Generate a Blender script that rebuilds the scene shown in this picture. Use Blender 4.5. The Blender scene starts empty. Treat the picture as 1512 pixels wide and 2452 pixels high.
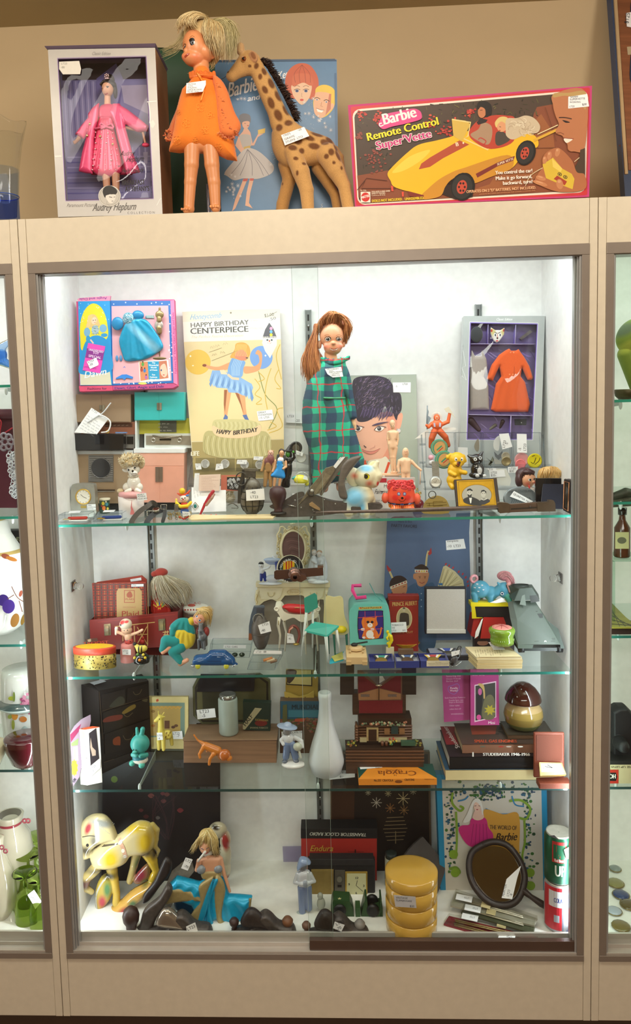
import bpy,math,random
from math import sin,cos
import numpy as np
from mathutils import Vector as V3,geometry
lin=np.linspace
class RN(random.Random):
 u=random.Random.uniform;c=random.Random.choice
def Q2(*a):return[tuple(a[i:i+2])for i in range(0,len(a),2)]
def Q4(*a):return[tuple(a[i:i+4])for i in range(0,len(a),4)]
def Q3(*a):return[tuple(a[i:i+3])for i in range(0,len(a),3)]
SC=bpy.context.scene
# ---------------- camera ----------------
F_,CX,CY=1853.489,695.147,1115.602
CAM=V3((.0326,-1.6631,1.4863))
YAW,PIT,ROL=-.0445,.0918,-.0270
_F=V3((sin(YAW)*cos(PIT),cos(YAW)*cos(PIT),-sin(PIT)))
_R=V3((cos(YAW),-sin(YAW),0));_U=_R.cross(_F)
RX=_R*cos(ROL)+_U*sin(ROL);UX=-_R*sin(ROL)+_U*cos(ROL)
cd=bpy.data.cameras.new('camera');cam=bpy.data.objects.new('camera',cd);SC.collection.objects.link(cam)
cd.sensor_fit='HORIZONTAL';cd.sensor_width=36;cd.lens=F_/1512*36
cd.shift_x=(756-CX)/1512;cd.shift_y=(CY-1226)/1512
cd.clip_start=.01
from mathutils import Matrix
cam.matrix_world=Matrix(((RX.x,UX.x,-_F.x,CAM.x),(RX.y,UX.y,-_F.y,CAM.y),(RX.z,UX.z,-_F.z,CAM.z),(0,0,0,1)))
SC.camera=cam
# ---------------- light ----------------
SC.view_settings.view_transform='Standard';SC.view_settings.look='None';SC.view_settings.gamma=1
SC.view_settings.exposure=.0;SC.view_settings.use_curve_mapping=False
SC.cycles.transparent_max_bounces=40;SC.cycles.max_bounces=10;SC.cycles.sample_clamp_indirect=4
wd=bpy.data.worlds.new('world');SC.world=wd;wd.use_nodes=True
wd.node_tree.nodes['Background'].inputs[0].default_value=(1,.86,.68,1)
wd.node_tree.nodes['Background'].inputs[1].default_value=.25
def area(name,loc,size,power,col,rot=(0,0,0)):
 l=bpy.data.lights.new(name,'AREA');l.shape='RECTANGLE';l.size,l.size_y=size;l.energy=power;l.color=col
 o=bpy.data.objects.new(name,l);o.location=loc;o.rotation_euler=rot;SC.collection.objects.link(o);return o
area('ceiling_panel_light',(-.8,-.85,2.4),(1.1,.4),6,(1,.93,.83))
area('ceiling_panel_light',(.9,-.85,2.4),(1.1,.4),5,(1,.93,.83))
area('ceiling_panel_light',(0,-3.2,2.4),(2.4,.6),70,(1,.95,.89))
for x_ in(-1.3,0,1.3):
 l_=bpy.data.lights.new('room_fill_point','POINT');l_.energy=20;l_.color=(1,.92,.80);l_.shadow_soft_size=.16  # added fill: unseen point sources that brighten the back wall and ceiling
 o_=bpy.data.objects.new('room_fill_point',l_);o_.location=(x_,-.75,2.3);SC.collection.objects.link(o_)
CASE_LIGHT=[]
for cx_,pw_,c_ in((0,4.0,(.90,.96,1)),(-1.22,3.6,(.96,.98,1)),(1.22,2.6,(.8,1,.86))):
 area('showcase_strip_light',(cx_,.085,1.845),(1.1,.05),pw_,c_,(math.radians(12),0,0))
for cx_,pw_,c_ in((0,1.6,(.88,.95,1)),(-1.2185,1.6,(.95,.98,1)),(1.2185,.6,(.8,1,.88))):
 for sx_ in(-1,1):area('post_strip_light',(cx_+sx_*.580,.040,.72),(.008,.95),pw_,c_,(math.radians(90),0,math.radians(sx_*38)))
# ---------------- pixel to world ----------------
def ray(u,v):
 d=_F*F_+RX*(u-CX)-UX*(v-CY)
 return d.normalized()
def onY(u,v,Y):
 d=ray(u,v);return CAM+d*((Y-CAM.y)/d.y)
def onZ(u,v,Z):
 d=ray(u,v);return CAM+d*((Z-CAM.z)/d.z)
def proj(P):
 v=V3(P)-CAM;d=v.dot(_F);return CX+F_*v.dot(RX)/d,CY-F_*v.dot(UX)/d
S1,S2,S3,S0,ST=1.2044,.8446,.5673,.218,1.8736
def sl(h):
 h=h.lstrip('#')
 if len(h)==3:h=''.join(c*2 for c in h)
 r=[]
 for i in(0,2,4):
  c=int(h[i:i+2],16)/255
  r.append(c/12.92 if c<=.04045 else((c+.055)/1.055)**2.4)
 return r
# ---------------- materials ----------------
MATS={}
KIND=dict(matte=(.8,0,.06,60,.1,0),paper=(.6,0,.04,90,.05,0),satin=(.42,0,.05,50,.05,0),gloss=(.16,0,.05,40,.03,.4),porc=(.1,0,.04,50,.02,.6),metal=(.38,.5,.12,80,.1,0),chrome=(.16,.75,.06,60,.03,0),gold=(.3,.55,.1,80,.05,0),cloth=(.85,0,.12,900,.5,0),fuzz=(1,0,.16,500,.8,0),hair=(.4,0,.25,300,.2,0),wood=(.5,0,.3,30,.2,.1),silk=(.34,.15,.1,120,.2,0),skin=(.38,0,.03,50,.02,0),print=(.45,0,.02,50,.0,0),foil=(.32,.35,.06,25,.1,0),iron=(.45,.35,.3,120,.4,0),wall=(.7,0,.03,8,.03,0),leather=(.55,0,.15,400,.4,0))
def mat(kind):
 if kind in MATS:return MATS[kind]
 m=bpy.data.materials.new(kind);m.use_nodes=True;MATS[kind]=m;N,L=m.node_tree.nodes,m.node_tree.links;b=N['Principled BSDF']
 def nd(ty,op=None,ins=(),**k):

  n=N.new('ShaderNode'+ty)
  if op:setattr(n,'operation',op)
  for a,v in k.items():setattr(n,a,v)
  for key,v in(ins.items()if isinstance(ins,dict)else enumerate(ins)):
   if isinstance(v,bpy.types.NodeSocket):L.new(v,n.inputs[key])
   elif v is not None:n.inputs[key].default_value=v
  return n.outputs
 def mth(op,*a):return nd('Math',op,a)[0]
 def st(**k):
  for a,v in k.items():
   s=b.inputs[a.replace('_',' ')]
   if isinstance(v,bpy.types.NodeSocket):L.new(v,s)
   else:s.default_value=v
 col=nd('Attribute',attribute_name='Col')['Color']
 if kind in('clear','glass','haze'):
  N.remove(b);fr=mth('MULTIPLY_ADD',nd('Fresnel',None,[1.45])[0],.75 if kind=='glass'else.8,0 if kind=='glass'else.015)
  fac=mth('MULTIPLY',fr,mth('SUBTRACT',1,nd('NewGeometry')['Backfacing']))
  mx=nd('MixShader',None,[fac,nd('BsdfTransparent',None,[col])[0],nd('BsdfGlossy',None,{'Roughness':.25 if kind=='haze'else.03})[0]])
  L.new(mx[0],N['Material Output'].inputs[0]);return m
 if kind=='realglass':st(Base_Color=col,Transmission_Weight=1,Roughness=.03,IOR=1.3);return m
 if kind=='mirror':st(Base_Color=col,Metallic=1,Roughness=.03);return m
 tc=nd('TexCoord')['Object']
 if kind=='plaid':
  sx=nd('SeparateXYZ',None,[tc]);wob=nd('TexNoise',None,{'Vector':tc,'Scale':18})[0]
  def band(sock,lo,hi):f=mth('FRACT',mth('MULTIPLY_ADD',sock,18,100));return mth('MULTIPLY',mth('GREATER_THAN',f,lo),mth('LESS_THAN',f,hi))
  xx,zz=mth('MULTIPLY_ADD',wob,.03,sx[0]),mth('MULTIPLY_ADD',wob,.02,sx[2]);c=col
  for s,lo,hi,q,k in((xx,0,.42,'#28305c',.75),(zz,0,.4,'#28305c',.72),(xx,.68,.73,'#c8283c',.85),(zz,.66,.71,'#c8283c',.85)):
   c=nd('Mix',None,{0:mth('MULTIPLY',band(s,lo,hi),k),6:c,7:(*sl(q),1)},data_type='RGBA')[2]
  st(Base_Color=c,Roughness=.7);return m
 r,me,na,ns,bp,coat=KIND[kind];v=tc
 if kind in('wood','hair'):v=nd('Mapping',None,{'Vector':tc,'Scale':(.15,1,4)if kind=='wood'else(1,1,.3)})[0]
 nz=nd('TexNoise',None,{'Vector':v,'Scale':ns,'Detail':3})[0]
 st(Base_Color=nd('Mix',None,{0:1,6:col,7:nd('MapRange',None,[nz,.25,.75,1-na,1+na*.5])[0]},data_type='RGBA',blend_type='MULTIPLY')[2],Roughness=r,Metallic=me,Coat_Weight=coat)
 if bp:st(Normal=nd('Bump',None,{'Strength':bp,'Distance':.001,'Height':nz})[0])
 if kind in('cloth','fuzz'):st(Sheen_Weight=.25)
 return m
# ---------------- mesh building ----------------
def crv(P,n=6,closed=True):
 out=[];L=len(P)
 rng=range(L)if closed else range(L-1)
 for i in rng:
  g=(lambda k:P[k%L])if closed else(lambda k:P[min(max(k,0),L-1)])
  p0,p1,p2,p3=g(i-1),g(i),g(i+1),g(i+2)
  for j in range(n):
   t=j/n
   out.append(tuple(.5*((2*b)+(-a+c)*t+(2*a-5*b+4*c-d)*t*t+(-a+3*b-3*c+d)*t**3)for a,b,c,d in zip(p0,p1,p2,p3)))
 if not closed:out.append(tuple(P[-1]))
 return out
TXT={}
def text_mesh(s,sp=1.0):
 if(s,sp)in TXT:return TXT[(s,sp)]
 c=bpy.data.curves.new('t','FONT');c.body=s;c.size=1;c.space_character=sp;c.resolution_u=3
 o=bpy.data.objects.new('t',c);me=bpy.data.meshes.new_from_object(o)
 vs=[(v.co.x,v.co.y)for v in me.vertices];fs=[tuple(p.vertices)for p in me.polygons]
 bpy.data.objects.remove(o);bpy.data.curves.remove(c);bpy.data.meshes.remove(me)
 w=max([v[0]for v in vs],default=0);TXT[(s,sp)]=(vs,fs,w);return TXT[(s,sp)]
class MB:
 def __init__(b):b.v=[];b.f=[];b.c=[];b.sm=[];b.h=.0002;b.vc={}
 def add(b,vs,fs,col,smooth=False):
  o=len(b.v);b.v+=[tuple(x)for x in vs]
  if isinstance(col,str):col=sl(col)
  b.f+=[tuple(i+o for i in f)for f in fs];b.c+=[col]*len(fs)if not(isinstance(col,list)and col and isinstance(col[0],(list,tuple)))else list(col)
  b.sm+=[smooth]*len(fs)
 def step(b):b.h+=.000006;return b.h
 def po(b,m,pts,col,C=0,h=None):
  if C:pts=crv(pts)
  h=b.step()if h is None else h
  t=geometry.tessellate_polygon([[V3((p[0],p[1],0))for p in pts]])
  vs=[m.p(p[0],p[1],h)for p in pts];fs=[]
  for a,c,d in t:
   ar=(pts[c][0]-pts[a][0])*(pts[d][1]-pts[a][1])-(pts[c][1]-pts[a][1])*(pts[d][0]-pts[a][0])
   fs.append((a,c,d)if ar<0 else(a,d,c))
  b.add(vs,fs,col)
 def rect(b,m,u0,v0,u1,v1,col):b.po(m,[(u0,v0),(u1,v0),(u1,v1),(u0,v1)],col)
 def quad(b,m,p,col):b.po(m,p,col)
 def ell(b,m,u,v,ru,rv,col,rot=0,n=20):
  c,s=cos(rot),sin(rot)
  b.po(m,[(u+ru*cos(a)*c-rv*sin(a)*s,v+ru*cos(a)*s+rv*sin(a)*c)for a in[2*math.pi*i/n for i in range(n)]],col)
 def li(b,m,pts,w,col,C=0,tp=0):
  if C:pts=crv(pts,5,False)
  h=b.step();vs=[];fs=[];n=len(pts)
  for i in range(n):
   a=pts[max(i-1,0)];c=pts[min(i+1,n-1)];dx,dy=c[0]-a[0],c[1]-a[1];l=math.hypot(dx,dy)or 1
   k=w/2*(1 if not tp else max(.15,sin(math.pi*i/(n-1))**.6));nx,ny=-dy/l*k,dx/l*k
   vs+=[m.p(pts[i][0]+nx,pts[i][1]+ny,h),m.p(pts[i][0]-nx,pts[i][1]-ny,h)]
   if i:fs.append((2*i-2,2*i,2*i+1,2*i-1))
  b.add(vs,fs,col)
 def tx(b,m,s,u,v,size,col,rot=0,sh=0,al='l',sx=1,W=None,sp=1.0,B=0,flip=False):

  vs,fs,w=text_mesh(s,sp)
  if not vs:return
  k=size/.69
  if W:sx=W/(w*k)
  a=math.radians(rot);c,q=cos(a),sin(a)
  off={'l':0,'c':-w*k*sx/2,'r':-w*k*sx}[al]
  for du in((0,)if not B else(0,B,B/2)):
   h=b.step();P=[]
   for x,y in vs:
    X=off+x*k*sx+y*k*sh+du;Y=-y*k
    P.append(m.p(u+X*c-Y*q,v+X*q+Y*c,h))
   b.add(P,fs,col)
 def scrib(b,m,u,v,w,h,lines,col='#44485a',rot=0,seed=1,th=.9):

  r=RN(seed);a=math.radians(rot);c,q=cos(a),sin(a)
  for i in range(lines):
   y=h*(i+.6)/lines;x=w*.06;end=w*(.6+.35*r.random())
   while x<end:
    n=r.randint(2,4);L=[]
    for j in range(n*2+1):L.append((x+j*h/lines*.16,y+(-1)**j*h/lines*.2*r.u(.4,1)))
    b.li(m,[(u+X*c-Y*q,v+X*q+Y*c)for X,Y in L],th,col);x+=(n*2+2)*h/lines*.16+h/lines*.15
 def pr(b,m,pts,h0,h1,col,C=0,smooth=False,side=None):

  if C:pts=crv(pts)
  ar=sum(pts[i][0]*pts[(i+1)%len(pts)][1]-pts[(i+1)%len(pts)][0]*pts[i][1]for i in range(len(pts)))
  if ar>0:pts=pts[::-1]
  n=len(pts);t=geometry.tessellate_polygon([[V3((p[0],p[1],0))for p in pts]])
  f=[];P=[m.p(p[0],p[1],0)for p in pts];N=m.n
  A=[p+N*h1 for p in P];B=[p+N*h0 for p in P]
  for a,c,e in t:
   s=(pts[c][0]-pts[a][0])*(pts[e][1]-pts[a][1])-(pts[c][1]-pts[a][1])*(pts[e][0]-pts[a][0])
   if s>0:a,c,e=a,e,c
   f+=[(a,c,e),(n+a,n+e,n+c)]
  b.add(A+B,f,col)
  b.add(A+B,[(i,n+i,n+(i+1)%n,(i+1)%n)for i in range(n)],side or col,smooth)
 def bx(b,x0,x1,y0,y1,z0,z1,col):
  v=[(x,y,z)for x in(x0,x1)for y in(y0,y1)for z in(z0,z1)]
  b.add(v,Q4(0,1,3,2,4,6,7,5,0,4,5,1,2,3,7,6,0,2,6,4,1,5,7,3),col)
 def hexa(b,P,col):

  b.add(P,Q4(3,2,1,0,4,5,6,7,0,1,5,4,1,2,6,5,2,3,7,6,3,0,4,7),col)
 def lathe(b,c,prof,col,seg=32,smooth=True,axis=None,sq=1):

  n=len(prof);vs=[];ax=V3(axis or(0,0,1)).normalized()
  t=V3((1,0,0))if abs(ax.x)<.9 else V3((0,1,0));e1=(t-ax*t.dot(ax)).normalized();e2=ax.cross(e1)
  for p in prof:
   for j in range(seg):
    a=2*math.pi*j/seg;vs.append(V3(c)+ax*p[0]+e1*p[1]*cos(a)+e2*p[1]*sq*sin(a))
  fs=[];cs=[];base=sl(col)if isinstance(col,str)else col
  for i in range(n-1):
   k=sl(prof[i][2])if len(prof[i])>2 else base
   for j in range(seg):
    fs.append((i*seg+j,i*seg+(j+1)%seg,(i+1)*seg+(j+1)%seg,(i+1)*seg+j));cs.append(k)
  fs.append(tuple(reversed(range(seg))));cs.append(sl(prof[0][2])if len(prof[0])>2 else base)
  fs.append(tuple(range((n-1)*seg,n*seg)));cs.append(sl(prof[-1][2])if len(prof[-1])>2 else base)
  b.add(vs,fs,cs,smooth)
 def tube(b,pts,r,col,seg=8,smooth=True):
  pts=[V3(p)for p in pts];n=len(pts)
  rr=r if isinstance(r,(list,tuple))else[r]*n;vs=[];pe=None
  for i in range(n):
   t=(pts[min(i+1,n-1)]-pts[max(i-1,0)])
   t=t.normalized()if t.length>0 else V3((0,0,1))
   if pe is None:q=V3((0,1,0))if abs(t.y)<.9 else V3((1,0,0))
   else:q=pe
   e1=(q-t*q.dot(t)).normalized();pe=e1;e2=t.cross(e1)
   for j in range(seg):
    a=2*math.pi*j/seg;vs.append(pts[i]+(e1*cos(a)+e2*sin(a))*rr[i])
  fs=[(i*seg+j,i*seg+(j+1)%seg,(i+1)*seg+(j+1)%seg,(i+1)*seg+j)for i in range(n-1)for j in range(seg)]
  fs+=[tuple(reversed(range(seg))),tuple(range((n-1)*seg,n*seg))]
  b.add(vs,fs,col,smooth)
 def sph(b,c,r,col,seg=12,ring=8,rot=None):

  vs=[];r=r if isinstance(r,(tuple,list))else(r,r,r);c=V3(c)
  for i in range(ring+1):
   p=math.pi*i/ring
   for j in range(seg):
    a=2*math.pi*j/seg;d=V3((r[0]*sin(p)*cos(a),r[1]*sin(p)*sin(a),r[2]*cos(p)))
    if rot:d=Matrix.Rotation(rot,3,'Y')@d
    vs.append(c+d)
  b.add(vs,[(i*seg+j,(i+1)*seg+j,(i+1)*seg+(j+1)%seg,i*seg+(j+1)%seg)for i in range(ring)for j in range(seg)],col,True)
 def torus(b,c,R,r,col,nrm=(0,-1,0),seg=24,s2=8):
  n=V3(nrm).normalized();t=V3((1,0,0))if abs(n.x)<.9 else V3((0,0,1));e1=(t-n*t.dot(n)).normalized();e2=n.cross(e1)
  R=R if isinstance(R,(tuple,list))else(R,R);vs=[];c=V3(c)
  for i in range(seg):
   a=2*math.pi*i/seg;d=e1*cos(a)*R[0]+e2*sin(a)*R[1];dn=d.normalized()
   for j in range(s2):
    q=2*math.pi*j/s2;vs.append(c+d+dn*r*cos(q)+n*r*sin(q))
  b.add(vs,[(i*s2+j,((i+1)%seg)*s2+j,((i+1)%seg)*s2+(j+1)%s2,i*s2+(j+1)%s2)for i in range(seg)for j in range(s2)],col,True)
 def build(b,name,kind,loc=V3((0,0,0)),bev=0):
  me=bpy.data.meshes.new(name);V=np.array([tuple(x)for x in b.v],dtype=np.float64)-np.array(tuple(loc))
  me.from_pydata(V.tolist(),[],b.f)
  ca=me.color_attributes.new('Col','FLOAT_COLOR','CORNER')
  ln=np.array([len(f)for f in b.f]);fc=np.ones((len(b.f),4),np.float32);fc[:,:3]=np.array([c[:3]for c in b.c],np.float32)
  A=np.repeat(fc,ln,axis=0)
  if b.vc:
   li=np.concatenate([np.array(f)for f in b.f]);vcol=np.full((len(b.v),3),-1.,np.float32)
   for off,arr in b.vc.items():vcol[off:off+len(arr)]=arr
   k=vcol[li,0]>=0;A[k,:3]=vcol[li][k]
  ca.data.foreach_set('color',A.ravel())
  me.polygons.foreach_set('use_smooth',np.array(b.sm,bool));me.materials.append(mat(kind));me.update()
  o=bpy.data.objects.new(name,me);SC.collection.objects.link(o)
  if bev:
   md=o.modifiers.new('bevel','BEVEL');md.width=bev;md.segments=2;md.limit_method='ANGLE';md.angle_limit=math.radians(40)
  o.location=loc
  return o
class Pl:

 def __init__(m,o,n,cr=(0,0,1)):
  m.cr=cr;m.o=V3(o);m.n=V3(n).normalized()
  if m.n.dot(CAM-m.o)<0:m.n=-m.n
 def p(m,u,v,h=0):
  d=ray(m.cr[0]+u/m.cr[2],m.cr[1]+v/m.cr[2]);t=(m.o-CAM).dot(m.n)/d.dot(m.n);return CAM+d*t+m.n*h
 def at(m,cr):return Pl(m.o,m.n,cr)
def YP(Y,cr=(0,0,1)):return Pl((0,Y,0),(0,-1,0),cr)
def ZP(Z,cr=(0,0,1)):return Pl((0,0,Z),(0,0,1),cr)
def tri_plane(a,b,c,cr=(0,0,1)):return Pl(a,(b-a).cross(c-a),cr)
class Thing:
 def __init__(t,name,label,cat,Y=None,g=None,base=None,Z=None,group=None,kind=None,cr=(0,0,1),ymax=.30):

  t.cr=cr
  if g:w=onZ(cr[0]+g[0]/cr[2],cr[1]+g[1]/cr[2],g[2]);Y=w.y if g[2]==ST else max(.075,min(w.y,ymax));t.loc=V3((w.x,Y,g[2]))
  t.name,t.label,t.cat,t.group,t.kind=name,label,cat,group,kind
  t.Y=Y;t.parts=[];t.n=V3((0,-1,0))
  if not g:t.loc=V3(base)if base is not None else None
  t.s=None
  if Y is not None:t.s=(Y-CAM.y)/F_/cr[2]
  THINGS.append(t)
 def uv(t,u,v):return t.cr[0]+u/t.cr[2],t.cr[1]+v/t.cr[2]
 def p(t,u,v,h=0):q=onY(*t.uv(u,v),t.Y);q.y-=h;return q
 def q(t,u,v,w=0):q=onY(*t.uv(u,v),t.Y);q.y+=w*t.s;return q
 def mb(t,name,kind='satin',bev=0,par=None,lab=None):
  b=MB();b.h=.0002;t.parts.append((name,kind,b,bev,par,lab));return b
 def vz(t,u,Z,w=0,v=500):

  q=t.q(u,v,w);q.z=Z;q.y-=w*t.s;a=proj(q);return(a[1]-t.cr[1])*t.cr[2]
 def pl(t,w=0):return YP(t.Y+w*t.s,t.cr)
 def tilt(t,a,c,d):

  P=[onY(*t.uv(x[0],x[1]),x[2])for x in(a,c,d)];return tri_plane(*P,t.cr)
 def lathe(t,b,u,prof,col,w=0,**k):

  v0=prof[0][0];c=t.q(u,v0,w);
  b.lathe((c.x,c.y,0),[(t.q(u,x[0],w).z,x[1]*t.s,*x[2:])for x in prof],col,**k)
 def box(t,b,u0,v0,u1,v1,w0,w1,col):

  P=[t.q(u0,v1),t.q(u1,v1),t.q(u1,v0),t.q(u0,v0)];a,c=V3((0,w0*t.s,0)),V3((0,w1*t.s,0))
  b.hexa([P[0]+a,P[1]+a,P[1]+c,P[0]+c,P[3]+a,P[2]+a,P[2]+c,P[3]+c],col)
 def done(t):
  objs=[]
  if t.loc is None:
   A=np.array([tuple(x)for pt in t.parts for x in pt[2].v]);t.loc=V3(((A[:,0].min()+A[:,0].max())/2,(A[:,1].min()+A[:,1].max())/2,A[:,2].min()))
  P=[p for p in t.parts if p[2].v]
  if len(P)==1:
   n,k,b,bev,par,lab=P[0];root=b.build(t.name,k,t.loc,bev)
  else:
   root=bpy.data.objects.new(t.name,None);SC.collection.objects.link(root);root.empty_display_size=.02;root.location=t.loc
   made={}
   for n,k,b,bev,par,lab in P:
    o=b.build(n,k,t.loc,bev);o.location=(0,0,0);o.parent=root if par is None else made[par if isinstance(par,int)else id(par)]
    if lab:o['label']=lab
    if n in STUFF:o['kind']='stuff'
    made[id(b)]=o;made.setdefault(n,o)
  if t.kind:root['kind']=t.kind
  if t.kind=='structure':return root
  root['label']=t.label;root['category']=t.cat
  if t.group:root['group']=t.group
  return root
THINGS=[];STUFF='hair mane fur_topknot sequins buttons bead_collar charms red_beads chain curls flowers beads crown_rays rosette doily pleats slot screw face toy_cars rivet'.split()
def Ty(name,label,cat,cr,Y,*a,**k):return Thing(name,label,cat,Y=Y,cr=cr,**k)
# ---------------- blended organic solids ----------------
class Fig:

 def __init__(f,T,h=1.5,k=2.5):f.T=T;f.h=h*T.cr[2];f.k=k*T.cr[2];f.P=[];f.paint=[];f.cut=[]
 def e(f,u,v,w,ru,rv,rw,col,rot=0,k=None):f.P.append(('e',(u,v,w),(ru,rv,rw),sl(col),math.radians(rot),k));return f
 def c(f,a,ra,b,rb,col,k=None):f.P.append(('c',a,ra,b,rb,sl(col),k));return f
 def pg(f,pts,w,T,col,R=None,C=1,fold=None,tilt=0,k=None):

  q=crv(pts,4)if C else pts;f.P.append(('p',np.array(q,np.float64),w,T,R or T,sl(col),fold,tilt,k));return f
 def ch(f,pts,col,k=None):

  for a,b in zip(pts,pts[1:]):f.c(a[:3],a[3],b[:3],b[3],col,k)
  return f
 def spot(f,u,v,ru,rv,col,rot=0,soft=.15,front=True):f.paint.append((u,v,ru,rv,sl(col),math.radians(rot),soft,front));return f
 def sd(f,p,X):
  if p[0]=='e':
   (u,v,w),(a,b,c),rot=p[1],p[2],p[4]
   x,y,z=X[0]-u,X[1]-v,X[2]-w
   if rot:cs,sn=cos(rot),sin(rot);x,y=x*cs+y*sn,-x*sn+y*cs
   k0=np.sqrt((x/a)**2+(y/b)**2+(z/c)**2);k1=np.sqrt((x/a/a)**2+(y/b/b)**2+(z/c/c)**2)+1e-9
   return k0*(k0-1)/k1
  if p[0]=='p':
   Q,w0,T,R,fold,tilt=p[1],p[2],p[3],p[4],p[6],p[7]
   x,y=X[0]+0*X[1],X[1]+0*X[0];d2=np.full(np.shape(x),1e18);ins=np.zeros(np.shape(x),bool)
   for i in range(len(Q)):
    a,b=Q[i-1],Q[i];ex,ey=b-a;wx,wy=x-a[0],y-a[1]
    t=np.clip((wx*ex+wy*ey)/(ex*ex+ey*ey+1e-9),0,1);d2=np.minimum(d2,(wx-ex*t)**2+(wy-ey*t)**2)
    c=(a[1]>y)!=(b[1]>y);ins^=c&(x<ex*(y-a[1])/(ey if ey else 1e-9)+a[0])
   d=np.sqrt(d2);cy=Q[:,1].mean();q=1-np.minimum(d,R)/R;g=T*np.sqrt(np.maximum(1-q*q,0))
   if fold:
    an=np.arctan2(x-fold[2],y-fold[3]);g=g+fold[0]*np.sin(fold[1]*an)*np.minimum(d/R,1)*np.clip((y-fold[3])/(Q[:,1].max()-fold[3]),0,1)
   zz=np.abs(X[2]-w0-tilt*(y-cy))
   return np.where(ins,(zz-g)*.8,np.sqrt(d2+np.maximum(zz,0)**2*.6))
  a,ra,b,rb=p[1],p[2],p[3],p[4]
  d=[b[i]-a[i]for i in range(3)];l=sum(i*i for i in d)+1e-9
  t=np.clip(((X[0]-a[0])*d[0]+(X[1]-a[1])*d[1]+(X[2]-a[2])*d[2])/l,0,1)
  return np.sqrt((X[0]-a[0]-t*d[0])**2+(X[1]-a[1]-t*d[1])**2+(X[2]-a[2]-t*d[2])**2)-(ra+(rb-ra)*t)
 def bb(f,p):
  if p[0]=='p':
   Q=p[1];hh=abs(p[7])*(Q[:,1].max()-Q[:,1].min())/2+p[3]+(abs(p[6][0])if p[6]else 0)
   return[(Q[:,0].min(),Q[:,0].max()),(Q[:,1].min(),Q[:,1].max()),(p[2]-hh,p[2]+hh)]
  if p[0]=='e':r=max(p[2])if p[4]else None;return[(p[1][i]-(r or p[2][i]),p[1][i]+(r or p[2][i]))for i in range(3)]
  return[(min(p[1][i]-p[2],p[3][i]-p[4]),max(p[1][i]+p[2],p[3][i]+p[4]))for i in range(3)]
 def mesh(f,b,disp=None,kcol=True):
  h=f.h;B=[f.bb(p)for p in f.P];lo=[min(x[i][0]for x in B)-3*h for i in range(3)];hi=[max(x[i][1]for x in B)+3*h for i in range(3)]
  n=[int((hi[i]-lo[i])/h)+2 for i in range(3)];G=[lo[i]+h*np.arange(n[i])for i in range(3)]
  D=np.full(n,1e3,np.float32)
  for p,x in zip(f.P,B):
   k=p[-1]if p[-1]is not None else f.k;mg=2*k+3*h
   sli=tuple(slice(max(0,int((x[i][0]-mg-lo[i])/h)),min(n[i],int((x[i][1]+mg-lo[i])/h)+2))for i in range(3))
   X=np.meshgrid(G[0][sli[0]],G[1][sli[1]],G[2][sli[2]],indexing='ij',sparse=True)
   d=f.sd(p,X);o=D[sli]
   hh=np.maximum(k-np.abs(o-d),0)/k if k>0 else 0
   D[sli]=np.minimum(o,d)-hh*hh*k*.25
  for p in f.cut:
   X=np.meshgrid(*G,indexing='ij',sparse=True);D=np.maximum(D,-f.sd(p,X)).astype(np.float32)
  if disp:X=np.meshgrid(*G,indexing='ij',sparse=True);D=D+disp(*X)
  S=D<0;c=[m-1 for m in n]
  acc=np.zeros((*c,3),np.float32);cnt=np.zeros(c,np.float32)
  def sub(A,o):return A[o[0]:o[0]+c[0],o[1]:o[1]+c[1],o[2]:o[2]+c[2]]
  for ax in range(3):
   o1,o2=[(i,j)for i in(0,1)for j in(0,1)],None
   for i,j in o1:
    a=[0,0,0];q=[x for x in range(3)if x!=ax];a[q[0]],a[q[1]]=i,j;e=list(a);e[ax]=1
    da,de=sub(D,a),sub(D,e);m=(da<0)!=(de<0);t=np.where(m,da/np.where(m,da-de,1),0)
    for x in range(3):acc[...,x]+=np.where(m,(t if x==ax else a[x]),0)
    cnt+=m
  act=cnt>0;idx=np.full(c,-1,np.int64);idx[act]=np.arange(act.sum());ii=np.argwhere(act)
  pos=(ii+acc[act]/cnt[act][:,None])*h+np.array(lo)
  fs=[]
  for ax in range(3):
   q=Q2(1,2,2,0,0,1)[ax]
   a=[slice(None)]*3;e=[slice(None)]*3;a[ax]=slice(0,-1);e[ax]=slice(1,None)
   m=S[tuple(a)]!=S[tuple(e)];I=np.argwhere(m)
   I=I[(I[:,q[0]]>0)&(I[:,q[1]]>0)&(I[:,q[0]]<c[q[0]])&(I[:,q[1]]<c[q[1]])&(I[:,ax]<c[ax])]
   fl=S[tuple(I.T)]
   def at(d0,d1):
    J=I.copy();J[:,q[0]]-=d0;J[:,q[1]]-=d1;return idx[tuple(J.T)]
   Q=np.stack([at(1,1),at(0,1),at(0,0),at(1,0)],1);Q[~fl]=Q[~fl][:,::-1]
   fs.append(Q[(Q>=0).all(1)])
  Fc=np.concatenate(fs)
  col=np.zeros((len(pos),3),np.float32);best=np.full(len(pos),1e9);X=pos.T
  for p in f.P:
   d=f.sd(p,X);cc=p[3]if p[0]=='e'else p[5];m=d<best;best[m]=d[m];col[m]=cc
  if f.paint:
   for(u,v,ru,rv,cc,rot,soft,front)in f.paint:
    x,y=X[0]-u,X[1]-v;cs,sn=cos(rot),sin(rot);x,y=x*cs+y*sn,-x*sn+y*cs
    k=np.sqrt((x/ru)**2+(y/rv)**2);m=np.clip((1+soft-k)/(soft*2+1e-6),0,1)
    near=k<1+soft
    if front and near.any():w=X[2][near];md=(w.min()+w.max())/2;m=m*(X[2]<md)
    col=col*(1-m[:,None])+np.array(cc)*m[:,None]
  T=f.T;o=onY(CX,CY,T.Y)
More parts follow.
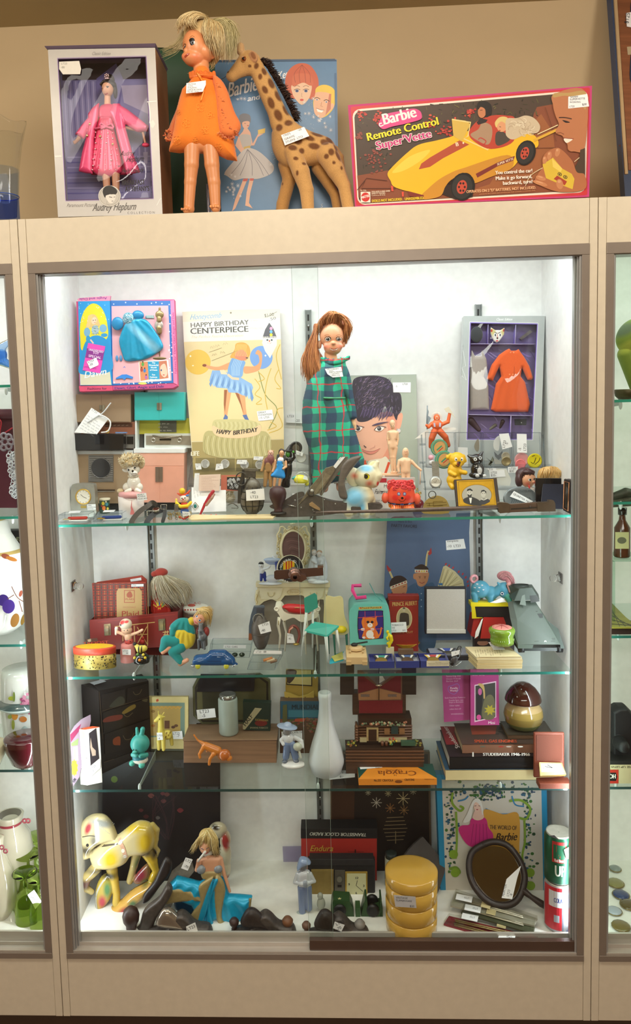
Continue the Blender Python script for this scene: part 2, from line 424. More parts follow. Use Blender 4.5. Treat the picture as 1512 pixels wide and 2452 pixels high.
  d=np.array(_F)[None]*F_+np.array(RX)[None]*(T.cr[0]+pos[:,0:1]/T.cr[2]-CX)-np.array(UX)[None]*(T.cr[1]+pos[:,1:2]/T.cr[2]-CY)
  W=np.array(CAM)+d*((T.Y-CAM.y)/d[:,1:2]);W[:,1]+=pos[:,2]*T.s
  off=len(b.v);b.v+=W.tolist();b.f+=(Fc+off)[:,::-1].tolist();b.c+=[(1,1,1)]*len(Fc);b.sm+=[True]*len(Fc);b.vc[off]=col
  f.D=D;f.lo=lo;f.n=n
  return f
 def w(f,u,v):

  i=min(max(int(round((u-f.lo[0])/f.h)),0),f.n[0]-1);j=min(max(int(round((v-f.lo[1])/f.h)),0),f.n[1]-1)
  z=np.nonzero(f.D[i,j]<0)[0]
  if len(z)==0:return(f.lo[2]+f.n[2]*f.h/2)
  k=z[0];a,c=f.D[i,j,max(k-1,0)],f.D[i,j,k];return f.lo[2]+(k-(c/(c-a)if k and c!=a else 0))*f.h
 def p(f,u,v,h=0):
  q=onY(*f.T.uv(u,v),f.T.Y);q.y+=f.w(u,v)*f.T.s-.0003-h*1.5;return q
 n_=V3((0,-1,0))
def hair(T,b,guides,n,r,col,col2=None,jit=2,wob=1.5,seed=3,seg=3,pts=9):

 rr=RN(seed);G=[crv(g,4,False)for g in guides]
 def samp(g,t):x=t*(len(g)-1);i=min(int(x),len(g)-2);a=x-i;return[g[i][k]*(1-a)+g[i+1][k]*a for k in range(3)]
 c1,c2=sl(col),sl(col2 or col)
 for i in range(n):
  x=rr.random()*(len(G)-1)if len(G)>1 else 0;k=min(int(x),max(len(G)-2,0));a=x-k
  o=[rr.gauss(0,jit)for _ in range(3)];ph=rr.random()*6.3;end=rr.u(.78,1);P=[];m=rr.random();wb=rr.u(.3,1)*wob;fq=rr.u(5,9)
  for j in range(pts):
   t=j/(pts-1)*end;p=samp(G[k],t);q=samp(G[min(k+1,len(G)-1)],t)
   p=[p[z]*(1-a)+q[z]*a+o[z]*(.35+.9*t)for z in range(3)];p[0]+=wb*sin(ph+t*fq)*t;p[1]+=wb*.5*cos(ph+t*fq)*t
   P.append(T.q(*p))
  b.tube(P,[r*T.s*(1-.75*(j/(pts-1))**2)for j in range(pts)],[c1[z]*(1-m)+c2[z]*m for z in range(3)],seg=seg)
def tagp(T,m,pts,lines=(),size=5,col='#f4f5f7',ink='#30343c',rot=0,par=None,off=.0012,name='price_tag'):

 b=T.mb(name,'paper',par=par);b.pr(m,pts,off-.0004,off,col);b.h=off+.0002
 for L in lines:
  if isinstance(L[0],str):b.tx(m,L[0],L[1],L[2],L[3],ink,rot=L[4]if len(L)>4 else rot)
  else:b.scrib(m,*L,col=ink,rot=rot,th=L[3]/max(L[4],1)*.12 if len(L)>4 else 1)
 return b
def B_(T,n,k,*boxes,bev=0,par=None):

 b=T.mb(n,k,bev=bev,par=par)
 for x in boxes:T.box(b,*x)
 return b
def crystal(T,quad,d,m=None,name='clear_case',par=None,th=.0012,c=(.93,.945,.955)):

 m=m or T.pl();b=T.mb(name,'clear',par=par);n=m.n
 A=[m.p(*q)for q in quad];Bk=[a-n*d for a in A]
 for q in([A[0],A[1],A[2],A[3]],[Bk[3],Bk[2],Bk[1],Bk[0]],[A[1],A[0],Bk[0],Bk[1]],[A[2],A[1],Bk[1],Bk[2]],[A[3],A[2],Bk[2],Bk[3]],[A[0],A[3],Bk[3],Bk[0]]):b.add(q,[(0,1,2,3)],c)
 e=T.mb('rim','haze',par=id(b))
 for S in(A,Bk):
  for i in range(4):e.tube([S[i],S[(i+1)%4]],th*.6,(.8,.82,.84),seg=4,smooth=False)
 for i in range(4):e.tube([A[i],Bk[i]],th*.6,(.8,.82,.84),seg=4,smooth=False)
 return b
def clock_face(b,m,u,v,r,hands=((-60,.55),(100,.5)),col='#f4f0e4',ink='#2c2a28',nums=True,sq=1):
 b.ell(m,u,v,r,r*sq,col,n=32)
 for i in range(12):
  a=i*math.pi/6;b.li(m,[(u+r*.78*sin(a),v-r*.78*sq*cos(a)),(u+r*.9*sin(a),v-r*.9*sq*cos(a))],r*.06,ink)
 for a,l in hands:a=math.radians(a);b.li(m,[(u,v),(u+r*l*sin(a),v-r*l*sq*cos(a))],r*.06,ink)
def film(b,m,W,h,amp,c,n=26,seed=1):

 r=RN(seed);K=[(r.u(2,9),r.u(2,9),r.u(0,6),amp*r.u(.3,1))for _ in range(5)];V=[]
 for j in range(n+1):
  for i in range(n+1):
   s,t=i/n,j/n;u=(W[0][0]*(1-s)+W[1][0]*s)*(1-t)+(W[3][0]*(1-s)+W[2][0]*s)*t;v=(W[0][1]*(1-s)+W[1][1]*s)*(1-t)+(W[3][1]*(1-s)+W[2][1]*s)*t
   e=min(1,8*min(s,t,1-s,1-t));V.append(m.p(u,v,h+e*sum(k[3]*sin(k[0]*s*1.6+k[1]*t*1.6+k[2])for k in K)))
 b.add(V,[(j*(n+1)+i,(j+1)*(n+1)+i,(j+1)*(n+1)+i+1,j*(n+1)+i+1)for j in range(n)for i in range(n)],c,True)
def fg(T,part,kind,L,h=1.,k=1.2,par=None):

 b=T.mb(part,kind,par=par);f=Fig(T,h,k)
 for x in L:
  if x[0]=='e':f.e(*x[1:])
  elif x[0]=='g':f.pg(*x[1:])
  elif x[0]=='s':f.spot(*x[1:])
  else:f.ch(x[1],x[2])
 f.mesh(b);return b,f
def face(b,F,eyesL,r,mouth=None,nose=None,lip='#c24c44',ew=3):
 for u,v in eyesL:b.ell(F,u,v,r,r*1.1,'#1c1614',n=10)
 if nose:b.ell(F,nose[0],nose[1],nose[2],nose[2],nose[3],n=10)
 if mouth:b.li(F,mouth,ew,lip,C=len(mouth)>2)
# =============== ROOM ===============
def struct(name,kind,fn,bev=0):
 t=Thing(name,'','',Y=0,base=(0,0,0),kind='structure');b=t.mb(name,kind,bev);fn(b);return t
CEIL=onY(756,48,.47).z
struct('floor','matte',lambda b:b.bx(-3.2,3.2,-4.6,.6,-.05,0,'#6b4f38'))
struct('wall_back','wall',lambda b:b.bx(-3.2,3.2,.47,.6,0,CEIL+.02,'#c9b28c'))
struct('ceiling','wall',lambda b:b.bx(-3.2,3.2,-4.6,.6,CEIL+.02,CEIL+.1,'#a8956c'))
struct('wall_left','wall',lambda b:b.bx(-3.3,-3.2,-4.6,.6,0,CEIL+.02,'#c9b28c'))
struct('wall_right','wall',lambda b:b.bx(3.2,3.3,-4.6,.6,0,CEIL+.02,'#c9b28c'))
struct('wall_rear','wall',lambda b:b.bx(-3.2,3.2,-4.7,-4.6,0,CEIL+.02,'#c9b28c'))
BEI,BRZ,GRY,WHT='#d4c9b3','#8e8378','#a8a8a6','#eceae6'
SHY=(.062,.066,.070);DB=.343
ZL=[onY(20,v,.066).z for v in(1236,1543,1845,921)];ZR=[onY(1485,v,.066).z for v in(1201,1522,1886,957)]
def cabinet(cx,label,centre=False,zs=(S1,S2,S3)):
 t=Thing('display_cabinet',label,'display cabinet',Y=0,base=(cx,.2,.048))
 def P(n,k='satin',**kw):return t.mb(n,k,**kw)
 X0,X1=cx-.6085,cx+.6085;I0,I1=cx-.592,cx+.592
 for a,c in((X0,I0),(I1,X1)):P('side_panel',bev=.001).bx(a,c,0,.385,.05,ST,BEI)
 P('header_panel',bev=.0008).bx(I0+.0005,I1-.0005,.0012,.016,1.7816,ST,BEI)
 P('base_panel',bev=.0008).bx(I0+.0005,I1-.0005,.0012,.016,.05,.195,BEI)
 P('top_panel').bx(I0+.0005,I1-.0005,.016,.385,1.862,ST,BEI)
 P('back_panel','matte').bx(I0,I1,DB,DB+.012,.2,1.862,'#f2f2f0')
 P('side_lining','matte').bx(I0,I0+.003,.03,DB,.2,1.862,'#eeeeec');P('side_lining','matte').bx(I1-.003,I1,.03,DB,.2,1.862,'#eeeeec')
 P('deck','matte').bx(I0+.003,I1-.003,.0385,DB,.2,S0,'#f0eee8')
 P('toe_board').bx(X0+.01,X1-.01,.06,.08,.0,.06,'#1c1816')
 m='foil'
 P('frame_rail',m,bev=.0008).bx(I0,I1,-.002,.02,1.7586,1.7816,BRZ)
 P('frame_rail',m,bev=.0008).bx(I0,I1,-.003,.02,.1955,.2095,BRZ)
 for a in(I0,I1-.0155):P('frame_stile',m,bev=.0008).bx(a,a+.0155,-.0015,.03,.2095,1.7586,BRZ)
 for a,s in((I0+.0155,1),(I1-.0155,-1)):
  b=P('door_channel',m,bev=.0003)
  for k,(dx,y0,y1)in enumerate(((.004,.002,.006),(.007,.009,.0125),(.010,.016,.030))):b.bx(min(a,a+s*dx),max(a,a+s*dx),y0,y1,.21,1.7586,GRY)
 b=P('door_track','foil',bev=.0003)
 b.bx(I0+.0155,I1-.0155,.0,.036,.2095,.214,'#b9b2a8');b.bx(I0+.0155,I1-.0155,.033,.0385,.214,.237,'#c4beb4');b.bx(I0+.0155,I1-.0155,.018,.0195,.214,.222,'#b9b2a8')
 b.bx(I0+.0155,I1-.0155,.001,.0385,1.757,1.7586,'#8a847c')
 xr=onY(716,1300,.010).x-.0;xl=onY(776,1300,.024).x
 if not centre:xr,xl=cx-.02,cx+.02
 g=(.965,.985,.975)
 P('glass_door','glass').bx(I0+.017,xl,.0225,.0265,.232,1.757,g)
 P('glass_door','glass').bx(xr,I1-.017,.0095,.0135,.216,1.757,g)
 e=P('pane_edge','satin');e.bx(xl,xl+.0006,.0225,.0265,.232,1.757,'#9fb3ab');e.bx(xr-.0006,xr,.0095,.0135,.216,1.757,'#9fb3ab')
 if centre:P('door_bottom_rail','foil',bev=.0006).bx(xr+.001,I1-.0165,.004,.0165,.2145,.2385,'#5c4a40')
 for dx in((-.43,.0,.43)if centre else(-.52,0,.52)):
  x=cx+dx;b=P('shelf_standard','metal');b.bx(x-.0085,x-.0065,DB-.011,DB,.22,1.70,'#9aa0a0');b.bx(x+.0065,x+.0085,DB-.011,DB,.22,1.70,'#9aa0a0');b.bx(x-.0065,x+.0065,DB-.004,DB,.22,1.70,'#8c9292')
  par=id(b);z=.25;k=P('slot','matte',par=par)
  while z<1.68:
   k.bx(x-.0022,x+.0022,DB-.0046,DB-.004,z,z+.016,'#2c2e30');z+=.0254
  sc=P('screw','chrome',par=par)
  for z in(.4,.8,1.3,1.66):sc.lathe((x,DB-.0045,z),Q2(0,.004,.002,.0035,.003,.001),'#c8cccc',seg=10,axis=(0,-1,0))
  for Z,fy in zip(zs,SHY+(.07,)):
   b=P('shelf_bracket','satin',par=par);y0=fy+.035
   v=[(x-.0012,DB-.006,Z-.0065),(x-.0012,y0,Z-.0065),(x-.0012,y0-.003,Z-.013),(x-.0012,DB-.006,Z-.034)]
   b.add([(p[0],p[1],p[2])for p in v]+[(p[0]+.0024,p[1],p[2])for p in v],Q4(0,1,2,3,7,6,5,4,0,4,5,1,1,5,6,2,2,6,7,3,3,7,4,0),'#b4b8b6')
   b.sph((x,y0,Z-.013),(.004,.004,.010),'#d6dada')
 for i,(Z,fy)in enumerate(zip(zs,SHY+(.07,))):
  hx=.583
  z0=Z-.006;b=P('glass_shelf','glass');b.bx(cx-hx,cx+hx,fy,DB-.012,z0,Z,(.92,.96,.94))
  P('green_edge','gloss',par=id(b)).bx(cx-hx,cx+hx,fy-.0006,fy,z0,Z,('#2f8f7c','#2a6a60','#2c4a48','#2f9c84')[i])
 for s in(-1,1):
  x=cx+s*.5885
  w=onY(165,1420,.1);z=w.z
  P('plug_hole','metal').bx(min(x,x-s*.002),max(x,x-s*.002),.155,.185,z-.012,z+.012,'#5b5650')
  P('clear_plug','realglass').lathe((x-s*.002,.17,z),Q2(0,.009,.006,.009,.007,.0075,.013,.0075,.014,.009,.021,.009,.024,.006),'#ffffff',seg=16,axis=(-s,-.25,0))
 if centre:
  y=-.008;m_=YP(y)
  b=P('lock_bar','chrome',bev=.0006);b.pr(m_,Q2(657,1369,661,1366,774,1359,775,1378,662,1388,657,1384),-.0035,0,'#6a5650')
  b.pr(m_,Q2(761,1355,775,1354,775,1359,761,1361),-.012,.001,'#8c7a70')
  k=P('lock_cylinder','chrome');c=onY(709,1380,y)
  k.lathe((c.x-.004,y+.002,c.z+.008),Q2(0,.0135,.012,.0135,.013,.012,.014,.0115,.022,.0115,.0235,.010),'#8a6f64',seg=28,axis=(.15,-1,-.2))
  k.pr(m_,Q2(716,1370,733,1376,736,1383,722,1391,710,1388),0,.012,'#7a635a')
  k.lathe((c.x-.001,y-.0215,c.z+.003),Q2(0,.0045,.0005,.0045),'#1a1412',seg=12,axis=(.15,-1,-.2))
 return t
cabinet(0,'cream and bronze-framed glass display cabinet full of toys, in the middle',True)
cabinet(-1.2185,'cream display cabinet cut off at the left edge, with porcelain and green glass',False,ZL)
cabinet(1.2185,'cream display cabinet cut off at the right edge, with a bottle and brooches',False,ZR)
# =============== ON TOP OF THE CABINETS ===============
def eyes(b,m,pts,r,iris='#5a4030',white='#f4f0ea',lash='#1c1410',sq=.8,lashes=True):
 for u,v in pts:
  if lashes:b.ell(m,u,v-r*.25,r*1.25,r*sq*1.15,lash)
  b.ell(m,u,v,r,r*sq,white);b.ell(m,u,v,r*.62,r*sq*.9,iris);b.ell(m,u,v,r*.3,r*sq*.45,'#0c0a0a');b.ell(m,u-r*.2,v-r*.25,r*.14,r*.14,'#ffffff',n=8)
# --- silver doll box
CA=(100,90,4.877)
T=Thing('doll_box','silver doll window box on top of the cabinet, far left, torn at its right edge','box',Y=.045,cr=CA)
m=T.pl();L0,R0,L1,R1=72,1325,190,1412;vt,vb=120,2095
o=onY(*T.uv(190,2095),.045);zt=onY(*T.uv(100,140),.045).z
def fr(n,pts,h0=-.002,h1=0,c='#b9b6b2',k='foil'):b=T.mb(n,k);b.pr(m,pts,h0,h1,c);return b
b=T.mb('front_panel','foil')
win=Q2(190,250,1215,225,1300,1875,285,1900)
for q in(Q2(72,140,1325,118,1215,225,190,250),Q2(190,2095,1412,2065,1300,1875,285,1900),Q2(72,140,190,250,285,1900,190,2095),Q2(1325,118,1412,2065,1300,1875,1215,225)):b.pr(m,q,-.0012,0,'#c8c5c0')
for i in range(4):b.li(m,[win[i],win[(i+1)%4]],9,'#5a4468')
for i in range(4):
 a,c=win[i],win[(i+1)%4];b.li(m,[(a[0]+(700-a[0])*-.012,a[1]+(1070-a[1])*-.012),(c[0]+(700-c[0])*-.012,c[1]+(1070-c[1])*-.012)],5,'#a08cc0')
b.tx(m,'Classic Edition',585,205,38,'#8d8a88',W=215,sh=.3);b.tx(m,'Paramount Pictures',290,1980,42,'#85807c',W=345,sh=.3,rot=-1)
b.tx(m,'Audrey Hepburn',590,2025,88,'#6a6662',W=500,sh=.35,rot=-1.5,B=3);b.tx(m,'COLLECTION',1000,2060,26,'#7a7672',W=320,sp=1.6,rot=-1)
b.li(m,Q2(1230,752,1340,742),8,'#f0eee8');b.li(m,Q2(1250,760,1270,900,1262,1000),10,'#e8e4da',C=1);b.li(m,Q2(1345,1960,1380,1890,1400,1880),5,'#efece6')
b.po(m,Q2(1265,990,1300,960,1330,1010,1300,1060,1270,1040),'#d8d4cc');b.po(m,Q2(150,1380,225,1375,235,1395,160,1400),'#dedad2')
s=T.mb('side_wall','foil');fl=m.p(72,140,0);D=.125
def back(p):return p+V3((0,D,0))
A=[m.p(190,2095),m.p(1412,2065),m.p(1325,118),m.p(72,140)]
for i,j,c in((1,2,'#a06a48'),(0,3,'#b9b6b2')):s.add([A[i],back(A[i]),back(A[j]),A[j]],[(0,1,2,3)],c)
s=T.mb('back_wall','matte');s.add([back(a)for a in A],[(0,1,2,3)],'#8a8aa0');s.add([A[0],A[1],back(A[1]),back(A[0])],[(0,1,2,3)],'#8a8480')
s=T.mb('top_lid',bev=.0005);P=[m.p(40,112),m.p(1338,80)]
s.add([P[0]+V3((0,-.006,0)),P[1]+V3((0,-.006,0)),back(P[1]),back(P[0]),m.p(60,135),m.p(1325,112),back(m.p(1325,112)),back(m.p(60,135))],Q4(0,1,2,3,7,6,5,4,0,4,5,1,1,5,6,2,0,3,7,4),'#6a5c70')
mi=T.pl(400);s=T.mb('backdrop','print')
s.po(mi,Q2(150,200,1330,170,1360,1950,240,1960),'#8884b4',h=0)
s.po(mi,Q2(230,250,1260,220,1265,480,240,500),'#3c2c34');s.po(mi,Q2(640,480,870,300,950,480,900,900,640,850),'#6e66a0')
for x in range(260,660,34):s.li(mi,[(x,510),(x+40,1250)],12,'#a8a2cc'if(x//34)%2 else '#6a649a')
for y in range(1400,1880,60):s.li(mi,[(300,y),(1290,y-14)],16,'#a6a2d0'if(y//60)%2 else '#6e6aa6')
s.po(mi,Q2(930,560,1250,550,1260,900,960,760),'#b4accc')
for x in(980,1060,1140,1210):s.li(mi,[(x,1280),(x+15,1850)],18,'#a9a3cf')
s.po(mi,Q2(1185,1340,1240,1335,1235,1470,1195,1475),'#b8b4d4');s.po(mi,Q2(930,1600,1270,1580,1280,1870,960,1870),'#9490c4')
md=T.pl(-1);b=T.mb('portrait_badge','print')
b.pr(md,[(793+130*cos(a),1850+122*sin(a))for a in lin(0,6.283,33)[:-1]],-.001,.001,'#cfccc4');b.h=.0012
b.ell(md,793,1850,120,112,'#9a968e');b.ell(md,793,1850,114,107,'#bcb8b0')
b.po(md,Q2(720,1830,715,1790,740,1745,800,1730,860,1760,885,1805,850,1840,800,1830,760,1850,740,1870),'#2c2826',C=1)
b.po(md,Q2(750,1850,800,1835,860,1835,862,1880,835,1925,800,1935,765,1900),'#d8d4cc',C=1);b.li(md,Q2(790,1862,825,1868),7,'#2c2826');b.li(md,Q2(842,1866,860,1862),6,'#2c2826');b.li(md,Q2(818,1912,838,1910),6,'#4c4440')
b.li(md,Q2(768,1905,760,1940,800,1960),4,'#8a8680')
w=T.mb('window_film','clear');film(w,m,win,-.003,.0022,(.97,.97,.98),seed=5)
b=T.mb('film_lettering','print');mf=T.pl(1)
b.tx(mf,'Audrey',915,1385,62,'#1c1418',W=165,sh=.35,rot=-3,B=2);b.tx(mf,'Hepburn',985,1450,62,'#1c1418',W=200,sh=.35,rot=-2,B=2);b.tx(mf,'as',885,1510,26,'#1c1418',sh=.3,B=2)
b.tx(mf,'Holly Golightly',935,1575,44,'#1c1418',W=250,sh=.35,rot=-2,B=2);b.tx(mf,'in',895,1650,22,'#1c1418')
b.tx(mf,'BREAKFAST',935,1725,58,'#1c1418',W=270,rot=-2,B=4);b.tx(mf,'AT TIFFANY\'S',975,1800,58,'#1c1418',W=280,rot=-2,B=4)
tagp(T,m,Q2(205,285,440,275,462,370,450,430,250,432,205,370),[('LT23',228,318,24),('-80',225,362,24)],ink='#8a8a80',col='#dcd8cc')
# --- the doll inside it
T=Thing('fashion_doll','dark-haired fashion doll in a pink satin coat inside the silver box','doll',Y=.078,cr=CA)
f=Fig(T,1.4,.8);f.e(770,600,0,66,92,70,'#d8a488').c((765,660,10),34,(765,780,10),38,'#d8a488')
f.c((765,800,12),42,(800,1480,12),60,'#b88468').c((800,1000,14),20,(1180,1100,5),16,'#b88468').c((740,880,14),20,(440,1170,5),20,'#b88468').c((1180,1100,5),14,(1215,1255,0),14,'#b88468').c((745,1500,10),50,(770,2000,10),30,'#b88468').c((860,1500,10),50,(870,2000,10),30,'#b88468')
f.c((440,1170,0),28,(385,1235,-5),14,'#b88468').c((420,1200,-8),13,(372,1222,-14),7,'#b88468').e(1215,1255,0,45,25,25,'#d83c64')
b=T.mb('body','skin');f.mesh(b);F=f
b.li(F,Q2(700,600,735,592),8,'#20100c');b.li(F,Q2(770,596,805,598),8,'#20100c');b.ell(F,718,612,10,7,'#30201c');b.ell(F,788,608,10,7,'#30201c');b.li(F,Q2(735,672,760,680,785,668),10,'#b83848')
b=T.mb('hair','hair');f=Fig(T,1.4,.8);f.e(775,545,25,92,62,75,'#1e1414').e(790,495,30,55,80,55,'#1e1414').e(850,620,40,25,80,40,'#1e1414').ch(Q4(700,560,-35,14,740,530,-50,16,800,545,-40,14),'#241816');f.mesh(b)
b=T.mb('tiara','chrome');[b.sph(T.q(768+22*cos(a),462+24*sin(a),-32),9*T.s,'#e8c8c8',seg=8,ring=6)for a in lin(0,5.5,7)];b.sph(T.q(768,462,-36),10*T.s,'#f0d8d8',seg=8,ring=6);b.tube([T.q(735,490,-35),T.q(768,500,-40),T.q(803,488,-35)],6*T.s,'#d8b8c0',seg=6)
b=T.mb('dress','silk');f=Fig(T,1.6,.8)
f.pg(Q2(690,930,830,930,850,1090,930,1570,600,1570,640,1090),0,50,'#d83a66',R=80,fold=(9,40,760,800));f.pg(Q2(690,800,850,790,850,960,680,960),0,48,'#d8446e');f.mesh(b)
b=T.mb('bow','silk');[b.tube([T.q(a,c,-60)for a,c in L],12*T.s,'#ea6c92',seg=6)for L in(crv(Q2(765,1055,710,1020,700,1050,765,1060),4,False),crv(Q2(765,1055,830,1030,850,1075,765,1065),4,False),Q2(640,1085,765,1060,850,1090),Q2(765,1065,700,1090))]
b=T.mb('sequins','chrome');r=RN(4)
for v in range(1130,1570,62):
 for u in range(int(650-(v-1130)*.08),int(890+(v-1130)*.08),66):b.sph(T.q(u+r.u(-8,8),v+r.u(-8,8),-52),r.u(6,12)*T.s,'#f6d0d8',seg=6,ring=4)
par=b=T.mb('coat','silk');f=Fig(T,1.6,1)
f.pg(Q2(600,830,680,770,670,930,620,1200,600,1600,520,1590,440,1570,480,1350,540,1130,550,900),-25,40,'#dc4474',C=0,R=60,fold=(7,26,650,700)).pg(Q2(840,780,920,780,970,900,985,1060,1060,1330,1160,1580,1000,1610,930,1320,850,1000,790,880),-25,38,'#e85a88',C=0,R=60,fold=(7,26,850,700))
f.pg(Q2(600,830,560,930,480,1020,395,1135,500,1195,560,1060,640,930),-15,42,'#e65a88',C=0).pg(Q2(890,780,1000,840,1130,940,1255,1040,1240,1100,1120,1110,985,1020,920,920),-15,42,'#f07098',C=0)
f.pg(Q2(600,1000,900,1000,1050,1590,560,1590),55,20,'#b02c54',C=0);f.mesh(b)
b=T.mb('buttons','chrome',par=par);[b.sph(T.q(u,v,-68),15*T.s,'#f0c890',seg=8,ring=6)for u,v in((583,1033),(551,1168),(702,1176),(848,1266))]
# --- orange-dress doll
CB=(380,10,4.809)
T=Thing('blonde_doll','tousled blonde doll in an orange lace-sleeved dress standing on the cabinet','doll',Y=.042,cr=CB)
par=b=T.mb('body','skin');f=Fig(T,1.7,3);SK='#dd9160'
f.e(430,500,0,150,205,165,SK,rot=-6).e(410,640,-40,118,92,110,SK).e(330,630,-50,55,50,60,SK).e(540,560,0,90,110,120,SK).e(612,595,0,42,40,22,SK,k=2).e(335,578,-95,26,24,28,'#e09868',k=8)
f.c((490,700,20),88,(490,830,10),95,SK).c((490,850,30),95,(490,1600,30),110,SK)
f.ch(Q4(385,1640,0,92,380,1850,0,82,365,2050,0,68,350,2330,0,60),'#d08a58').c((330,2385,-50),42,(360,2360,10),52,'#d08a58')
f.ch(Q4(600,1640,0,92,615,1850,0,84,640,2050,0,70,655,2330,0,58),'#d08a58').c((665,2370,-50),44,(660,2350,10),52,'#d08a58')
f.spot(300,650,40,30,'#e08058',soft=.8).spot(450,660,50,32,'#e08058',soft=.8)
f.mesh(b)
for u in(615,645,672,697):b.sph(T.q(u,2352,-95),15*T.s,'#e8a068',seg=8,ring=6)
for u in(285,310,340,372):b.sph(T.q(u,2382,-92),14*T.s,'#d89060',seg=8,ring=6)
e=T.mb('face','gloss',par=par);F=f;e.h=.0003
e.po(F,Q2(385,500,395,470,430,468,445,500,430,540,400,545),'#100c0c',C=1);e.ell(F,422,520,20,24,'#5c6066');e.ell(F,440,520,9,18,'#d8d8d4');e.ell(F,424,522,10,12,'#101010');e.ell(F,398,492,18,22,'#0c0808')
e.ell(F,315,530,24,22,'#100c0c');e.ell(F,322,540,10,10,'#5c6066')
e.po(F,Q2(320,655,345,635,370,628,378,645,350,662,325,668),'#c2563e',C=1);e.li(F,Q2(318,650,350,646,385,632),5,'#a8402e',C=1)
e.li(F,Q2(385,465,415,440,450,462),4,'#a86c40',C=1);e.li(F,Q2(298,500,325,485),4,'#a86c40')
b=T.mb('hair','hair');f=Fig(T,2,3);HC='#d8b880'
f.e(500,330,60,225,175,170,HC).e(590,480,120,110,170,110,HC);f.mesh(b)
hair(T,b,[Q3(560,150,20,420,130,-60,280,220,-110,225,370,-90),Q3(560,150,-20,430,170,-140,320,260,-180,290,340,-150),Q3(560,170,-40,480,230,-170,440,300,-185,500,340,-160)],260,6,'#d8b880','#e0cfa0',14,14)
hair(T,b,[Q3(540,160,0,560,260,-140,540,380,-160,600,540,-110),Q3(560,150,30,640,260,-80,640,430,-100,680,650,-40),Q3(560,150,60,720,250,0,760,420,0,720,640,40)],300,6,'#c8a870','#e2d4a6',16,16,seed=5)
hair(T,b,[Q3(620,150,60,760,140,60,860,260,40,880,640,40),Q3(640,200,30,740,200,0,800,380,0,790,660,20),Q3(640,200,60,780,170,60,880,240,80,930,380,60)],200,5,'#a89a66','#d8cc9c',18,22,seed=6)
hair(T,b,[Q3(280,300,0,190,420,40,100,460,40,10,510,40),Q3(300,420,60,200,520,60,120,560,60,40,590,40)],46,2.2,'#b0a070','#c8b888',14,14,seed=8)
hair(T,b,[Q3(600,600,60,640,660,60,620,720,40),Q3(420,700,80,340,750,90,290,760,80)],60,4,'#c8a870','#b8a878',12,10,seed=9)
par=b=T.mb('dress','cloth');f=Fig(T,1.8,2);OR='#ef7f1e'
f.pg(Q2(380,870,640,860,740,960,800,1200,850,1500,905,1800,780,1780,620,1700,470,1665,380,1690,230,1705,115,1690,170,1450,210,1200,270,980),20,150,OR,R=170,fold=(16,22,500,500),C=0)
f.cut.append(('e',(480,1900,25),(300,190,105),sl(OR),0,None));f.c((500,800,0),96,(500,880,0),130,OR)
f.mesh(b);r=RN(2)
F=f;b.h=.0003
for(u,v,q)in((500,1240,60),(340,1420,60),(230,1600,60),(560,1500,55),(700,1680,50),(250,1280,40),(420,1080,40),(620,1330,46),(440,1600,40)):
 for k in range(5):
  a=k*1.256+r.random();c=(u+q*.5*cos(a),v+q*.5*sin(a));b.li(F,[(c[0]+q*.36*cos(t),c[1]+q*.36*sin(t))for t in lin(0,5.8,9)],6,'#f5922f')
b=T.mb('lace_sleeve','cloth',par=par);f=Fig(T,1.7,2)
f.pg(Q2(640,880,720,900,800,1020,880,1260,960,1440,880,1560,740,1540,700,1400,680,1150),-100,55,'#e27838',R=70).c((880,1500,-90),22,(820,1540,-90),14,SK);f.mesh(b)
b2=T.mb('lace_sleeve','cloth',par=par);f=Fig(T,1.7,2);f.pg(Q2(300,960,250,1020,200,1200,120,1400,95,1540,170,1560,200,1400,280,1100),30,50,'#c0683a',R=60);f.mesh(b2)
for bb,c,n in((b,(830,1520,-110),100),(b2,(120,1500,10),50)):
 for i in range(n):
  if bb is b and i>40:t=r.random();u,v=700+t*120+r.u(-40,60)*(t+.3),930+t*560
  else:a=r.random()*6.28;u,v=c[0]+(115 if bb is b else 45)*cos(a)*r.u(.7,1),c[1]+55*sin(a)
  w=c[2]-r.u(0,50);bb.tube([T.q(u+k*8*sin(i+k*2),v+k*9,w+8*cos(i+k))for k in range(4)],4.5*T.s,'#f08c4c'if i%3 else '#d8683a',seg=3)
b=T.mb('neck_bow','silk',par=par);f=Fig(T,1.5,1);r=RN(9)
for i in range(16):a=i/15;f.c((375+a*270,820+25*sin(a*3.1)+r.u(-18,18),-50-60*sin(a*3.14)),20,(385+a*270,868+10*sin(a*3.1),-60-60*sin(a*3.14)),22,'#e87838')
f.ch(Q4(470,850,-130,14,540,960,-150,12,545,1060,-155,12,515,1170,-158,10),'#ee8a28').ch(Q4(470,850,-130,14,520,880,-150,12,660,860,-90,8),'#e87830');f.mesh(b)
tagp(T,T.pl(-185),Q2(322,912,545,880,545,930,510,1010,318,1030),[('VINTAGE',335,932,16,-2),('1970\'S',335,955,16,-2),('WALKING',335,975,16,-2),('LARGE BLONDE',332,998,16,-2),('VELVET DOLL',330,1020,16,-2)],par=None)
# --- green wreath / round plate behind
T=Thing('green_disc','dark green round dish standing behind the silver doll box','dish',Y=.30)
c=onY(388,352,.30);rr=c.z-ST;b=T.mb('dish');b.lathe(c,[(0,rr*.6),(.006,rr*.96),(.012,rr),(.016,rr*.97),(.012,rr*.8),(.008,.001)],'#2e4c38',axis=(0,-1,0),seg=48)
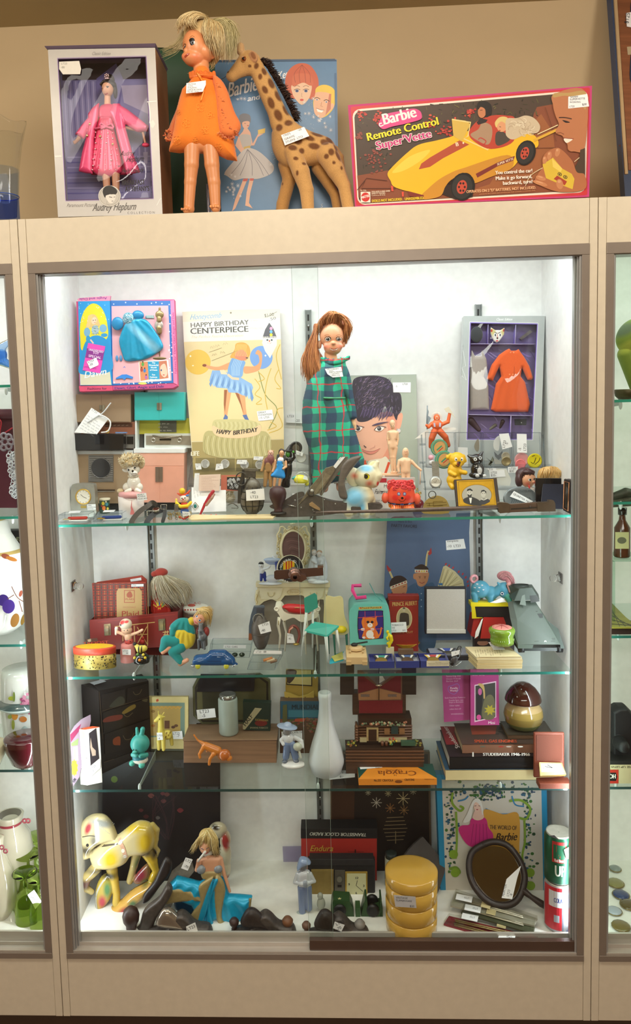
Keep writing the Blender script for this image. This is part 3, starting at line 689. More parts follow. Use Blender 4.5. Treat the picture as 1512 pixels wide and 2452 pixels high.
# --- blue doll case
CC=(510,90,4.447)
T=Thing('doll_case','light blue vinyl doll case with drawn fashion figures, behind the giraffe','case',Y=.185,cr=CC)
m=T.pl();TL,TR,BR,BL=(20,262),(1320,232),(1345,T.vz(1345,ST)),(100,T.vz(100,ST))
b=T.mb('shell',bev=.004);b.pr(m,[TL,TR,BR,BL],-.10,0,'#5f86ac')
par=b;b=T.mb('lid_rim',bev=.001);b.pr(m,Q2(1296,380,1316,380,1340,2040,1318,2040),0,.0015,'#4a6c92');b.pr(m,Q2(60,240,1300,228,1318,250,50,262),-.09,.001,'#3c5878')
b=T.mb('printed_front','print',par=par);W_='#eef0f2'
b.tx(m,'Barbie',150,640,150,W_,W=330,sh=.35,rot=-14,B=6);b.tx(m,'and',365,680,58,W_,W=130,sh=.35,rot=-10,B=4);b.tx(m,'Ken',690,450,80,W_,W=120,sh=.3,rot=-14,B=4)
# red-haired head
b.po(m,Q2(770,500,790,380,860,300,950,272,1040,300,1110,400,1128,500,1110,600,1060,660,1000,640,850,650,800,600),'#c9603f',C=1)
b.po(m,Q2(850,500,1040,490,1040,610,1000,680,950,716,900,680,850,600),'#e9c3a2',C=1)
b.po(m,Q2(845,480,860,400,950,380,1040,400,1070,500,1030,510,960,480,860,520),'#cf6a46',C=1)
for x in(880,930,990,1040):b.li(m,[(950,290),(x-10,380),(x,480)],4,'#8a3a26',C=1)
for x in(897,992):b.ell(m,x,568,18,15,'#3c62a0');b.ell(m,x,568,8,9,'#101830');b.li(m,[(x-32,560),(x,546),(x+34,556)],5,'#2c1c18',C=1);b.li(m,[(x-30,525),(x,510),(x+30,525)],4,'#6a3020',C=1)
b.ell(m,948,664,20,12,'#d2443c');b.li(m,Q2(950,590,945,630,958,632),3,'#a0684c')
# blond head
b.po(m,Q2(1090,600,1100,540,1160,505,1230,510,1290,550,1310,620,1290,740,1230,820,1160,856,1100,830,1075,760,1070,680),'#e6c64e',C=1)
b.po(m,Q2(1085,620,1120,580,1250,600,1250,700,1280,700,1290,740,1230,800,1160,856,1100,830,1075,760),'#e6b592',C=1);b.po(m,Q2(1240,600,1262,600,1256,760,1200,830),'#c97c62')
for x,y in((1110,660),(1210,684)):b.li(m,[(x-28,y-10),(x,y-22),(x+34,y-4)],7,'#4a2c20',C=1);b.ell(m,x,y+2,14,8,'#e8ecf0');b.ell(m,x,y+2,8,7,'#284a80')
b.po(m,Q2(1105,756,1150,772,1184,776,1160,800,1115,790),'#fff4ec');b.li(m,Q2(1100,752,1150,770,1186,774),5,'#8a3428');b.li(m,Q2(1160,690,1150,730,1172,736),4,'#a86048')
# figure in white dress
b.po(m,Q2(275,880,290,825,340,808,395,830,402,900,370,915,320,925,285,915),'#73747c',C=1);b.po(m,Q2(315,905,355,890,392,900,380,955,345,970,320,950),'#e2b095',C=1);b.li(m,Q2(335,912,352,916),4,'#30201c');b.ell(m,374,938,8,5,'#c03c3c')
b.po(m,Q2(335,960,365,960,400,1010,425,1130,480,1030,545,1020,480,1060,440,1150,410,1150,390,1170,330,1190,345,1240,310,1240,240,1150,270,1060,320,1000),'#e0b096')
b.po(m,Q2(285,1050,330,1030,395,1040,410,1090,398,1160,330,1180,300,1120),'#b8b4b0',C=1);b.po(m,Q2(330,1165,398,1150,402,1178,332,1195),'#c8a850')
b.po(m,Q2(330,1195,402,1178,500,1220,600,1310,650,1380,620,1450,480,1505,330,1500,230,1520,160,1480,125,1440,220,1320),'#c6c2c0',C=1)
for x in(180,290,420,540,600):b.li(m,[(370,1190),((370+x)/2+20,1330),(x,1470)],5,'#77747c',C=1)
b.po(m,Q2(480,985,560,965,555,1015,482,1030),'#dcb850');b.po(m,Q2(325,1505,372,1500,300,1680,240,1820,205,1850,240,1720,290,1600),'#e4b498');b.po(m,Q2(395,1500,438,1500,400,1650,385,1760,425,1820,380,1800,345,1790,360,1650),'#e4b498');b.po(m,Q2(325,1505,375,1500,365,1530,320,1530),'#c8584c');b.po(m,Q2(395,1500,438,1500,432,1525,395,1525),'#c8584c')
r=RN(3)
for u,v,n,sx,sy in((220,1620,26,80,120),(1090,880,26,130,110),(640,1260,10,50,90),(300,650,6,60,30),(1010,700,8,60,60)):
 for i in range(n):
  x,y,q=u+r.gauss(0,sx*.6),v+r.gauss(0,sy*.6),r.c((4,4,6,16,22))
  if q<10:b.ell(m,x,y,q*.6,q*.6,W_,n=6)
  else:
   for a in(0,.79,1.57,2.36):b.li(m,[(x-q*cos(a),y-q*sin(a)),(x+q*cos(a),y+q*sin(a))],2.5,W_)
b.tx(m,'S',1145,1810,40,'#c6d2e0',rot=8)
b=T.mb('clasp','chrome',bev=.0006);b.pr(m,Q2(-72,1560,10,1560,22,2020,-50,2020),-.03,.001,'#9aa0b4');b.tube([m.p(x,y,.003)for x,y in((-50,1620),(-42,1960),(-20,1985),(-5,1960),(-18,1620))],.0012,'#c8ccd8')
# --- giraffe
T=Thing('plush_giraffe','spotted plush giraffe with dark brown mane standing on the cabinet','plush toy',Y=.112,cr=CC)
par=b=T.mb('body','fuzz');f=Fig(T,2,3);TN='#c89a5e'
f.pg(Q2(145,400,160,450,210,472,300,425,395,405,430,450,480,570,530,690,590,830,640,990,760,1000,870,900,800,800,720,640,640,460,560,330,520,240,470,170,400,135,330,150,280,200,240,260,190,330),0,62,TN,R=75)
f.e(400,270,0,110,120,85,TN).e(200,410,0,58,55,55,TN).c((300,160,-30),42,(300,110,-35),40,'#c8a070').e(440,240,-80,40,62,22,'#c08c60',rot=-25)
f.pg(Q2(640,980,625,1080,640,1200,700,1310,800,1375,1000,1365,1110,1345,1290,1330,1380,1340,1340,1220,1270,1090,1180,1040,1060,1000,940,940,850,880,740,910),20,125,TN,R=170)
f.ch([(850,1240,-60,90),(940,1450,-70,92),(1000,1640,-70,74),(1020,T.vz(1020,ST)-60,-70,62)],TN).ch([(770,1330,90,80),(810,1480,95,72),(740,1750,95,66),(720,T.vz(720,ST,95)-66,95,66)],'#b5864c')
f.ch([(1220,1260,-50,120),(1310,1430,-60,95),(1400,1600,-60,68),(1450,T.vz(1440,ST)-60,-60,62)],TN).ch([(1130,1360,100,80),(1230,1520,100,62),(1300,1650,100,50),(1340,T.vz(1330,ST,100)-50,100,46)],'#b5864c')
f.ch(Q4(1310,1180,0,28,1360,1270,0,34,1390,1400,0,22),'#b08850')
SP='#6e4424'
for u,v,a,c,r0 in((470,330,24,34,20),(550,385,24,42,-20),(510,442,22,32,0),(625,510,30,58,-20),(560,580,28,45,-30),(700,640,32,60,-25),(625,720,34,66,-20),(780,790,26,60,-25),(700,850,40,66,-25),(810,935,44,36,0),(712,985,36,42,0),(1030,1100,60,30,25),(1110,1050,66,26,20),(1190,1150,48,38,40),(915,1135,42,42,0),(1080,1190,62,34,10),(855,1218,48,32,10),(950,1240,28,30,0),(1260,1270,32,38,0),(1210,1315,26,26,0),(890,1335,28,20,10),(975,1385,22,16,0),(1288,1380,18,18,0),(1368,1430,12,22,0),(1240,1115,30,50,-35),(1330,1300,18,60,-25),(905,1485,14,26,0),(740,1545,10,16,0),(400,335,18,14,0),(1305,1205,16,50,-20)):
 f.spot(u,v,a,c,SP,rot=r0,soft=.22)
f.spot(440,235,22,44,'#8a5a38',rot=-25)
f.mesh(b)
e=T.mb('eye','gloss',par=par);w=f.w(340,262);e.sph(T.q(340,262,w),24*T.s,'#7a3c1c',seg=14,ring=10);e.sph(T.q(336,262,w-14),14*T.s,'#0c0808',seg=12,ring=8);e.torus(T.q(340,262,w-2),27*T.s,5*T.s,'#a87038')
F=f;e.ell(F,168,385,12,10,'#6a4a30')
b=T.mb('mane','hair');r=RN(1)
for i in range(520):
 t=i/520;P=Q2(505,250,560,290,640,420,720,560,800,720,870,880);x=t*(len(P)-1);k=min(int(x),4);a=x-k;u,v=P[k][0]*(1-a)+P[k+1][0]*a,P[k][1]*(1-a)+P[k+1][1]*a
 w=r.u(-35,45);l=r.u(50,95)*(1 if t>.06 else.8);an=r.u(-.9,.5)-.1
 b.tube([T.q(u,v,w),T.q(u+l*.6*cos(an),v+l*.6*sin(an),w-4),T.q(u+l*cos(an+.3),v+l*sin(an+.3),w-8)],[7*T.s,5*T.s,1.5*T.s],'#2a1c1a'if i%4 else '#3c2a24',seg=3)
tagp(T,T.pl(-140),Q2(727,1040,972,952,1028,1050,768,1150),[('1950\'S',752,1060,22,-20),('GIRAFFE',765,1098,22,-20),('STUFFIE  LT23',780,1130,22,-20),('-20',905,995,22,-12)])
b=T.mb('nose_thread','matte',par=par);b.tube([T.q(u,v,w)for u,v,w in((142,420,-20),(120,440,-20),(80,450,-10),(40,430,0))],2.5*T.s,'#2a1c1a',seg=4)
# --- toy car box
CD=(825,195,4.877);CE=(1115,195,4.877)
T=Thing('toy_car_box','pink-edged remote control toy car box leaning on the right of the cabinet top','box',Y=.06,cr=CD)
TL,TR,BR,BL=(42,276),(2895,50),(2862,1347),(125,1465)
m=T.tilt((BL[0],BL[1],.09),(BR[0],BR[1],.05),(TR[0],TR[1],.015));m2=m.at(CE)
b=T.mb('carton','paper',bev=.0008);b.pr(m,[TL,TR,BR,BL],-.10,0,'#c23a78');par=b
b=T.mb('printed_face','print',par=par)
def rr_(m,TL,TR,BR,BL,ins,r,col):
 c=((TL[0]+BR[0])/2,(TL[1]+BR[1])/2);Q=[]
 for i,p in enumerate((TL,TR,BR,BL)):
  sx,sy=(1,1)if i==0 else(-1,1)if i==1 else(-1,-1)if i==2 else(1,-1);x,y=p[0]+sx*(ins[0]+r),p[1]+sy*(ins[1]+r);a0=[math.pi,-math.pi/2,0,math.pi/2][i]
  Q+=[(x+r*cos(a0+t),y+r*sin(a0+t))for t in(0,.39,.785,1.18,1.57)]
 b.po(m,Q,col)
rr_(m,(75,295),(2870,72),(2838,1328),(138,1450),(0,0),20,'#c8343a');rr_(m,(98,322),(2850,100),(2822,1300),(150,1440),(0,0),90,'#e8dccc')
I=((118,345),(2822,125),(2800,1275),(165,1425));rr_(m,*I,(0,0),80,'#4a3a2e')
b.po(m,Q2(150,1100,500,1040,1300,1000,2000,850,2250,300,2800,200,2790,1210,2720,1270,240,1420,170,1350),'#86492e');b.po(m,Q2(2000,700,2300,380,2440,600,2480,1000,2000,1250,1200,1360,1700,1200),'#9a5c34')
r=RN(11)
for i in range(200):
 u,v=r.u(140,2250),r.u(320,620)if i%2 else r.u(400,1000)
 if v>560 and u>700-(v-500)*.3:continue
 v-=(u-140)*.06;a=r.u(0,6.28);l=r.u(20,55);b.li(m,[(u,v),(u+l*cos(a),v+l*sin(a))],r.u(5,12),r.c(('#5a5630','#3a3a20','#6a6238','#2c2a1c')))
for(u,v,n,s)in((200,390,16,50),(380,430,26,60),(170,640,14,50),(380,920,40,110),(1470,350,22,60),(1010,470,14,60),(1180,560,24,90),(1320,540,10,40)):
 for i in range(n):b.ell(m,u+r.gauss(0,s*.6),v+r.gauss(0,s*.6),r.u(9,18),r.u(8,15),r.c(('#b8382c','#a8302a','#c8503c'))if v<600 else '#8a4438',n=8)
b.li(m,Q2(150,1270,260,1130,500,1160),6,'#4a2418');b.li(m,Q2(240,1160,200,1250,600,1250),6,'#4a2418');b.li(m2,Q2(620,760,800,780,1060,775),5,'#5a3020');b.li(m2,Q2(930,300,1000,500,1060,700),5,'#6a3a24')
# car
b.po(m,Q2(560,1220,520,1040,540,1000,1100,1300,1300,1380,1500,1350,1500,1200),'#2a1812')
b.po(m,Q2(505,1080,560,1000,740,830,870,740,1080,690,1250,645,1420,580,1700,640,1900,640,2080,600,2230,640,2260,760,2100,830,1960,1010,1700,1120,1510,1190,1480,1100,1400,1070,1250,1150,1180,1230,1120,1340,940,1378,905,1330,600,1240,540,1160),'#e8b820',C=1)
b.po(m,Q2(905,1330,960,1270,1100,1150,1260,1060,1400,1010,1900,860,1960,1010,1700,1120,1510,1190,1480,1100,1400,1070,1250,1150,1180,1230,1120,1340,940,1378),'#c98c28',C=1)
b.po(m,Q2(560,1060,760,880,1000,800,900,920,700,1040),'#f0cc48',C=1)
b.po(m,Q2(870,1028,900,960,1000,890,1345,690,1460,738,1150,900,1000,1000),'#b04a2c');b.tx(m,'B',1300,760,44,'#f0e0c0',rot=-10,B=5);b.ell(m,1390,720,10,12,'#f0e0c0')
b.po(m2,Q2(120,1080,370,950,578,870,560,925,380,990,140,1125),'#7a2c24');b.tx(m2,'SUPER VETTE',370,985,26,'#f0dcc0',W=200,rot=-20,sh=.3,B=2)
for mm,u,v,a,c,ro in((m,1385,1230,140,165,.25),(m2,705,835,112,150,.35)):
 b.ell(mm,u,v,a,c,'#14100e',ro);b.ell(mm,u-8,v+2,a*.85,c*.86,'#2c2a28',ro);b.ell(mm,u-12,v+4,a*.42,c*.5,'#c04a34',ro)
 for k in range(6):t=k*1.05;b.ell(mm,u-12+a*.24*cos(t),v+4+c*.3*sin(t),a*.09,c*.09,'#2a1410',n=8)
b.po(m,Q2(545,1215,570,1225,575,1285,550,1280),'#d8503c');b.po(m,Q2(670,1290,695,1290,695,1345,675,1345),'#d8503c');b.po(m,Q2(740,1280,930,1330,920,1365,760,1340),'#7c2c20')
# windscreen, seats, riders
b.po(m2,Q2(-160,440,0,460,60,500,-40,700,-140,640),'#d2b050');b.li(m2,Q2(-155,445,60,480,30,640,-20,670,260,800,360,600),16,'#e8d088')
b.po(m2,Q2(240,420,350,395,470,400,580,440,560,700,300,790,100,700,40,600,120,480),'#b8402c',C=1)
b.po(m2,Q2(150,560,200,480,300,520,310,640,260,740,120,680,60,620),'#a8886c',C=1);b.ell(m2,195,350,50,80,'#c07c54',.1);b.po(m2,Q2(135,290,160,240,240,235,300,280,300,380,240,420,230,330,180,300,150,330),'#1c1410',C=1);b.po(m2,Q2(130,480,180,430,260,450,240,480,150,510),'#2c2020');b.li(m2,Q2(170,340,200,336),6,'#20120c')
b.po(m2,Q2(360,600,440,590,520,680,400,750,350,720),'#4a4038',C=1);b.ell(m2,425,520,62,72,'#d89a70');b.po(m2,Q2(345,480,400,420,480,420,520,480,500,560,470,500,420,470,380,500,360,540),'#d8c078',C=1);b.li(m2,Q2(395,530,415,535),6,'#30241c');b.ell(m2,400,575,12,6,'#b83830')
b.po(m2,Q2(480,440,600,430,700,400,800,430,870,520,840,600,700,620,560,680,480,640,470,560),'#c9b89c',C=1)
for i in range(46):a=r.u(0,6.28);u,v=660+170*cos(a)*r.random(),540+90*sin(a)*r.random();b.li(m2,[(u+38*cos(t),v+28*sin(t))for t in lin(a,a+2.6,6)],7,r.c(('#e2d6bc','#b8a488','#d0c0a2')))
b.li(m2,Q2(800,690,1080,560),30,'#d8a838');b.li(m2,Q2(840,620,1080,510),10,'#f0e0b0');b.torus if 0 else None;b.li(m2,Q2(150,680,180,660,240,700,200,740,150,700),10,'#c03c34',C=1)
# child
b.po(m2,Q2(1035,150,1400,120,1395,760,1260,820,1200,800,1190,740,1160,700,1130,640,1060,610,1055,570,1090,500,1050,400,1022,280),'#b8764e',C=1)
b.po(m2,Q2(1040,140,1200,135,1395,122,1400,330,1300,200,1160,170,1030,190),'#b8965c',C=1);b.li(m2,Q2(1090,425,1160,425,1240,440),14,'#4a2818',C=1);b.po(m2,Q2(1130,455,1170,460,1220,480,1170,485),'#281410',C=1)
b.po(m2,Q2(1150,670,1250,675,1200,715,1170,715),'#f2e4d4',C=1);b.li(m2,Q2(1145,660,1200,668,1262,672),8,'#8a3c2c');b.li(m2,Q2(1060,610,1110,600,1150,620),8,'#7a4028')
b.po(m2,Q2(1395,780,1397,1250,1260,1260,1280,1000,1330,900,1340,800),'#4a3828');b.po(m2,Q2(1090,780,1240,920,1300,1060,1390,1090,1390,1260,1100,1290,880,1220,810,1160,860,1060,900,1000,900,900,960,820),'#b06c44',C=1)
b.po(m2,Q2(900,970,1010,900,1020,890,1130,1020,1240,1080,1272,1140,1250,1260,1170,1230,1100,1200,940,1130),'#d8b83c');b.po(m2,Q2(1010,900,1130,1020,1110,1060,1020,1000),'#e8cc60');b.po(m2,Q2(1070,1100,1185,1170,1160,1215,1030,1140),'#a83c28')
for u,v in((1100,1085),(1165,1118)):b.ell(m2,u,v,26,20,'#2a2018',.5);b.ell(m2,u,v,18,13,'#d8b83c',.5);b.ell(m2,u,v,8,10,'#2a2018')
for u,v,a,c,ro in((980,870,26,50,.2),(1075,830,28,52,.3),(925,920,24,44,.1),(880,1130,60,26,.3),(1100,1200,40,60,-.2),(870,1190,90,24,.3)):b.ell(m2,u,v,a,c,'#c48458',ro);b.ell(m2,u-5,v-c*.5,a*.5,c*.3,'#d49c74',ro)
b.li(m2,Q2(700,1220,760,1100,900,1010),8,'#d8c8a0',C=1);b.li(m2,Q2(1270,940,1330,890),8,'#d8c8a0')
# lettering
b.po(m,Q2(400,500,430,430,500,380,640,350,800,320,880,345,905,400,880,450,700,500,560,530,460,560,410,530),'#d8488a',C=1)
b.tx(m,'Barbie',452,512,128,'#f6f0ea',W=400,rot=-14,B=12);b.li(m,Q2(460,510,420,525,412,495,440,490),12,'#f6f0ea',C=1)
b.tx(m,'Remote Control',265,700,92,'#f0de2c',W=855,rot=-13,B=9)
for d,c in(((-5,-5),'#f2e8e0'),((5,5),'#f2e8e0'),((-5,5),'#f2e8e0'),((5,-5),'#f2e8e0'),((0,0),'#c2347c')):b.tx(m,"Super'Vette",375+d[0],800+d[1],92,c,W=655,rot=-13,B=10)
b.rect(m,192,1290,305,1415,'#e8e0d4');b.ell(m,248,1352,50,54,'#c8302c');b.tx(m,'MATTEL',200,1372,28,'#f6f0ea',W=100,rot=-14,B=3)
b.tx(m,'No. 5396',185,1280,16,'#e8dcc8',W=72,rot=2);b.tx(m,'FOR AGES 4 AND OVER',320,1300,18,'#ecdcc4',W=215,rot=-3,B=1);b.tx(m,'SAFETY-TESTED',318,1320,18,'#ecdcc4',W=160,rot=-2,B=1);b.tx(m,'Conforms to PS 72-76',318,1340,14,'#ecdcc4',W=160,rot=-2)
b.tx(m,'DOLLS NOT INCLUDED.   UNASSEMBLED.',322,1412,30,'#e8cc2c',W=608,rot=-3.5,B=3)
b.tx(m2,'You control the car!',348,1088,42,'#f0e8dc',W=430,rot=-3.5,B=4);b.tx(m2,'Make it go forward,',350,1155,42,'#f0e8dc',W=425,rot=-3.5,B=4);b.tx(m2,'backward, turn!',435,1210,42,'#f0e8dc',W=345,rot=-3.5,B=4)
b.tx(m2,'OPERATES ON 2 "D" BATTERIES, NOT INCLUDED.',10,1305,32,'#e8b488',W=812,rot=-3.6,B=3);b.tx(m2,'ALKALINE BATTERIES RECOMMENDED FOR LONGER RUNNING TIME.',160,1326,14,'#c88c60',W=660,rot=-4)
tagp(T,m2,Q2(1200,182,1420,150,1442,295,1198,320),[('BARBIE',1225,195,20,-4),('SUPERVETTE',1218,225,22,-4),('WORKING',1216,255,18,-2),('LT23',1212,305,20,-2),('$30',1362,285,24,-6)],par=par,off=.003)
# --- hanging picture at right, blue vase at left
T=Thing('framed_board','orange-brown board with a blue edge leaning above the right cabinet','picture',Y=.30,cr=(1340,0,1))
P=[(120,0-60),(260,-60),(270,520),(166,520)];m=T.tilt((166,520,.28),(270,520,.30),(120,0,.42));mm=m
b=T.mb('board',bev=.001);b.pr(m,Q2(118,-90,330,-90,340,470,158,470),-.02,0,'#3c4a68')
b=T.mb('panel_face','wood');b.pr(m,Q2(132,-90,330,-90,340,405,165,408),0,.002,'#8a5638');r=RN(5)
for i in range(16):b.ell(m,r.u(145,178),r.u(0,400),2.5,2,'#4a2418')
b.po(m,Q2(160,60,180,50,190,90,165,100),'#1c2434');b.po(m,Q2(168,245,190,235,190,280,170,275),'#18120e')
b=T.mb('frame_edge',bev=.001);b.pr(m,Q2(124,-90,131,-90,163,418,156,418),0,.004,'#c0a47c')
tagp(T,m,Q2(158,34,180,30,180,70,160,66),[('$125',163,60,9,-80)],off=.004);b=T.mb('tape_strip','paper');b.pr(m,Q2(161,114,185,112,185,132,163,133),.002,.003,'#b8a888')
b=T.mb('dark_figure','matte');b.pr(m,Q2(170,10,190,4,190,200,168,190,172,100),.002,.0035,'#2a3046',C=1)
T=Thing('glass_vase','tall ribbed clear-to-blue glass vase on the left cabinet top','vase',Y=.055,cr=(0,0,1))
b=T.mb('bowl','glass');c=onY(8,500,.055);H=onY(8,296,.055).z-ST
pr=[(0,.030),(.01,.034),(.06,.034),(.12,.038),(.17,.046),(H-.004,.055),(H,.056),(H-.003,.053),(.17,.043),(.12,.035),(.06,.031),(.02,.028),(.018,.001)]
cols=[(.5,.6,.92)]*2+[(.8,.86,.96)]+[(.96,.97,.97)]*6+[(.8,.86,.96)]+[(.5,.6,.92)]*3
seg=40;vs=[];r=RN(2);cx,cz=c.x,ST
for(z,q)in pr:
 for j in range(seg):a=2*math.pi*j/seg;rr=q*(1+.035*sin(9*a)*(z/H)+(.05*sin(4*a)if z>H-.01 else 0));vs.append((cx+rr*cos(a),.055+rr*sin(a),cz+z+(.006*sin(4*a+1)if z>H-.01 else 0)))
fs=[(i*seg+j,i*seg+(j+1)%seg,(i+1)*seg+(j+1)%seg,(i+1)*seg+j)for i in range(len(pr)-1)for j in range(seg)];b.add(vs,fs,[cols[min(i,12)]for i in range(len(pr)-1)for j in range(seg)],True)
b=T.mb('blue_band','gloss');b.torus((cx,.055,ST+.062),.0345,.0012,'#2c50a0',nrm=(0,0,1),seg=40,s2=6)
# =============== SHELF 1 ===============
G5=(170,900,4.877);D5=(170,700,5.6);H5=(430,730,5.6);J4=(440,1040,4.725);K4=(680,1080,4.447);M3=(980,960,3.688)
# toy kitchens
T=Ty('toy_kitchen','brown toy kitchen stove with oven window and wall cupboard, back left of the top shelf','toy kitchen',G5,.262)
BR_='#9c8468'
B_(T,'stove','satin',(60,905,735,1490,0,190,BR_),bev=.0006);B_(T,'counter','satin',(52,872,728,915,-8,195,'#c9cccb'),bev=.0005);B_(T,'plinth','matte',(75,1490,640,T.vz(300,S1),10,180,'#141414'))
p=B_(T,'oven_door','metal',(205,925,498,1240,-6,0,'#8d8a86'),bev=.0004);m=T.pl(-7);g=T.mb('oven_grid','matte',par=p)
for i in range(27):g.li(m,[(218+i*10.5,935),(223+i*10.5,1228)],3,'#3a3836')
for i in range(27):g.li(m,[(215,940+i*11),(490,940+i*11)],3,'#d0cfcc'if i%2 else '#4a4846')
b=T.mb('oven_window','gloss',par=p);b.pr(T.pl(-9),[(352+118*cos(a),1075+120*sin(a))for a in lin(0,6.283,37)[:-1]],-.0003,.0006,'#2c2e32');b.torus(T.q(352,1075,-9),118*T.s,5*T.s,'#707070')
b=B_(T,'oven_handle','metal',(282,1325,515,1342,-14,0,'#5a4a3e'),(282,1342,512,1352,-9,0,'#c8c4bc'),bev=.0003)
B_(T,'splash_back','satin',(90,540,735,690,90,185,'#a56a52'),bev=.0004);b=B_(T,'burner_panel','metal',(380,560,695,600,85,90,'#6a4a3c'))
for i in range(6):b.li(T.pl(84),[(400+i*48,580),(430+i*48,576)],8,'#a08878')
B_(T,'backguard','metal',(610,690,728,850,60,185,'#8c8a86'),(640,712,715,800,55,60,'#2c2a28'))
b=B_(T,'wall_cupboard','satin',(48,215,690,545,35,190,'#a58c72'),bev=.0008);d=B_(T,'cupboard_door','satin',(58,226,345,538,31,35,'#a1886e'),(357,226,680,535,31,35,'#a1886e'),bev=.0004,par=b);B_(T,'latch','metal',(325,340,352,400,22,31,'#8c8474'),(358,340,388,412,22,31,'#a09884'),bev=.0004,par=b)
T=Ty('toy_kitchen','pink toy kitchen sink unit with turquoise wall cupboard, beside the brown one','toy kitchen',G5,.262)
B_(T,'sink_cabinet','satin',(745,900,1322,1480,0,200,'#eeaf98'),bev=.0006);B_(T,'plinth','matte',(760,1480,1310,T.vz(1000,S1),12,180,'#141414'))
B_(T,'counter','satin',(735,850,1330,900,-10,205,'#eef0f0'),bev=.0006);B_(T,'drawer_front','satin',(750,905,1318,1050,-3,0,'#eeb09a'),bev=.0004)
for a,c in((750,1035),(1043,1318)):B_(T,'cabinet_door','satin',(a,1058,c,1474,-3,0,'#eca992'),bev=.0004)
for a in(990,1034):b=T.mb('door_handle','metal');T.box(b,a,1062,a+40,1236,-14,-3,'#8a7a6c')
B_(T,'splash_back','satin',(745,500,1412,690,180,200,'#cfc648'),bev=.0003);B_(T,'splash_side','satin',(740,490,758,850,40,190,'#e4e8e6'));b=B_(T,'sink_frame','satin',(830,680,1408,850,120,196,'#dfe3e0'))
B_(T,'sink_bowl','metal',(852,705,1385,815,112,120,'#a39a8a'),bev=.0004);b=T.mb('tap','chrome');[b.torus(T.q(u,755,104),22*T.s,6*T.s,'#d0ccc0')for u in(940,1250)];b.tube([T.q(930,700,104),T.q(1100,725,100),T.q(1280,705,104)],6*T.s,'#a89c88');T.box(b,1015,740,1150,758,100,112,'#30302c');T.box(b,960,765,1140,800,100,112,'#b8b0a2')
b=T.mb('spice_plate','metal');T.box(b,1005,528,1200,668,172,180,'#6c6e68');m=T.pl(171);b.scrib(m,1010,535,190,120,3,col='#c8cac4',th=7,seed=4)
b=B_(T,'wall_cupboard','satin',(735,190,1320,522,30,190,'#3fbdbd'),bev=.0008);B_(T,'cupboard_door','satin',(742,196,1020,516,26,30,'#37b9b8'),(1030,192,1312,512,26,30,'#37b9b8'),bev=.0004,par=b);B_(T,'latch','metal',(1000,315,1026,400,16,26,'#8a8270'),(1030,315,1056,400,16,26,'#a49c8a'),bev=.0004,par=b)
T.vzz=T.q(700,185).z
# fashion clothes box on the kitchens
T=Ty('doll_clothes_box','pink and blue boxed doll gown set standing on the two toy kitchens','box',D5,.255)
m=T.tilt((110,1325,.245),(1430,1260,.245),(1385,95,.275));b=T.mb('tray','paper',bev=.0005);b.pr(m,Q2(70,120,1385,92,1430,1250,1375,1290,560,1310,115,1330),-.018,-.001,'#e0568c');par=b
b=T.mb('printed_card','print');b.po(m,Q2(530,110,1335,112,1375,1215,555,1250),'#1f6ab4');b.po(m,Q2(545,185,1305,178,1350,1185,565,1225),'#eeb0b8');r=RN(3)
for i in range(44):u,v=(r.u(550,1330),r.c((145,1215))+r.u(-18,14))if i%2 else(r.u(1315,1360),r.u(150,1180));b.ell(m,u,v,9,9,'#e4ecf4',n=8)
b.po(m,Q2(1335,112,1385,100,1430,1240,1378,1215),'#ea7caa');b.tx(m,'Fashions for  Dawn, Glori, Angie and Dale',1418,1090,28,'#b0307c',W=820,rot=-92.5,B=2)
b.po(m,Q2(555,1255,1375,1222,1425,1258,1360,1285,560,1310),'#c04a80');b.tx(m,'Dawn, Glori, Angie and Dale',585,1302,32,'#2c2470',W=660,rot=-2.2,B=3);b.ell(m,962,1222,60,15,'#d8d468')
b.po(m,Q2(908,925,1305,905,1335,1180,925,1205),'#f2efe8');b.po(m,Q2(920,935,1030,930,1045,1170,935,1190),'#d88c60');b.po(m,Q2(1030,930,1180,925,1190,1165,1045,1170),'#2a9cc8');b.po(m,Q2(1180,925,1285,915,1310,1150,1190,1165),'#c8785c');b.po(m,Q2(1200,1000,1260,960,1295,1080,1260,1140,1210,1100),'#f0c4ac',C=1);b.ell(m,1212,1045,10,14,'#2c4880');b.ell(m,1245,1108,14,7,'#d04c50')
for i,s_ in enumerate(('The','Wonderful','World','of Dawn','','Fun','Fashions','Friends')):b.tx(m,s_,1108,955+i*32,20,'#f4f8fa',al='c',B=2)
for u,v,c in((965,965,'#5ca048'),(990,1050,'#3c7cc0'),(950,1040,'#b04a3c'),(1010,1140,'#b868b0')):b.ell(m,u,v,18,26,c);b.ell(m,u,v-32,9,10,'#4a2c20')
g=T.mb('doll_gown','silk');f=Fig(T,1.2,1.2);f.pg(Q2(740,420,870,360,1010,370,1120,500,1240,710,1180,800,1020,890,900,915,740,920,690,820,650,660,680,540),-14,26,'#1e9cc4',R=40,fold=(12,20,780,250)).e(630,420,-16,80,90,30,'#2a88bc').e(905,305,-16,80,62,30,'#2a88bc',rot=10).e(775,350,-22,78,80,34,'#7cb4c4');f.spot(1020,640,260,40,'#9cd8f0',rot=42,soft=.9);f.mesh(g)
g.h=.0003;r=RN(1);F=f
for i in range(90):a,q=r.u(0,6.28),r.random()**.5*66;g.ell(F,775+q*cos(a),350+q*sin(a),6,6,r.c(('#e8f4f8','#2c6c88','#a8d0e0')),n=6)
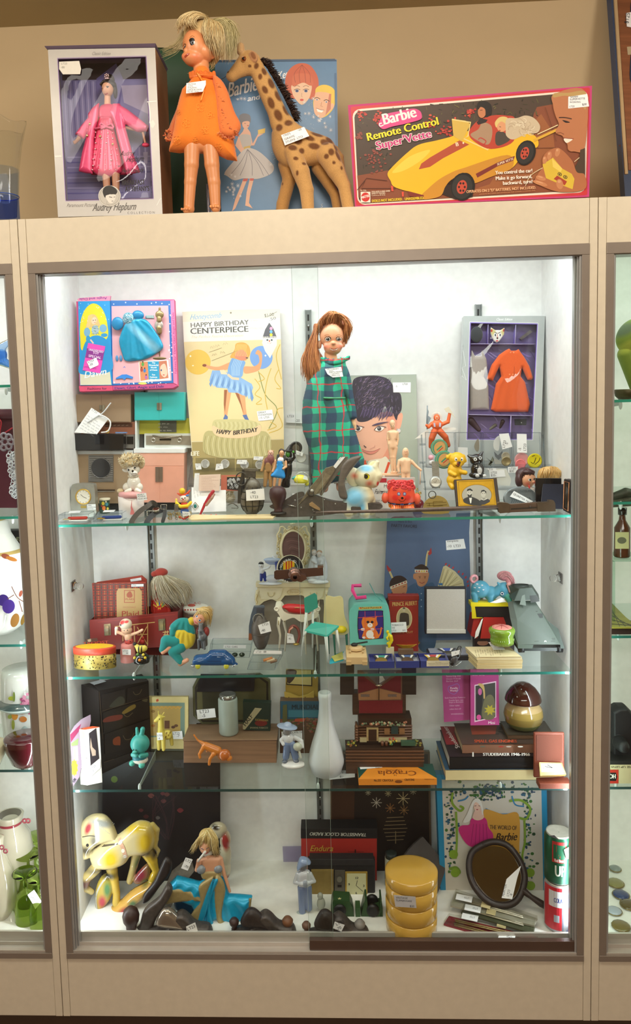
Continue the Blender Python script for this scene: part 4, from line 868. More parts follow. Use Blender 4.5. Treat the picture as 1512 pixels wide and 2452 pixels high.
g=T.mb('dress_form','gold');f=Fig(T,1.1,.6);f.c((1190,215,0),16,(1190,250,0),16,'#a48c60').e(1190,300,-4,58,55,22,'#a48c60').c((1185,350,0),34,(1185,380,0),36,'#a48c60').e(1182,440,-4,58,70,24,'#c8bcb0').c((1182,480,0),40,(1188,530,0),36,'#a48c60').c((1188,540,0),9,(1190,850,0),9,'#8c7450').e(1190,885,0,95,22,14,'#8c7858');f.mesh(g)
g=T.mb('gown_belt','chrome');g.pr(m,Q2(1005,310,1115,312,1118,352,1005,350),.001,.003,'#a8c4cc');g=T.mb('shoe');[g.sph(T.q(u,885,-10),(20*T.s,12*T.s,42*T.s),'#5c98cc',seg=10,ring=6)for u in(620,672)]
g=T.mb('hanger');g.tube([T.q(u,v,-10)for u,v in crv(Q2(735,1015,722,1000,705,1020,722,1080,722,1110),4,False)],7*T.s,'#3484d8',seg=6);g.pr(m,Q2(605,1150,690,1105,750,1102,836,1135,830,1160,745,1150,722,1180,695,1155,610,1165),.001,.003,'#3484d8')
b=T.mb('cover_flap','print',lab='blue front panel with a blonde figure on yellow',bev=0);b.pr(m,Q2(105,128,530,122,556,1250,130,1252),-.001,.005,'#1c94d4');b.h=.0052
b.po(m,Q2(285,160,380,180,450,270,495,430,480,640,180,790,135,640,135,420,190,250),'#e8d420',C=1);b.po(m,Q2(130,1085,530,1060,552,1245,135,1248),'#d8d2b8')
b.po(m,Q2(190,700,240,640,300,590,400,590,500,660,540,800,545,1060,140,1100,140,900),'#2090cc',C=1);b.po(m,Q2(240,330,290,300,345,320,385,400,385,460,220,480,230,400),'#dcb878',C=1);b.ell(m,318,385,36,50,'#ecc8a8',.2);b.po(m,Q2(240,320,300,300,290,360,260,470,215,480),'#e4c080');b.ell(m,308,382,6,6,'#30241c');b.ell(m,338,378,6,6,'#30241c');b.ell(m,330,410,9,4,'#c44c50')
for u,v,a,c in((225,540,42,62),(440,490,50,55),(240,630,30,44),(455,580,45,26)):b.ell(m,u,v,a,c,'#78aac8'if v<560 else '#2c94c8')
b.ell(m,335,510,50,65,'#a8bcc0');b.li(m,Q2(270,640,310,690),20,'#ecc8a8');[b.ell(m,r.u(290,385),r.u(455,570),5,5,'#5c7888',n=6)for i in range(40)];[b.ell(m,r.u(110,520),r.u(135,420),5,5,'#d8ecf8',n=6)for i in range(24)]
b.tx(m,'Dawn',180,1160,90,'#f4f8fa',W=300,sh=.35,rot=-10,B=3);b.tx(m,'Fashions for',228,1316,30,'#5c1c4c',W=260,rot=-1,h=0)if 0 else None
f2=T.mb('end_flap','paper');f2.pr(m,Q2(92,100,120,82,538,52,528,118,105,128),-.002,.004,'#ee92b0');f2.h=.0042;f2.tx(m,'Angie and Dale',490,68,32,'#7c2c8c',W=370,rot=177.5,B=2)
f2=T.mb('end_flap','paper');f2.pr(m,Q2(115,1262,556,1255,566,1322,125,1332),-.002,.005,'#d84a70');f2.h=.0052;f2.tx(m,'Fashions for',228,1312,30,'#4c1848',W=260,rot=-1,B=2)
s_=T.mb('special_sticker','paper');s_.pr(m,Q2(240,685,470,730,400,1090,168,1050),.0055,.0062,'#f04cb4');s_.h=.0065
s_.po(m,Q2(225,755,458,800,432,920,205,880),'#8c2c8c');s_.tx(m,'UNADVERTISED',245,785,28,'#f4d4ec',W=200,rot=10,B=2);s_.tx(m,'TOY',300,828,34,'#f4d4ec',W=82,rot=10,B=3);s_.tx(m,'SPECIAL',242,872,34,'#f4d4ec',W=170,rot=10,B=3);s_.tx(m,'LIMITED PRICE',185,1010,18,'#8c2c8c',rot=10)
tagp(T,m,Q2(225,935,350,882,384,960,380,985,268,1035),[('LT23',246,958,28,-22),('-30',258,1000,30,-22)],off=.0078)
# black box and string tag on brown kitchen counter
T=Ty('plastic_box','small black plastic box with clip on the brown toy stove top','box',G5,.258)
b=T.mb('case','gloss',bev=.001);T.box(b,38,672,630,866,-60,60,'#17181c');B_(T,'clip','clear',(300,680,402,795,-66,-61,(.75,.78,.84)));B_(T,'lens_strip','gloss',(530,655,660,668,-40,0,'#7098d0'))
T=Thing('string_tag','white handwritten tag on a looped string, leaning on the brown kitchen','tag',Y=T.Y-.018,cr=G5);m=T.tilt((38,670,T.Y),(300,670,T.Y),(245,375,T.Y+.012))
b=T.mb('tag_card','paper');b.pr(m,Q2(240,372,440,500,305,680,38,662),-.0003,.0003,'#f6f7f8');b.h=.0004;b.tx(m,'LT23',240,405,24,'#8a8e98',rot=32);b.scrib(m,195,440,230,200,6,col='#7c808c',rot=32,th=3,seed=8)
b=T.mb('string','matte');b.tube([m.p(u,v,h)for u,v,h in[(x[0],x[1],.003)for x in crv(Q2(200,545,300,480,380,430,460,330,470,325),5,False)]],8*T.s,'#d8dadc',seg=5);b.tube([m.p(x[0],x[1],.005)for x in crv(Q2(330,460,400,480,460,530,465,590,435,650,360,664),5,False)],9*T.s,'#e8e8e8',seg=5);b.torus(m.p(433,655,.004),16*T.s,4*T.s,'#c8a838')
# birthday card
T=Ty('birthday_card','large honeycomb birthday centerpiece card standing at the back of the top shelf','card',H5,.29)
m=T.tilt((180,2050,.265),(1400,2000,.265),(1345,55,.325));b=T.mb('card','paper');b.pr(m,Q2(38,95,690,70,1345,55,1400,1500,1405,2330,195,2330,100,1150),-.004,0,'#e9ddbc');b=T.mb('printed_front','print')
b.po(m,Q2(40,98,1343,58,1362,462,58,497),'#f0ead8');b.po(m,Q2(40,98,1343,58,1352,175,45,230),'#e9e0c6');b.po(m,Q2(58,500,1362,465,1400,1800,160,1830),'#e4cf9c');b.po(m,Q2(165,1840,1400,1805,1403,2320,190,2320),'#ab9862')
b.tx(m,'Honeycomb',135,200,70,'#8ab0cc',W=420,sh=.4,rot=-4,B=2);b.tx(m,'HAPPY BIRTHDAY',145,305,62,'#5c5a54',W=785,rot=-3.2,B=4);b.tx(m,'CENTERPIECE',142,392,76,'#4c4a46',W=780,rot=-2.4,B=6)
b.tx(m,'The Perfect Festive Decoration',150,450,36,'#e0c4a0',W=700,sh=.4,rot=-2);b.tx(m,'12" HIGH',945,222,18,'#b8b4a8',W=110,rot=-2);b.tx(m,'WITH BALLOONS',940,330,26,'#d4cdb8',W=180,rot=-2)
b.tx(m,'$1.00',1140,165,42,'#3c3c3c',W=130,rot=-8);b.li(m,Q2(1170,165,1308,92),5,'#3c3c3c');b.tx(m,'.50',1205,215,36,'#5c5c5c',W=95,rot=-14)
b.po(m,Q2(1205,235,1265,320,1305,450,1308,540,1215,715,1150,620,1112,500,1125,430,1150,330),'#efe9da');b.po(m,Q2(1205,238,1262,320,1300,420,1120,425,1150,330),'#5c5a60');b.tx(m,'DOUBL-GLO',1120,445,24,'#3c3a40',W=180,rot=-1,B=2)
for v,c in((317,'#f0a0c0'),(360,'#6cb4e0'),(403,'#e8e040')):b.ell(m,1230,v,20,21,c)
for u in(1180,1238):b.ell(m,u,472,13,13,'#4a5458')
b.ell(m,1208,485,9,15,'#d86040');b.li(m,Q2(1180,505,1205,522,1235,505),4,'#c07050',C=1)
b.ell(m,248,768,170,168,'#e6bc50',n=36);b.ell(m,148,688,12,12,'#fff4d0');b.ell(m,182,815,12,8,'#fff4d0');b.ell(m,1098,705,152,155,'#7aa2da',n=36);b.po(m,Q2(1105,500,1308,540,1215,715,1150,620),'#efe9da');b.ell(m,1155,680,12,12,'#e8f0ff')
SKN='#e0a070'
b.li(m,Q2(1060,890,1150,1200,1310,1400,1200,1660),10,'#7c8848',C=1)
for L in(Q2(1230,850,1180,1000,1150,1200,1180,1400),Q2(1330,870,1280,1000,1360,1120,1300,1120),Q2(1010,990,1080,1100,1015,1200,1100,1260,1030,1330,1110,1330),Q2(1390,1380,1310,1420,1380,1630,1200,1720),Q2(1060,900,1140,990,1060,1030),Q2(1220,1570,1300,1630,1180,1680),Q2(1350,530,1300,700,1370,1000)):b.li(m,L,11,'#d2b04e',C=1)
b.po(m,Q2(310,810,345,790,400,815,520,830,650,780,690,770,680,850,560,880,430,865,330,830),SKN,C=1);b.ell(m,335,812,28,18,'#8c4c30');b.po(m,Q2(870,830,1000,825,1070,770,1060,680,1020,655,1050,605,1100,640,1110,720,1090,840,1040,890,880,920),SKN,C=1)
b.po(m,Q2(600,1140,700,1140,680,1260,655,1400,640,1490,600,1490,595,1330),SKN);b.po(m,Q2(600,1140,640,1140,625,1300,610,1440,595,1330),'#9c5c38');b.po(m,Q2(740,1160,880,1200,890,1380,905,1490,860,1490,820,1340),SKN);b.po(m,Q2(740,1160,800,1200,850,1400,868,1470,820,1340),'#9c5c38')
b.po(m,Q2(590,1520,615,1465,650,1500,640,1585,590,1588),'#5470a8');b.po(m,Q2(845,1480,900,1470,940,1560,900,1572),'#5470a8')
b.po(m,Q2(440,880,560,880,780,950,970,1060,990,1110,950,1225,850,1215,780,1180,660,1175,640,1120,500,1110,400,1020),'#8ab0dc')
for i in range(15):t=i/14;u0,v0=450+t*480,900+t*180;u1,v1=405+t*555,1030+t*200-60*sin(t*3.1)+60;b.po(m,[(u0+20,v0),(u1+36,v1-40),(u1+14,v1+12),(u1-6,v1-30)],'#a4c6ea'if i%2 else '#6c94c8')
b.po(m,Q2(715,700,760,720,880,760,860,850,840,960,760,970,655,920,660,820),'#7ea8d8',C=1);[b.li(m,[(740+i*22,730),(700+i*22,830),(710+i*18,950)],6,'#b8d4f0')for i in range(6)]
b.li(m,Q2(650,935,710,985,800,995),32,'#e8c8a8');b.po(m,Q2(540,875,600,870,650,935,560,930),'#ecd4b4')
b.po(m,Q2(760,520,860,505,930,550,950,640,925,700,890,740,820,745,740,720,680,700,740,600),'#eaa850',C=1);b.po(m,Q2(760,640,840,600,900,660,890,735,820,745,745,700),'#e08c6c',C=1);[b.li(m,[(780+i*18,530),(750+i*20,620),(760+i*22,690)],5,'#f4cc80',C=1)for i in range(8)];b.ell(m,905,712,16,8,'#3c3c4c')
b.po(m,Q2(455,1560,600,1535,900,1540,1085,1600,1060,1700,800,1760,480,1720),'#ccc28c',C=1);b.po(m,Q2(330,1740,380,1690,470,1690,1050,1690,1180,1720,1230,1840,1190,2010,900,2060,600,2060,350,1990,315,1880),'#bdb27c',C=1)
for i in range(24):u=340+i*38;b.li(m,[(u+14,1760-12*sin(i/23*3.1)),(u-8,1880),(u+18,2010+30*sin(i/23*3.1))],7,'#dcd4a8'if i%2 else '#9a905c',C=1)
for i in range(20):u=480+i*30;b.li(m,[(u,1570),(u+16,1620),(u,1670)],5,'#e0d8b0'if i%2 else '#a89e6c')
b.po(m,Q2(450,1620,560,1670,780,1690,960,1670,1085,1610,1080,1720,960,1770,760,1790,540,1770,452,1710),'#e8c8a0',C=1);b.tx(m,'HAPPY',488,1722,58,'#1c1814',W=190,rot=6,sh=.2,B=6);b.tx(m,'BIRTHDAY',715,1748,58,'#1c1814',W=330,rot=-8,sh=.2,B=6)
b.tx(m,'LIFE',150,2025,56,'#efe8d0',W=112,B=7);b.rect(m,178,1960,265,1968,'#e4dcc0');b.scrib(m,380,520,330,200,2,col='#a8946c',rot=-14,th=4,seed=5);b.li(m,Q2(400,635,570,575),4,'#a8946c');b.li(m,Q2(435,748,780,615),4,'#a8946c');b.ell(m,690,108,12,12,'#8c8068')
tagp(T,m,Q2(1038,1430,1245,1405,1265,1538,1062,1558),[('GREAT',1055,1460,24,-5),('CONDITION',1058,1492,22,-5),('-15  LT23',1068,1530,24,-5)])
# redhead plaid doll
CP=(715,730,5.45)
T=Ty('redhead_doll','tall long-haired redhead doll in a green plaid dress on the top shelf','doll',CP,.215)
par=b=T.mb('body','skin');f=Fig(T,1.5,2.5);SK='#e6a27a'
f.e(435,400,0,158,180,150,SK,rot=-4).e(450,540,-30,122,118,110,SK).e(455,510,-140,30,24,26,SK,k=14).e(375,540,-75,45,42,40,SK).e(540,540,-70,42,42,40,SK).e(272,520,10,32,56,26,SK).e(590,510,10,20,46,22,SK).c((420,640,20),80,(430,760,20),84,SK)
f.c((440,760,30),70,(440,2100,30),80,SK).ch(Q4(560,850,20,30,690,1400,20,30,700,1440,10,40,725,1560,0,30,738,1610,0,22),'#f0c49c').ch(Q4(350,2150,20,60,340,2400,20,50),'#c08870').ch(Q4(540,2150,20,60,545,2390,20,50),'#c08870')
f.spot(360,545,42,34,'#ee8c74',soft=.9).spot(545,540,38,34,'#ee8c74',soft=.9);f.mesh(b)
F=f;e=T.mb('face','gloss',par=par);eyes(e,F,Q2(382,458,530,458),34,iris='#2c2a28',sq=.72)
for u in(380,532):e.li(F,[(u-42,412),(u,398),(u+38,418)],4,'#c08458',C=1)
e.po(F,Q2(405,572,460,580,515,572,490,595,455,602,425,594),'#f4e8e0',C=1);e.li(F,Q2(402,570,460,580,518,570),7,'#c86858',C=1);e.li(F,Q2(428,598,458,606,490,597),7,'#d47868',C=1);e.ell(F,445,520,5,4,'#c07458');e.ell(F,468,520,5,4,'#c07458')
b=T.mb('hair','hair');f=Fig(T,1.7,3);HC='#a85c34';f.e(440,260,70,195,150,150,HC).e(600,330,60,60,190,70,HC).pg(Q2(200,250,180,450,100,560,80,800,140,1040,260,1140,340,1080,370,900,330,700,260,560,260,300),40,60,HC,R=60);f.mesh(b)
hair(T,b,[Q3(430,160,-60,300,200,-70,255,330,-60,250,420,-20),Q3(560,130,0,420,100,-100,330,170,-130,300,260,-100),Q3(380,140,-60,520,130,-140,640,200,-100,690,300,-30,640,450,0),Q3(520,160,-40,620,240,-100,620,380,-60,600,540,0)],330,6,'#b4683c','#dc9a60',12,14)
hair(T,b,[Q3(240,250,20,190,420,0,110,600,10,90,800,0,160,1080,-40),Q3(250,300,-20,230,500,-40,240,700,-60,300,900,-90,330,1110,-70),Q3(220,280,40,150,500,40,60,700,30,70,960,20)],380,6.5,'#9c5430','#d88c54',18,22,seed=4,pts=11)
par=b=T.mb('dress','plaid');f=Fig(T,1.7,2);GP='#1fb08c'
f.pg(Q2(310,720,610,720,640,900,610,1150,640,1350,760,1700,860,2020,850,2120,640,2280,420,2330,185,2350,150,1900,60,1650,45,1500,60,1250,120,1000,220,850),10,150,GP,R=150,fold=(34,26,420,500),C=0)
f.pg(Q2(610,790,680,950,720,1200,760,1420,755,1480,660,1480,640,1250,560,1050),-30,50,GP,R=50);f.mesh(b)
b=T.mb('collar_ruffle','plaid',par=par);f=Fig(T,1.5,1);r=RN(3)
for i in range(18):a=i/17;f.c((320+a*330,745+40*sin(a*3.1)-50*a,-40-80*sin(a*3.1)),26,(310+a*350+r.u(-10,10),700+50*sin(a*3.1)-30*a+r.u(-20,10),-60-70*sin(a*3.1)),16,GP)
f.mesh(b);b=T.mb('sash','silk',par=par);b.tube([T.q(u,v,w)for u,v,w in crv(Q3(265,1210,-110,430,1218,-150,610,1215,-80),5,False)],15*T.s,'#3c8c60')
b=T.mb('petticoat_lace','cloth',par=par);f=Fig(T,1.4,1);[f.c((460+i*24,2270,-20),22,(455+i*24,2310+12*(i%2),-30),14,'#d8d4cc')for i in range(9)];f.mesh(b)
tagp(T,T.pl(-165),Q2(345,835,560,810,585,935,450,948,380,905),[('VINTAGE $10',370,850,18,-4),('IDEAL',400,872,16,-4),('HAIR TO MEASURE',400,893,15,-6),('+ GROWTH',420,913,15,-6),('DRESS LT23',430,933,15,-4)])
b=T.mb('shoe','leather');[b.sph(T.q(u,T.vz(u,S1,w,2400)-42,w),(52*T.s,90*T.s,40*T.s),'#6c3828')for u,w in((340,-10),(545,-10))]
# portrait book
P8=(830,880,8.4)
T=Ty('portrait_book','grey-green photo book with a dark-haired woman resting her chin on her hands','book',P8,.30)
m=T.tilt((100,2400,.285),(1440,2400,.285),(1410,140,.325));b=T.mb('cover','paper',bev=.0006);b.pr(m,Q2(80,160,1410,138,1450,2560,150,2560),-.012,0,'#a4aca4');b=T.mb('cover_print','print')
b.po(m,Q2(90,175,1405,150,1440,2550,160,2550),'#a9b3a6')
b.po(m,Q2(180,1000,800,900,1000,1050,860,1700,900,1800,760,1900,430,1880,340,1800,250,1550,175,1250),'#eab096',C=1);b.po(m,Q2(1030,970,1100,910,1135,960,1120,1080,1080,1220,1010,1220,990,1080),'#eea88e',C=1);b.po(m,Q2(790,900,1000,1000,1010,1250,940,1500,870,1830,700,1880,860,1500),'#e69a80',C=1)
b.po(m,Q2(200,1010,150,700,120,330,210,200,480,165,700,180,860,250,950,400,950,500,1080,520,1115,700,1105,860,1040,960,1010,1060,960,980,900,800,840,900,780,780,700,900,500,1040,380,1090,250,1090),'#2c2438',C=1)
r=RN(6)
for i in range(260):
 u,v=r.u(160,880),r.u(220,900);a=-.15-(v-200)/1400+r.u(-.2,.2)+(.5 if u<300 else 0)*-1;l=r.u(40,130)
 if u+l>930 or(v>700 and u>820):continue
 b.li(m,[(u,v),(u+l*.5*cos(a),v+l*.5*sin(a)),(u+l*cos(a-.3),v+l*sin(a-.3))],r.u(5,11),r.c(('#5c4c78','#7c6890','#a890a8','#463a5c')),tp=1)
for i in range(22):u=300+i*29;v=960-abs(i-14)*4;b.li(m,[(u+60,v-140),(u+15,v),(u-20+r.u(-10,10),v+r.u(40,120))],20,'#3c3054'if i%2 else '#5c4c78',C=1,tp=1)
for i in range(40):u,v=r.u(880,1080),r.u(540,950);b.li(m,[(u,v),(u+10,v+30),(u+8,v+60)],5,r.c(('#6c5c80','#1c1828','#8c80a0')),C=1)
b.po(m,Q2(510,1170,620,1120,780,1095,850,1095,760,1120,620,1160),'#4c3c5c',C=1);b.po(m,Q2(180,1140,250,1175,310,1215,190,1175),'#4c3c5c')
for(u,v,a)in((665,1235,85),(240,1235,75)):b.po(m,[(u-a*1.2,v+10),(u-a*.3,v-48),(u+a*.5,v-45),(u+a*1.1,v-20),(u+a*.4,v+40),(u-a*.5,v+45)],'#f4e8e0',C=1);b.ell(m,u-5,v-3,42,44,'#4a4450');b.ell(m,u-5,v-3,20,22,'#141018');b.ell(m,u-12,v-16,8,10,'#f4f4f4',n=8);b.li(m,[(u-a*1.25,v+22),(u-a*.4,v-48),(u+a*.5,v-50),(u+a*1.6,v-30)],14,'#2c2030',C=1)
b.li(m,Q2(350,1570,375,1595,400,1610),18,'#3c2430',C=1);b.li(m,Q2(470,1640,560,1600,575,1560),8,'#c88478',C=1);b.po(m,Q2(310,1650,420,1690,520,1690,660,1640,590,1710,500,1740,400,1720),'#dc8474',C=1);b.li(m,Q2(305,1640,420,1685,540,1685,680,1630),9,'#904848',C=1)
b.po(m,Q2(430,1920,560,1850,700,1830,780,1790,840,1850,900,2000,900,2300,420,2320),'#ece2cc',C=1);b.li(m,Q2(860,1905,780,2140),50,'#e0502c');b.li(m,Q2(360,1870,390,1990),60,'#e0502c');b.po(m,Q2(640,2200,1100,2200,1100,2500,640,2500),'#e8e4dc');b.ell(m,1055,1275,34,40,'#e4d8dc')
tagp(T,m,Q2(932,303,1295,300,1292,505,945,500),[('LT23',1130,350,34,-1),('- 5',970,400,34,-3)])
# silver gown box right
Q6=(1090,740,6.574)
T=Ty('boxed_outfit','silver window box with orange doll coat, grey dress and cat mask, back right','box',Q6,.295)
m=T.tilt((80,1900,.275),(1340,1900,.275),(1420,110,.305));mb_=Pl(m.o-m.n*.022,m.n,Q6)
W4=Q2(245,215,1300,235,1215,2050,190,2050);O4=Q2(140,110,1420,108,1345,2380,65,2390)
b=T.mb('front_frame')
for i in range(4):j=(i+1)%4;b.pr(m,[O4[i],O4[j],W4[j],W4[i]],-.001,0,'#b4bab8');b.li(m,[W4[i],W4[j]],14,'#8c78c8');b.li(m,[(W4[i][0]-12*(1 if i in(0,3)else-1),W4[i][1]-14*(1 if i<2 else-1)),(W4[j][0]-12*(1 if j in(0,3)else-1),W4[j][1]-14*(1 if j<2 else-1))],6,'#f0f2f4')
b.tx(m,'Classic Edition',648,180,38,'#f4f6f6',W=250,sh=.35,B=2);b.li(m,Q2(120,600,170,900,110,920,180,1120,110,1050),6,'#e4e8e8');b.li(m,Q2(100,1050,130,560),5,'#8c9492')
b=T.mb('carton_wall');A=[m.p(*x)for x in O4];Bk=[a-m.n*.028 for a in A];[b.add([A[i],Bk[i],Bk[(i+1)%4],A[(i+1)%4]],[(0,1,2,3)],'#cfd4d4')for i in range(4)];b.add(Bk,[(3,2,1,0)],'#cfd4d4')
b=T.mb('satin_liner','silk');b.po(mb_,Q2(225,200,1330,210,1250,2080,170,2080),'#6c5c8c',h=0);r=RN(8)
for i in range(46):u,v=r.u(260,1200),r.u(560,2000);a=r.u(.3,1.1);l=r.u(60,200);b.li(mb_,crv([(u,v),(u+l*.5*cos(a),v+l*.3),(u+l*cos(a),v+l*sin(a))],3,False),r.u(8,22),r.c(('#8870b8','#564878','#9c8cc0')),tp=1)
b=T.mb('divider')
for L in(Q2(255,545,1275,550),Q2(225,1660,1230,1680),Q2(528,240,525,540),Q2(965,245,950,550),Q2(888,1680,880,2050)):a_=[m.p(*x,-.003)for x in L];c_=[m.p(*x,-.022)for x in L];b.add(a_+c_[::-1],[(0,1,2,3)],'#9078d0');b.tube(a_,.0007,'#d8ccf0',seg=4)
b=T.mb('grey_dress','cloth');T2Y=T.Y;f=Fig(T,1.1,.8);f.pg(Q2(270,640,320,740,420,735,430,640,500,780,515,900,460,1065,530,1200,545,1590,245,1595,240,1070,255,800),25,42,'#aaa098',R=60,C=0,fold=(5,30,380,700));f.mesh(b)
b=T.mb('orange_coat','cloth');f=Fig(T,1.1,.8);OC='#e86024'
f.pg(Q2(860,620,890,655,960,655,1010,630,1040,680,1100,760,1180,900,1235,1080,1220,1115,1150,1115,1060,920,1040,1060,1110,1150,1190,1500,1160,1620,640,1620,570,1585,610,1400,650,1180,735,1060,705,900,600,1130,505,1100,580,880,700,720,800,650),20,48,OC,R=60,C=0,fold=(4,24,900,800));f.mesh(b);F=f;b.h=.0003
b.li(F,Q2(940,670,925,1000,900,1610),7,'#b84418');b.li(F,Q2(740,1000,1045,1005),6,'#b84418');b.li(F,Q2(735,1065,1050,1065),6,'#b84418');[b.ell(F,u,v,13,13,'#f49058')for u,v in((870,683),(920,685),(855,1030),(905,1030))];b.li(F,Q2(780,1110,730,1190),10,'#a83c14',tp=1);b.li(F,Q2(1000,1100,1012,1170),8,'#a83c14',tp=1)
b=T.mb('cat_mask','gloss');f=Fig(T,.8,.5);f.pg(Q2(570,285,640,330,720,330,785,290,780,400,745,450,700,510,660,530,620,505,585,440,565,380),20,24,'#ece8e0',R=20,C=0);f.spot(600,350,40,70,'#d0c488',soft=.4).spot(760,350,36,70,'#d0c488',soft=.4).spot(580,340,14,24,'#c04838').spot(768,335,14,24,'#c04838');f.mesh(b);F=f;b.h=.0003
for u in(632,708):b.ell(F,u,408,20,32,'#ffffff');b.ell(F,u+3,410,10,22,'#24343c')
b.ell(F,668,458,13,14,'#3c2c34');b.ell(F,663,500,20,10,'#d8404c');b.li(F,Q2(625,365,665,385),7,'#30282c');b.li(F,Q2(715,362,680,385),7,'#30282c');b.li(F,Q2(668,390,668,450),5,'#d8404c');[b.li(F,[(600,440+k*18),(560,450+k*16)],5,'#e8e8e4')for k in(0,1)]
b=T.mb('black_hat','cloth');b.sph(T.q(350,400,30),(95*T.s,30*T.s,125*T.s),'#34383c');b=T.mb('hair_comb','metal');b.pr(mb_,Q2(1000,470,1170,340,1210,370,1040,495),.004,.008,'#6a625e');b=T.mb('handbag','cloth',bev=.001);T.box(b,945,1730,1135,1905,20,60,'#44484c');b.sph(T.q(1052,1790,14),9*T.s,'#d8dce0');b=T.mb('shoe');f=Fig(T,1.2,1);f.c((760,1770,30),34,(710,1880,30),20,'#3c2c30').c((560,1890,30),24,(640,1830,30),30,'#6c6860').c((260,1760,40),60,(380,1900,30),40,'#4c3844');f.mesh(b)
w_=T.mb('window_film','clear');film(w_,m,W4,-.002,.0012,(.95,.955,.965))
# ---- shelf 1, small things
def Tt(name,label,cat,u,v,Z,cr,**k):return Thing(name,label,cat,g=(u,v,Z),cr=cr,**k)
T=Tt('desk_clock','silver-framed small clock with gold rim at the left end of the top shelf','clock',140,1640,S1,G5)
b=T.mb('body','metal',bev=.002);b.pr(T.pl(),crv([(5,1290),(60,1262),(230,1262),(272,1295),(285,1480),(275,T.vz(200,S1)),(10,T.vz(50,S1)),(-2,1450)],3),-.022,0,'#a8a69c')
b=T.mb('bezel','gold');c=T.q(144,1412,-2);b.torus(c,88*T.s,8*T.s,'#d8b050');b=T.mb('dial','print');b.h=.0006;clock_face(b,T.pl(),144,1412,82,hands=((-48,.5),(115,.55)));b=T.mb('name_plate','gold');T.box(b,115,1515,180,1545,-3,0,'#b89c50')
tagp(T,T.pl(-12),Q2(190,1500,290,1496,292,1562,196,1568),[('MINI',200,1520,14),('COMPUTER',200,1540,13),('CLOCK',200,1558,13)])
T=Tt('powder_jar','tiny colourful printed tin with cream lid behind the clear pin boxes','tin',398,1600,S1,G5)
b=T.mb('jar');T.lathe(b,398,Q2(1600,60,1450,60),'#2c4a3c');b=T.mb('lid');T.lathe(b,396,Q2(1452,64,1430,64,1427,55),'#e4dcc0');m=T.pl(-61);b=T.mb('decoration','print')
for u,v,a,c in((375,1490,22,'#d8c040'),(420,1500,20,'#2c7c8c'),(385,1545,26,'#e0742c'),(430,1550,16,'#d8c040'),(360,1520,10,'#c83c3c'),(410,1470,10,'#e4dcc0')):b.ell(m,u,v,a*.8,a,c)
for nm,lb,q,col in(('pin_box','clear box of pins with a yellow medal and red ribbon, far left front',Q2(-120,1540,240,1540,210,1700,-150,1710),('#c83c2c','#d8c490')),('pin_box','clear box with a blue ribbon medal beside the pin box, front left',Q2(265,1560,640,1550,600,1690,262,1700),('#24408c','#c8a040'))):
 T=Tt(nm,lb,'box',(q[3][0]+q[2][0])/2,q[3][1],S1,G5);q=[(q[3][0]+8,q[3][1]-85),(q[2][0]-5,q[2][1]-85),q[2],q[3]]
 crystal(T,q,.045,name='case');w=60;b=T.mb('ribbon','cloth');f=Fig(T,.9,1);cx=(q[3][0]+q[2][0])/2;f.c((cx-70,q[3][1]-36,w),18,(cx+130,q[3][1]-44,w),18,col[0]);f.mesh(b)
 b=T.mb('medal','gold');b.sph(T.q(cx-90,q[3][1]-30,w-20),(52*T.s,40*T.s,8*T.s),col[1],seg=16,ring=8);b=T.mb('pin_card','paper');T.box(b,cx-60,q[3][1]-20,cx+150,q[3][1]-12,20,150,'#e8e4d8')
 tagp(T,ZP(T.loc.z+85*T.s,G5),[(cx-40,q[0][1]-40),(cx+90,q[0][1]-44),(cx+70,q[0][1]-20),(cx-60,q[0][1]-16)],off=.0015)
T=Tt('poodle_figurine','white poodle figurine with fur topknot sitting on a pink and white tin','figurine',710,1640,S1,G5)
b=T.mb('tin');vb=T.vz(710,S1);T.lathe(b,712,[(vb,148),(1400,152,'#e6dcd8')],'#e6dcd8');b=T.mb('tin_lid');T.lathe(b,712,Q2(1412,156,1370,156,1352,140,1340,20),'#dca0a0')
b=T.mb('tin_drawing','print');m=T.pl(-153);b.li(m,Q2(712,1450,705,1540,718,1620),14,'#d87c7c',tp=1);b.po(m,Q2(690,1620,712,1520,750,1620),'#d87c7c');b.li(m,Q2(600,1420,700,1452,800,1420),4,'#c8b0a8',C=1)
b,F=fg(T,'dog_body','porc',[('e',735,1250,0,78,95,70,'#ece6dc'),('e',660,1300,20,60,55,60,'#ece6dc'),('e',800,1300,-10,45,50,50,'#ece6dc'),('c',Q4(730,1180,0,46,730,1120,0,60),'#ece6dc'),('e',735,1085,-10,78,70,70,'#ece6dc'),('e',755,1130,-60,40,28,40,'#ece6dc'),('e',630,1105,10,36,20,20,'#ece6dc',20),('c',Q4(700,1330,-60,26,660,1345,-70,22),'#ece6dc'),('c',Q4(780,1330,-60,26,820,1345,-60,22),'#ece6dc')],1.,1.6)
e=T.mb('features','gloss');e.h=.0004;face(e,F,Q2(690,1092,765,1070),13,Q2(720,1140,755,1128,790,1132),(742,1104,13,'#1c1818'),'#503830',4)
b=T.mb('bead_collar','porc');[b.sph(T.q(732+60*cos(a),1165+14*sin(a),-62*sin(a)),8*T.s,'#d8ccb4',seg=8,ring=5)for a in lin(-.2,3.34,12)]
b=T.mb('fur_topknot','fuzz');f=Fig(T,1.3,2);f.e(715,980,0,125,75,90,'#ddc8a0').e(620,1000,0,50,80,50,'#ddc8a0').e(820,1010,0,45,75,50,'#ddc8a0').e(575,1345,20,45,28,40,'#ddc8a0');f.mesh(b);r=RN(5)
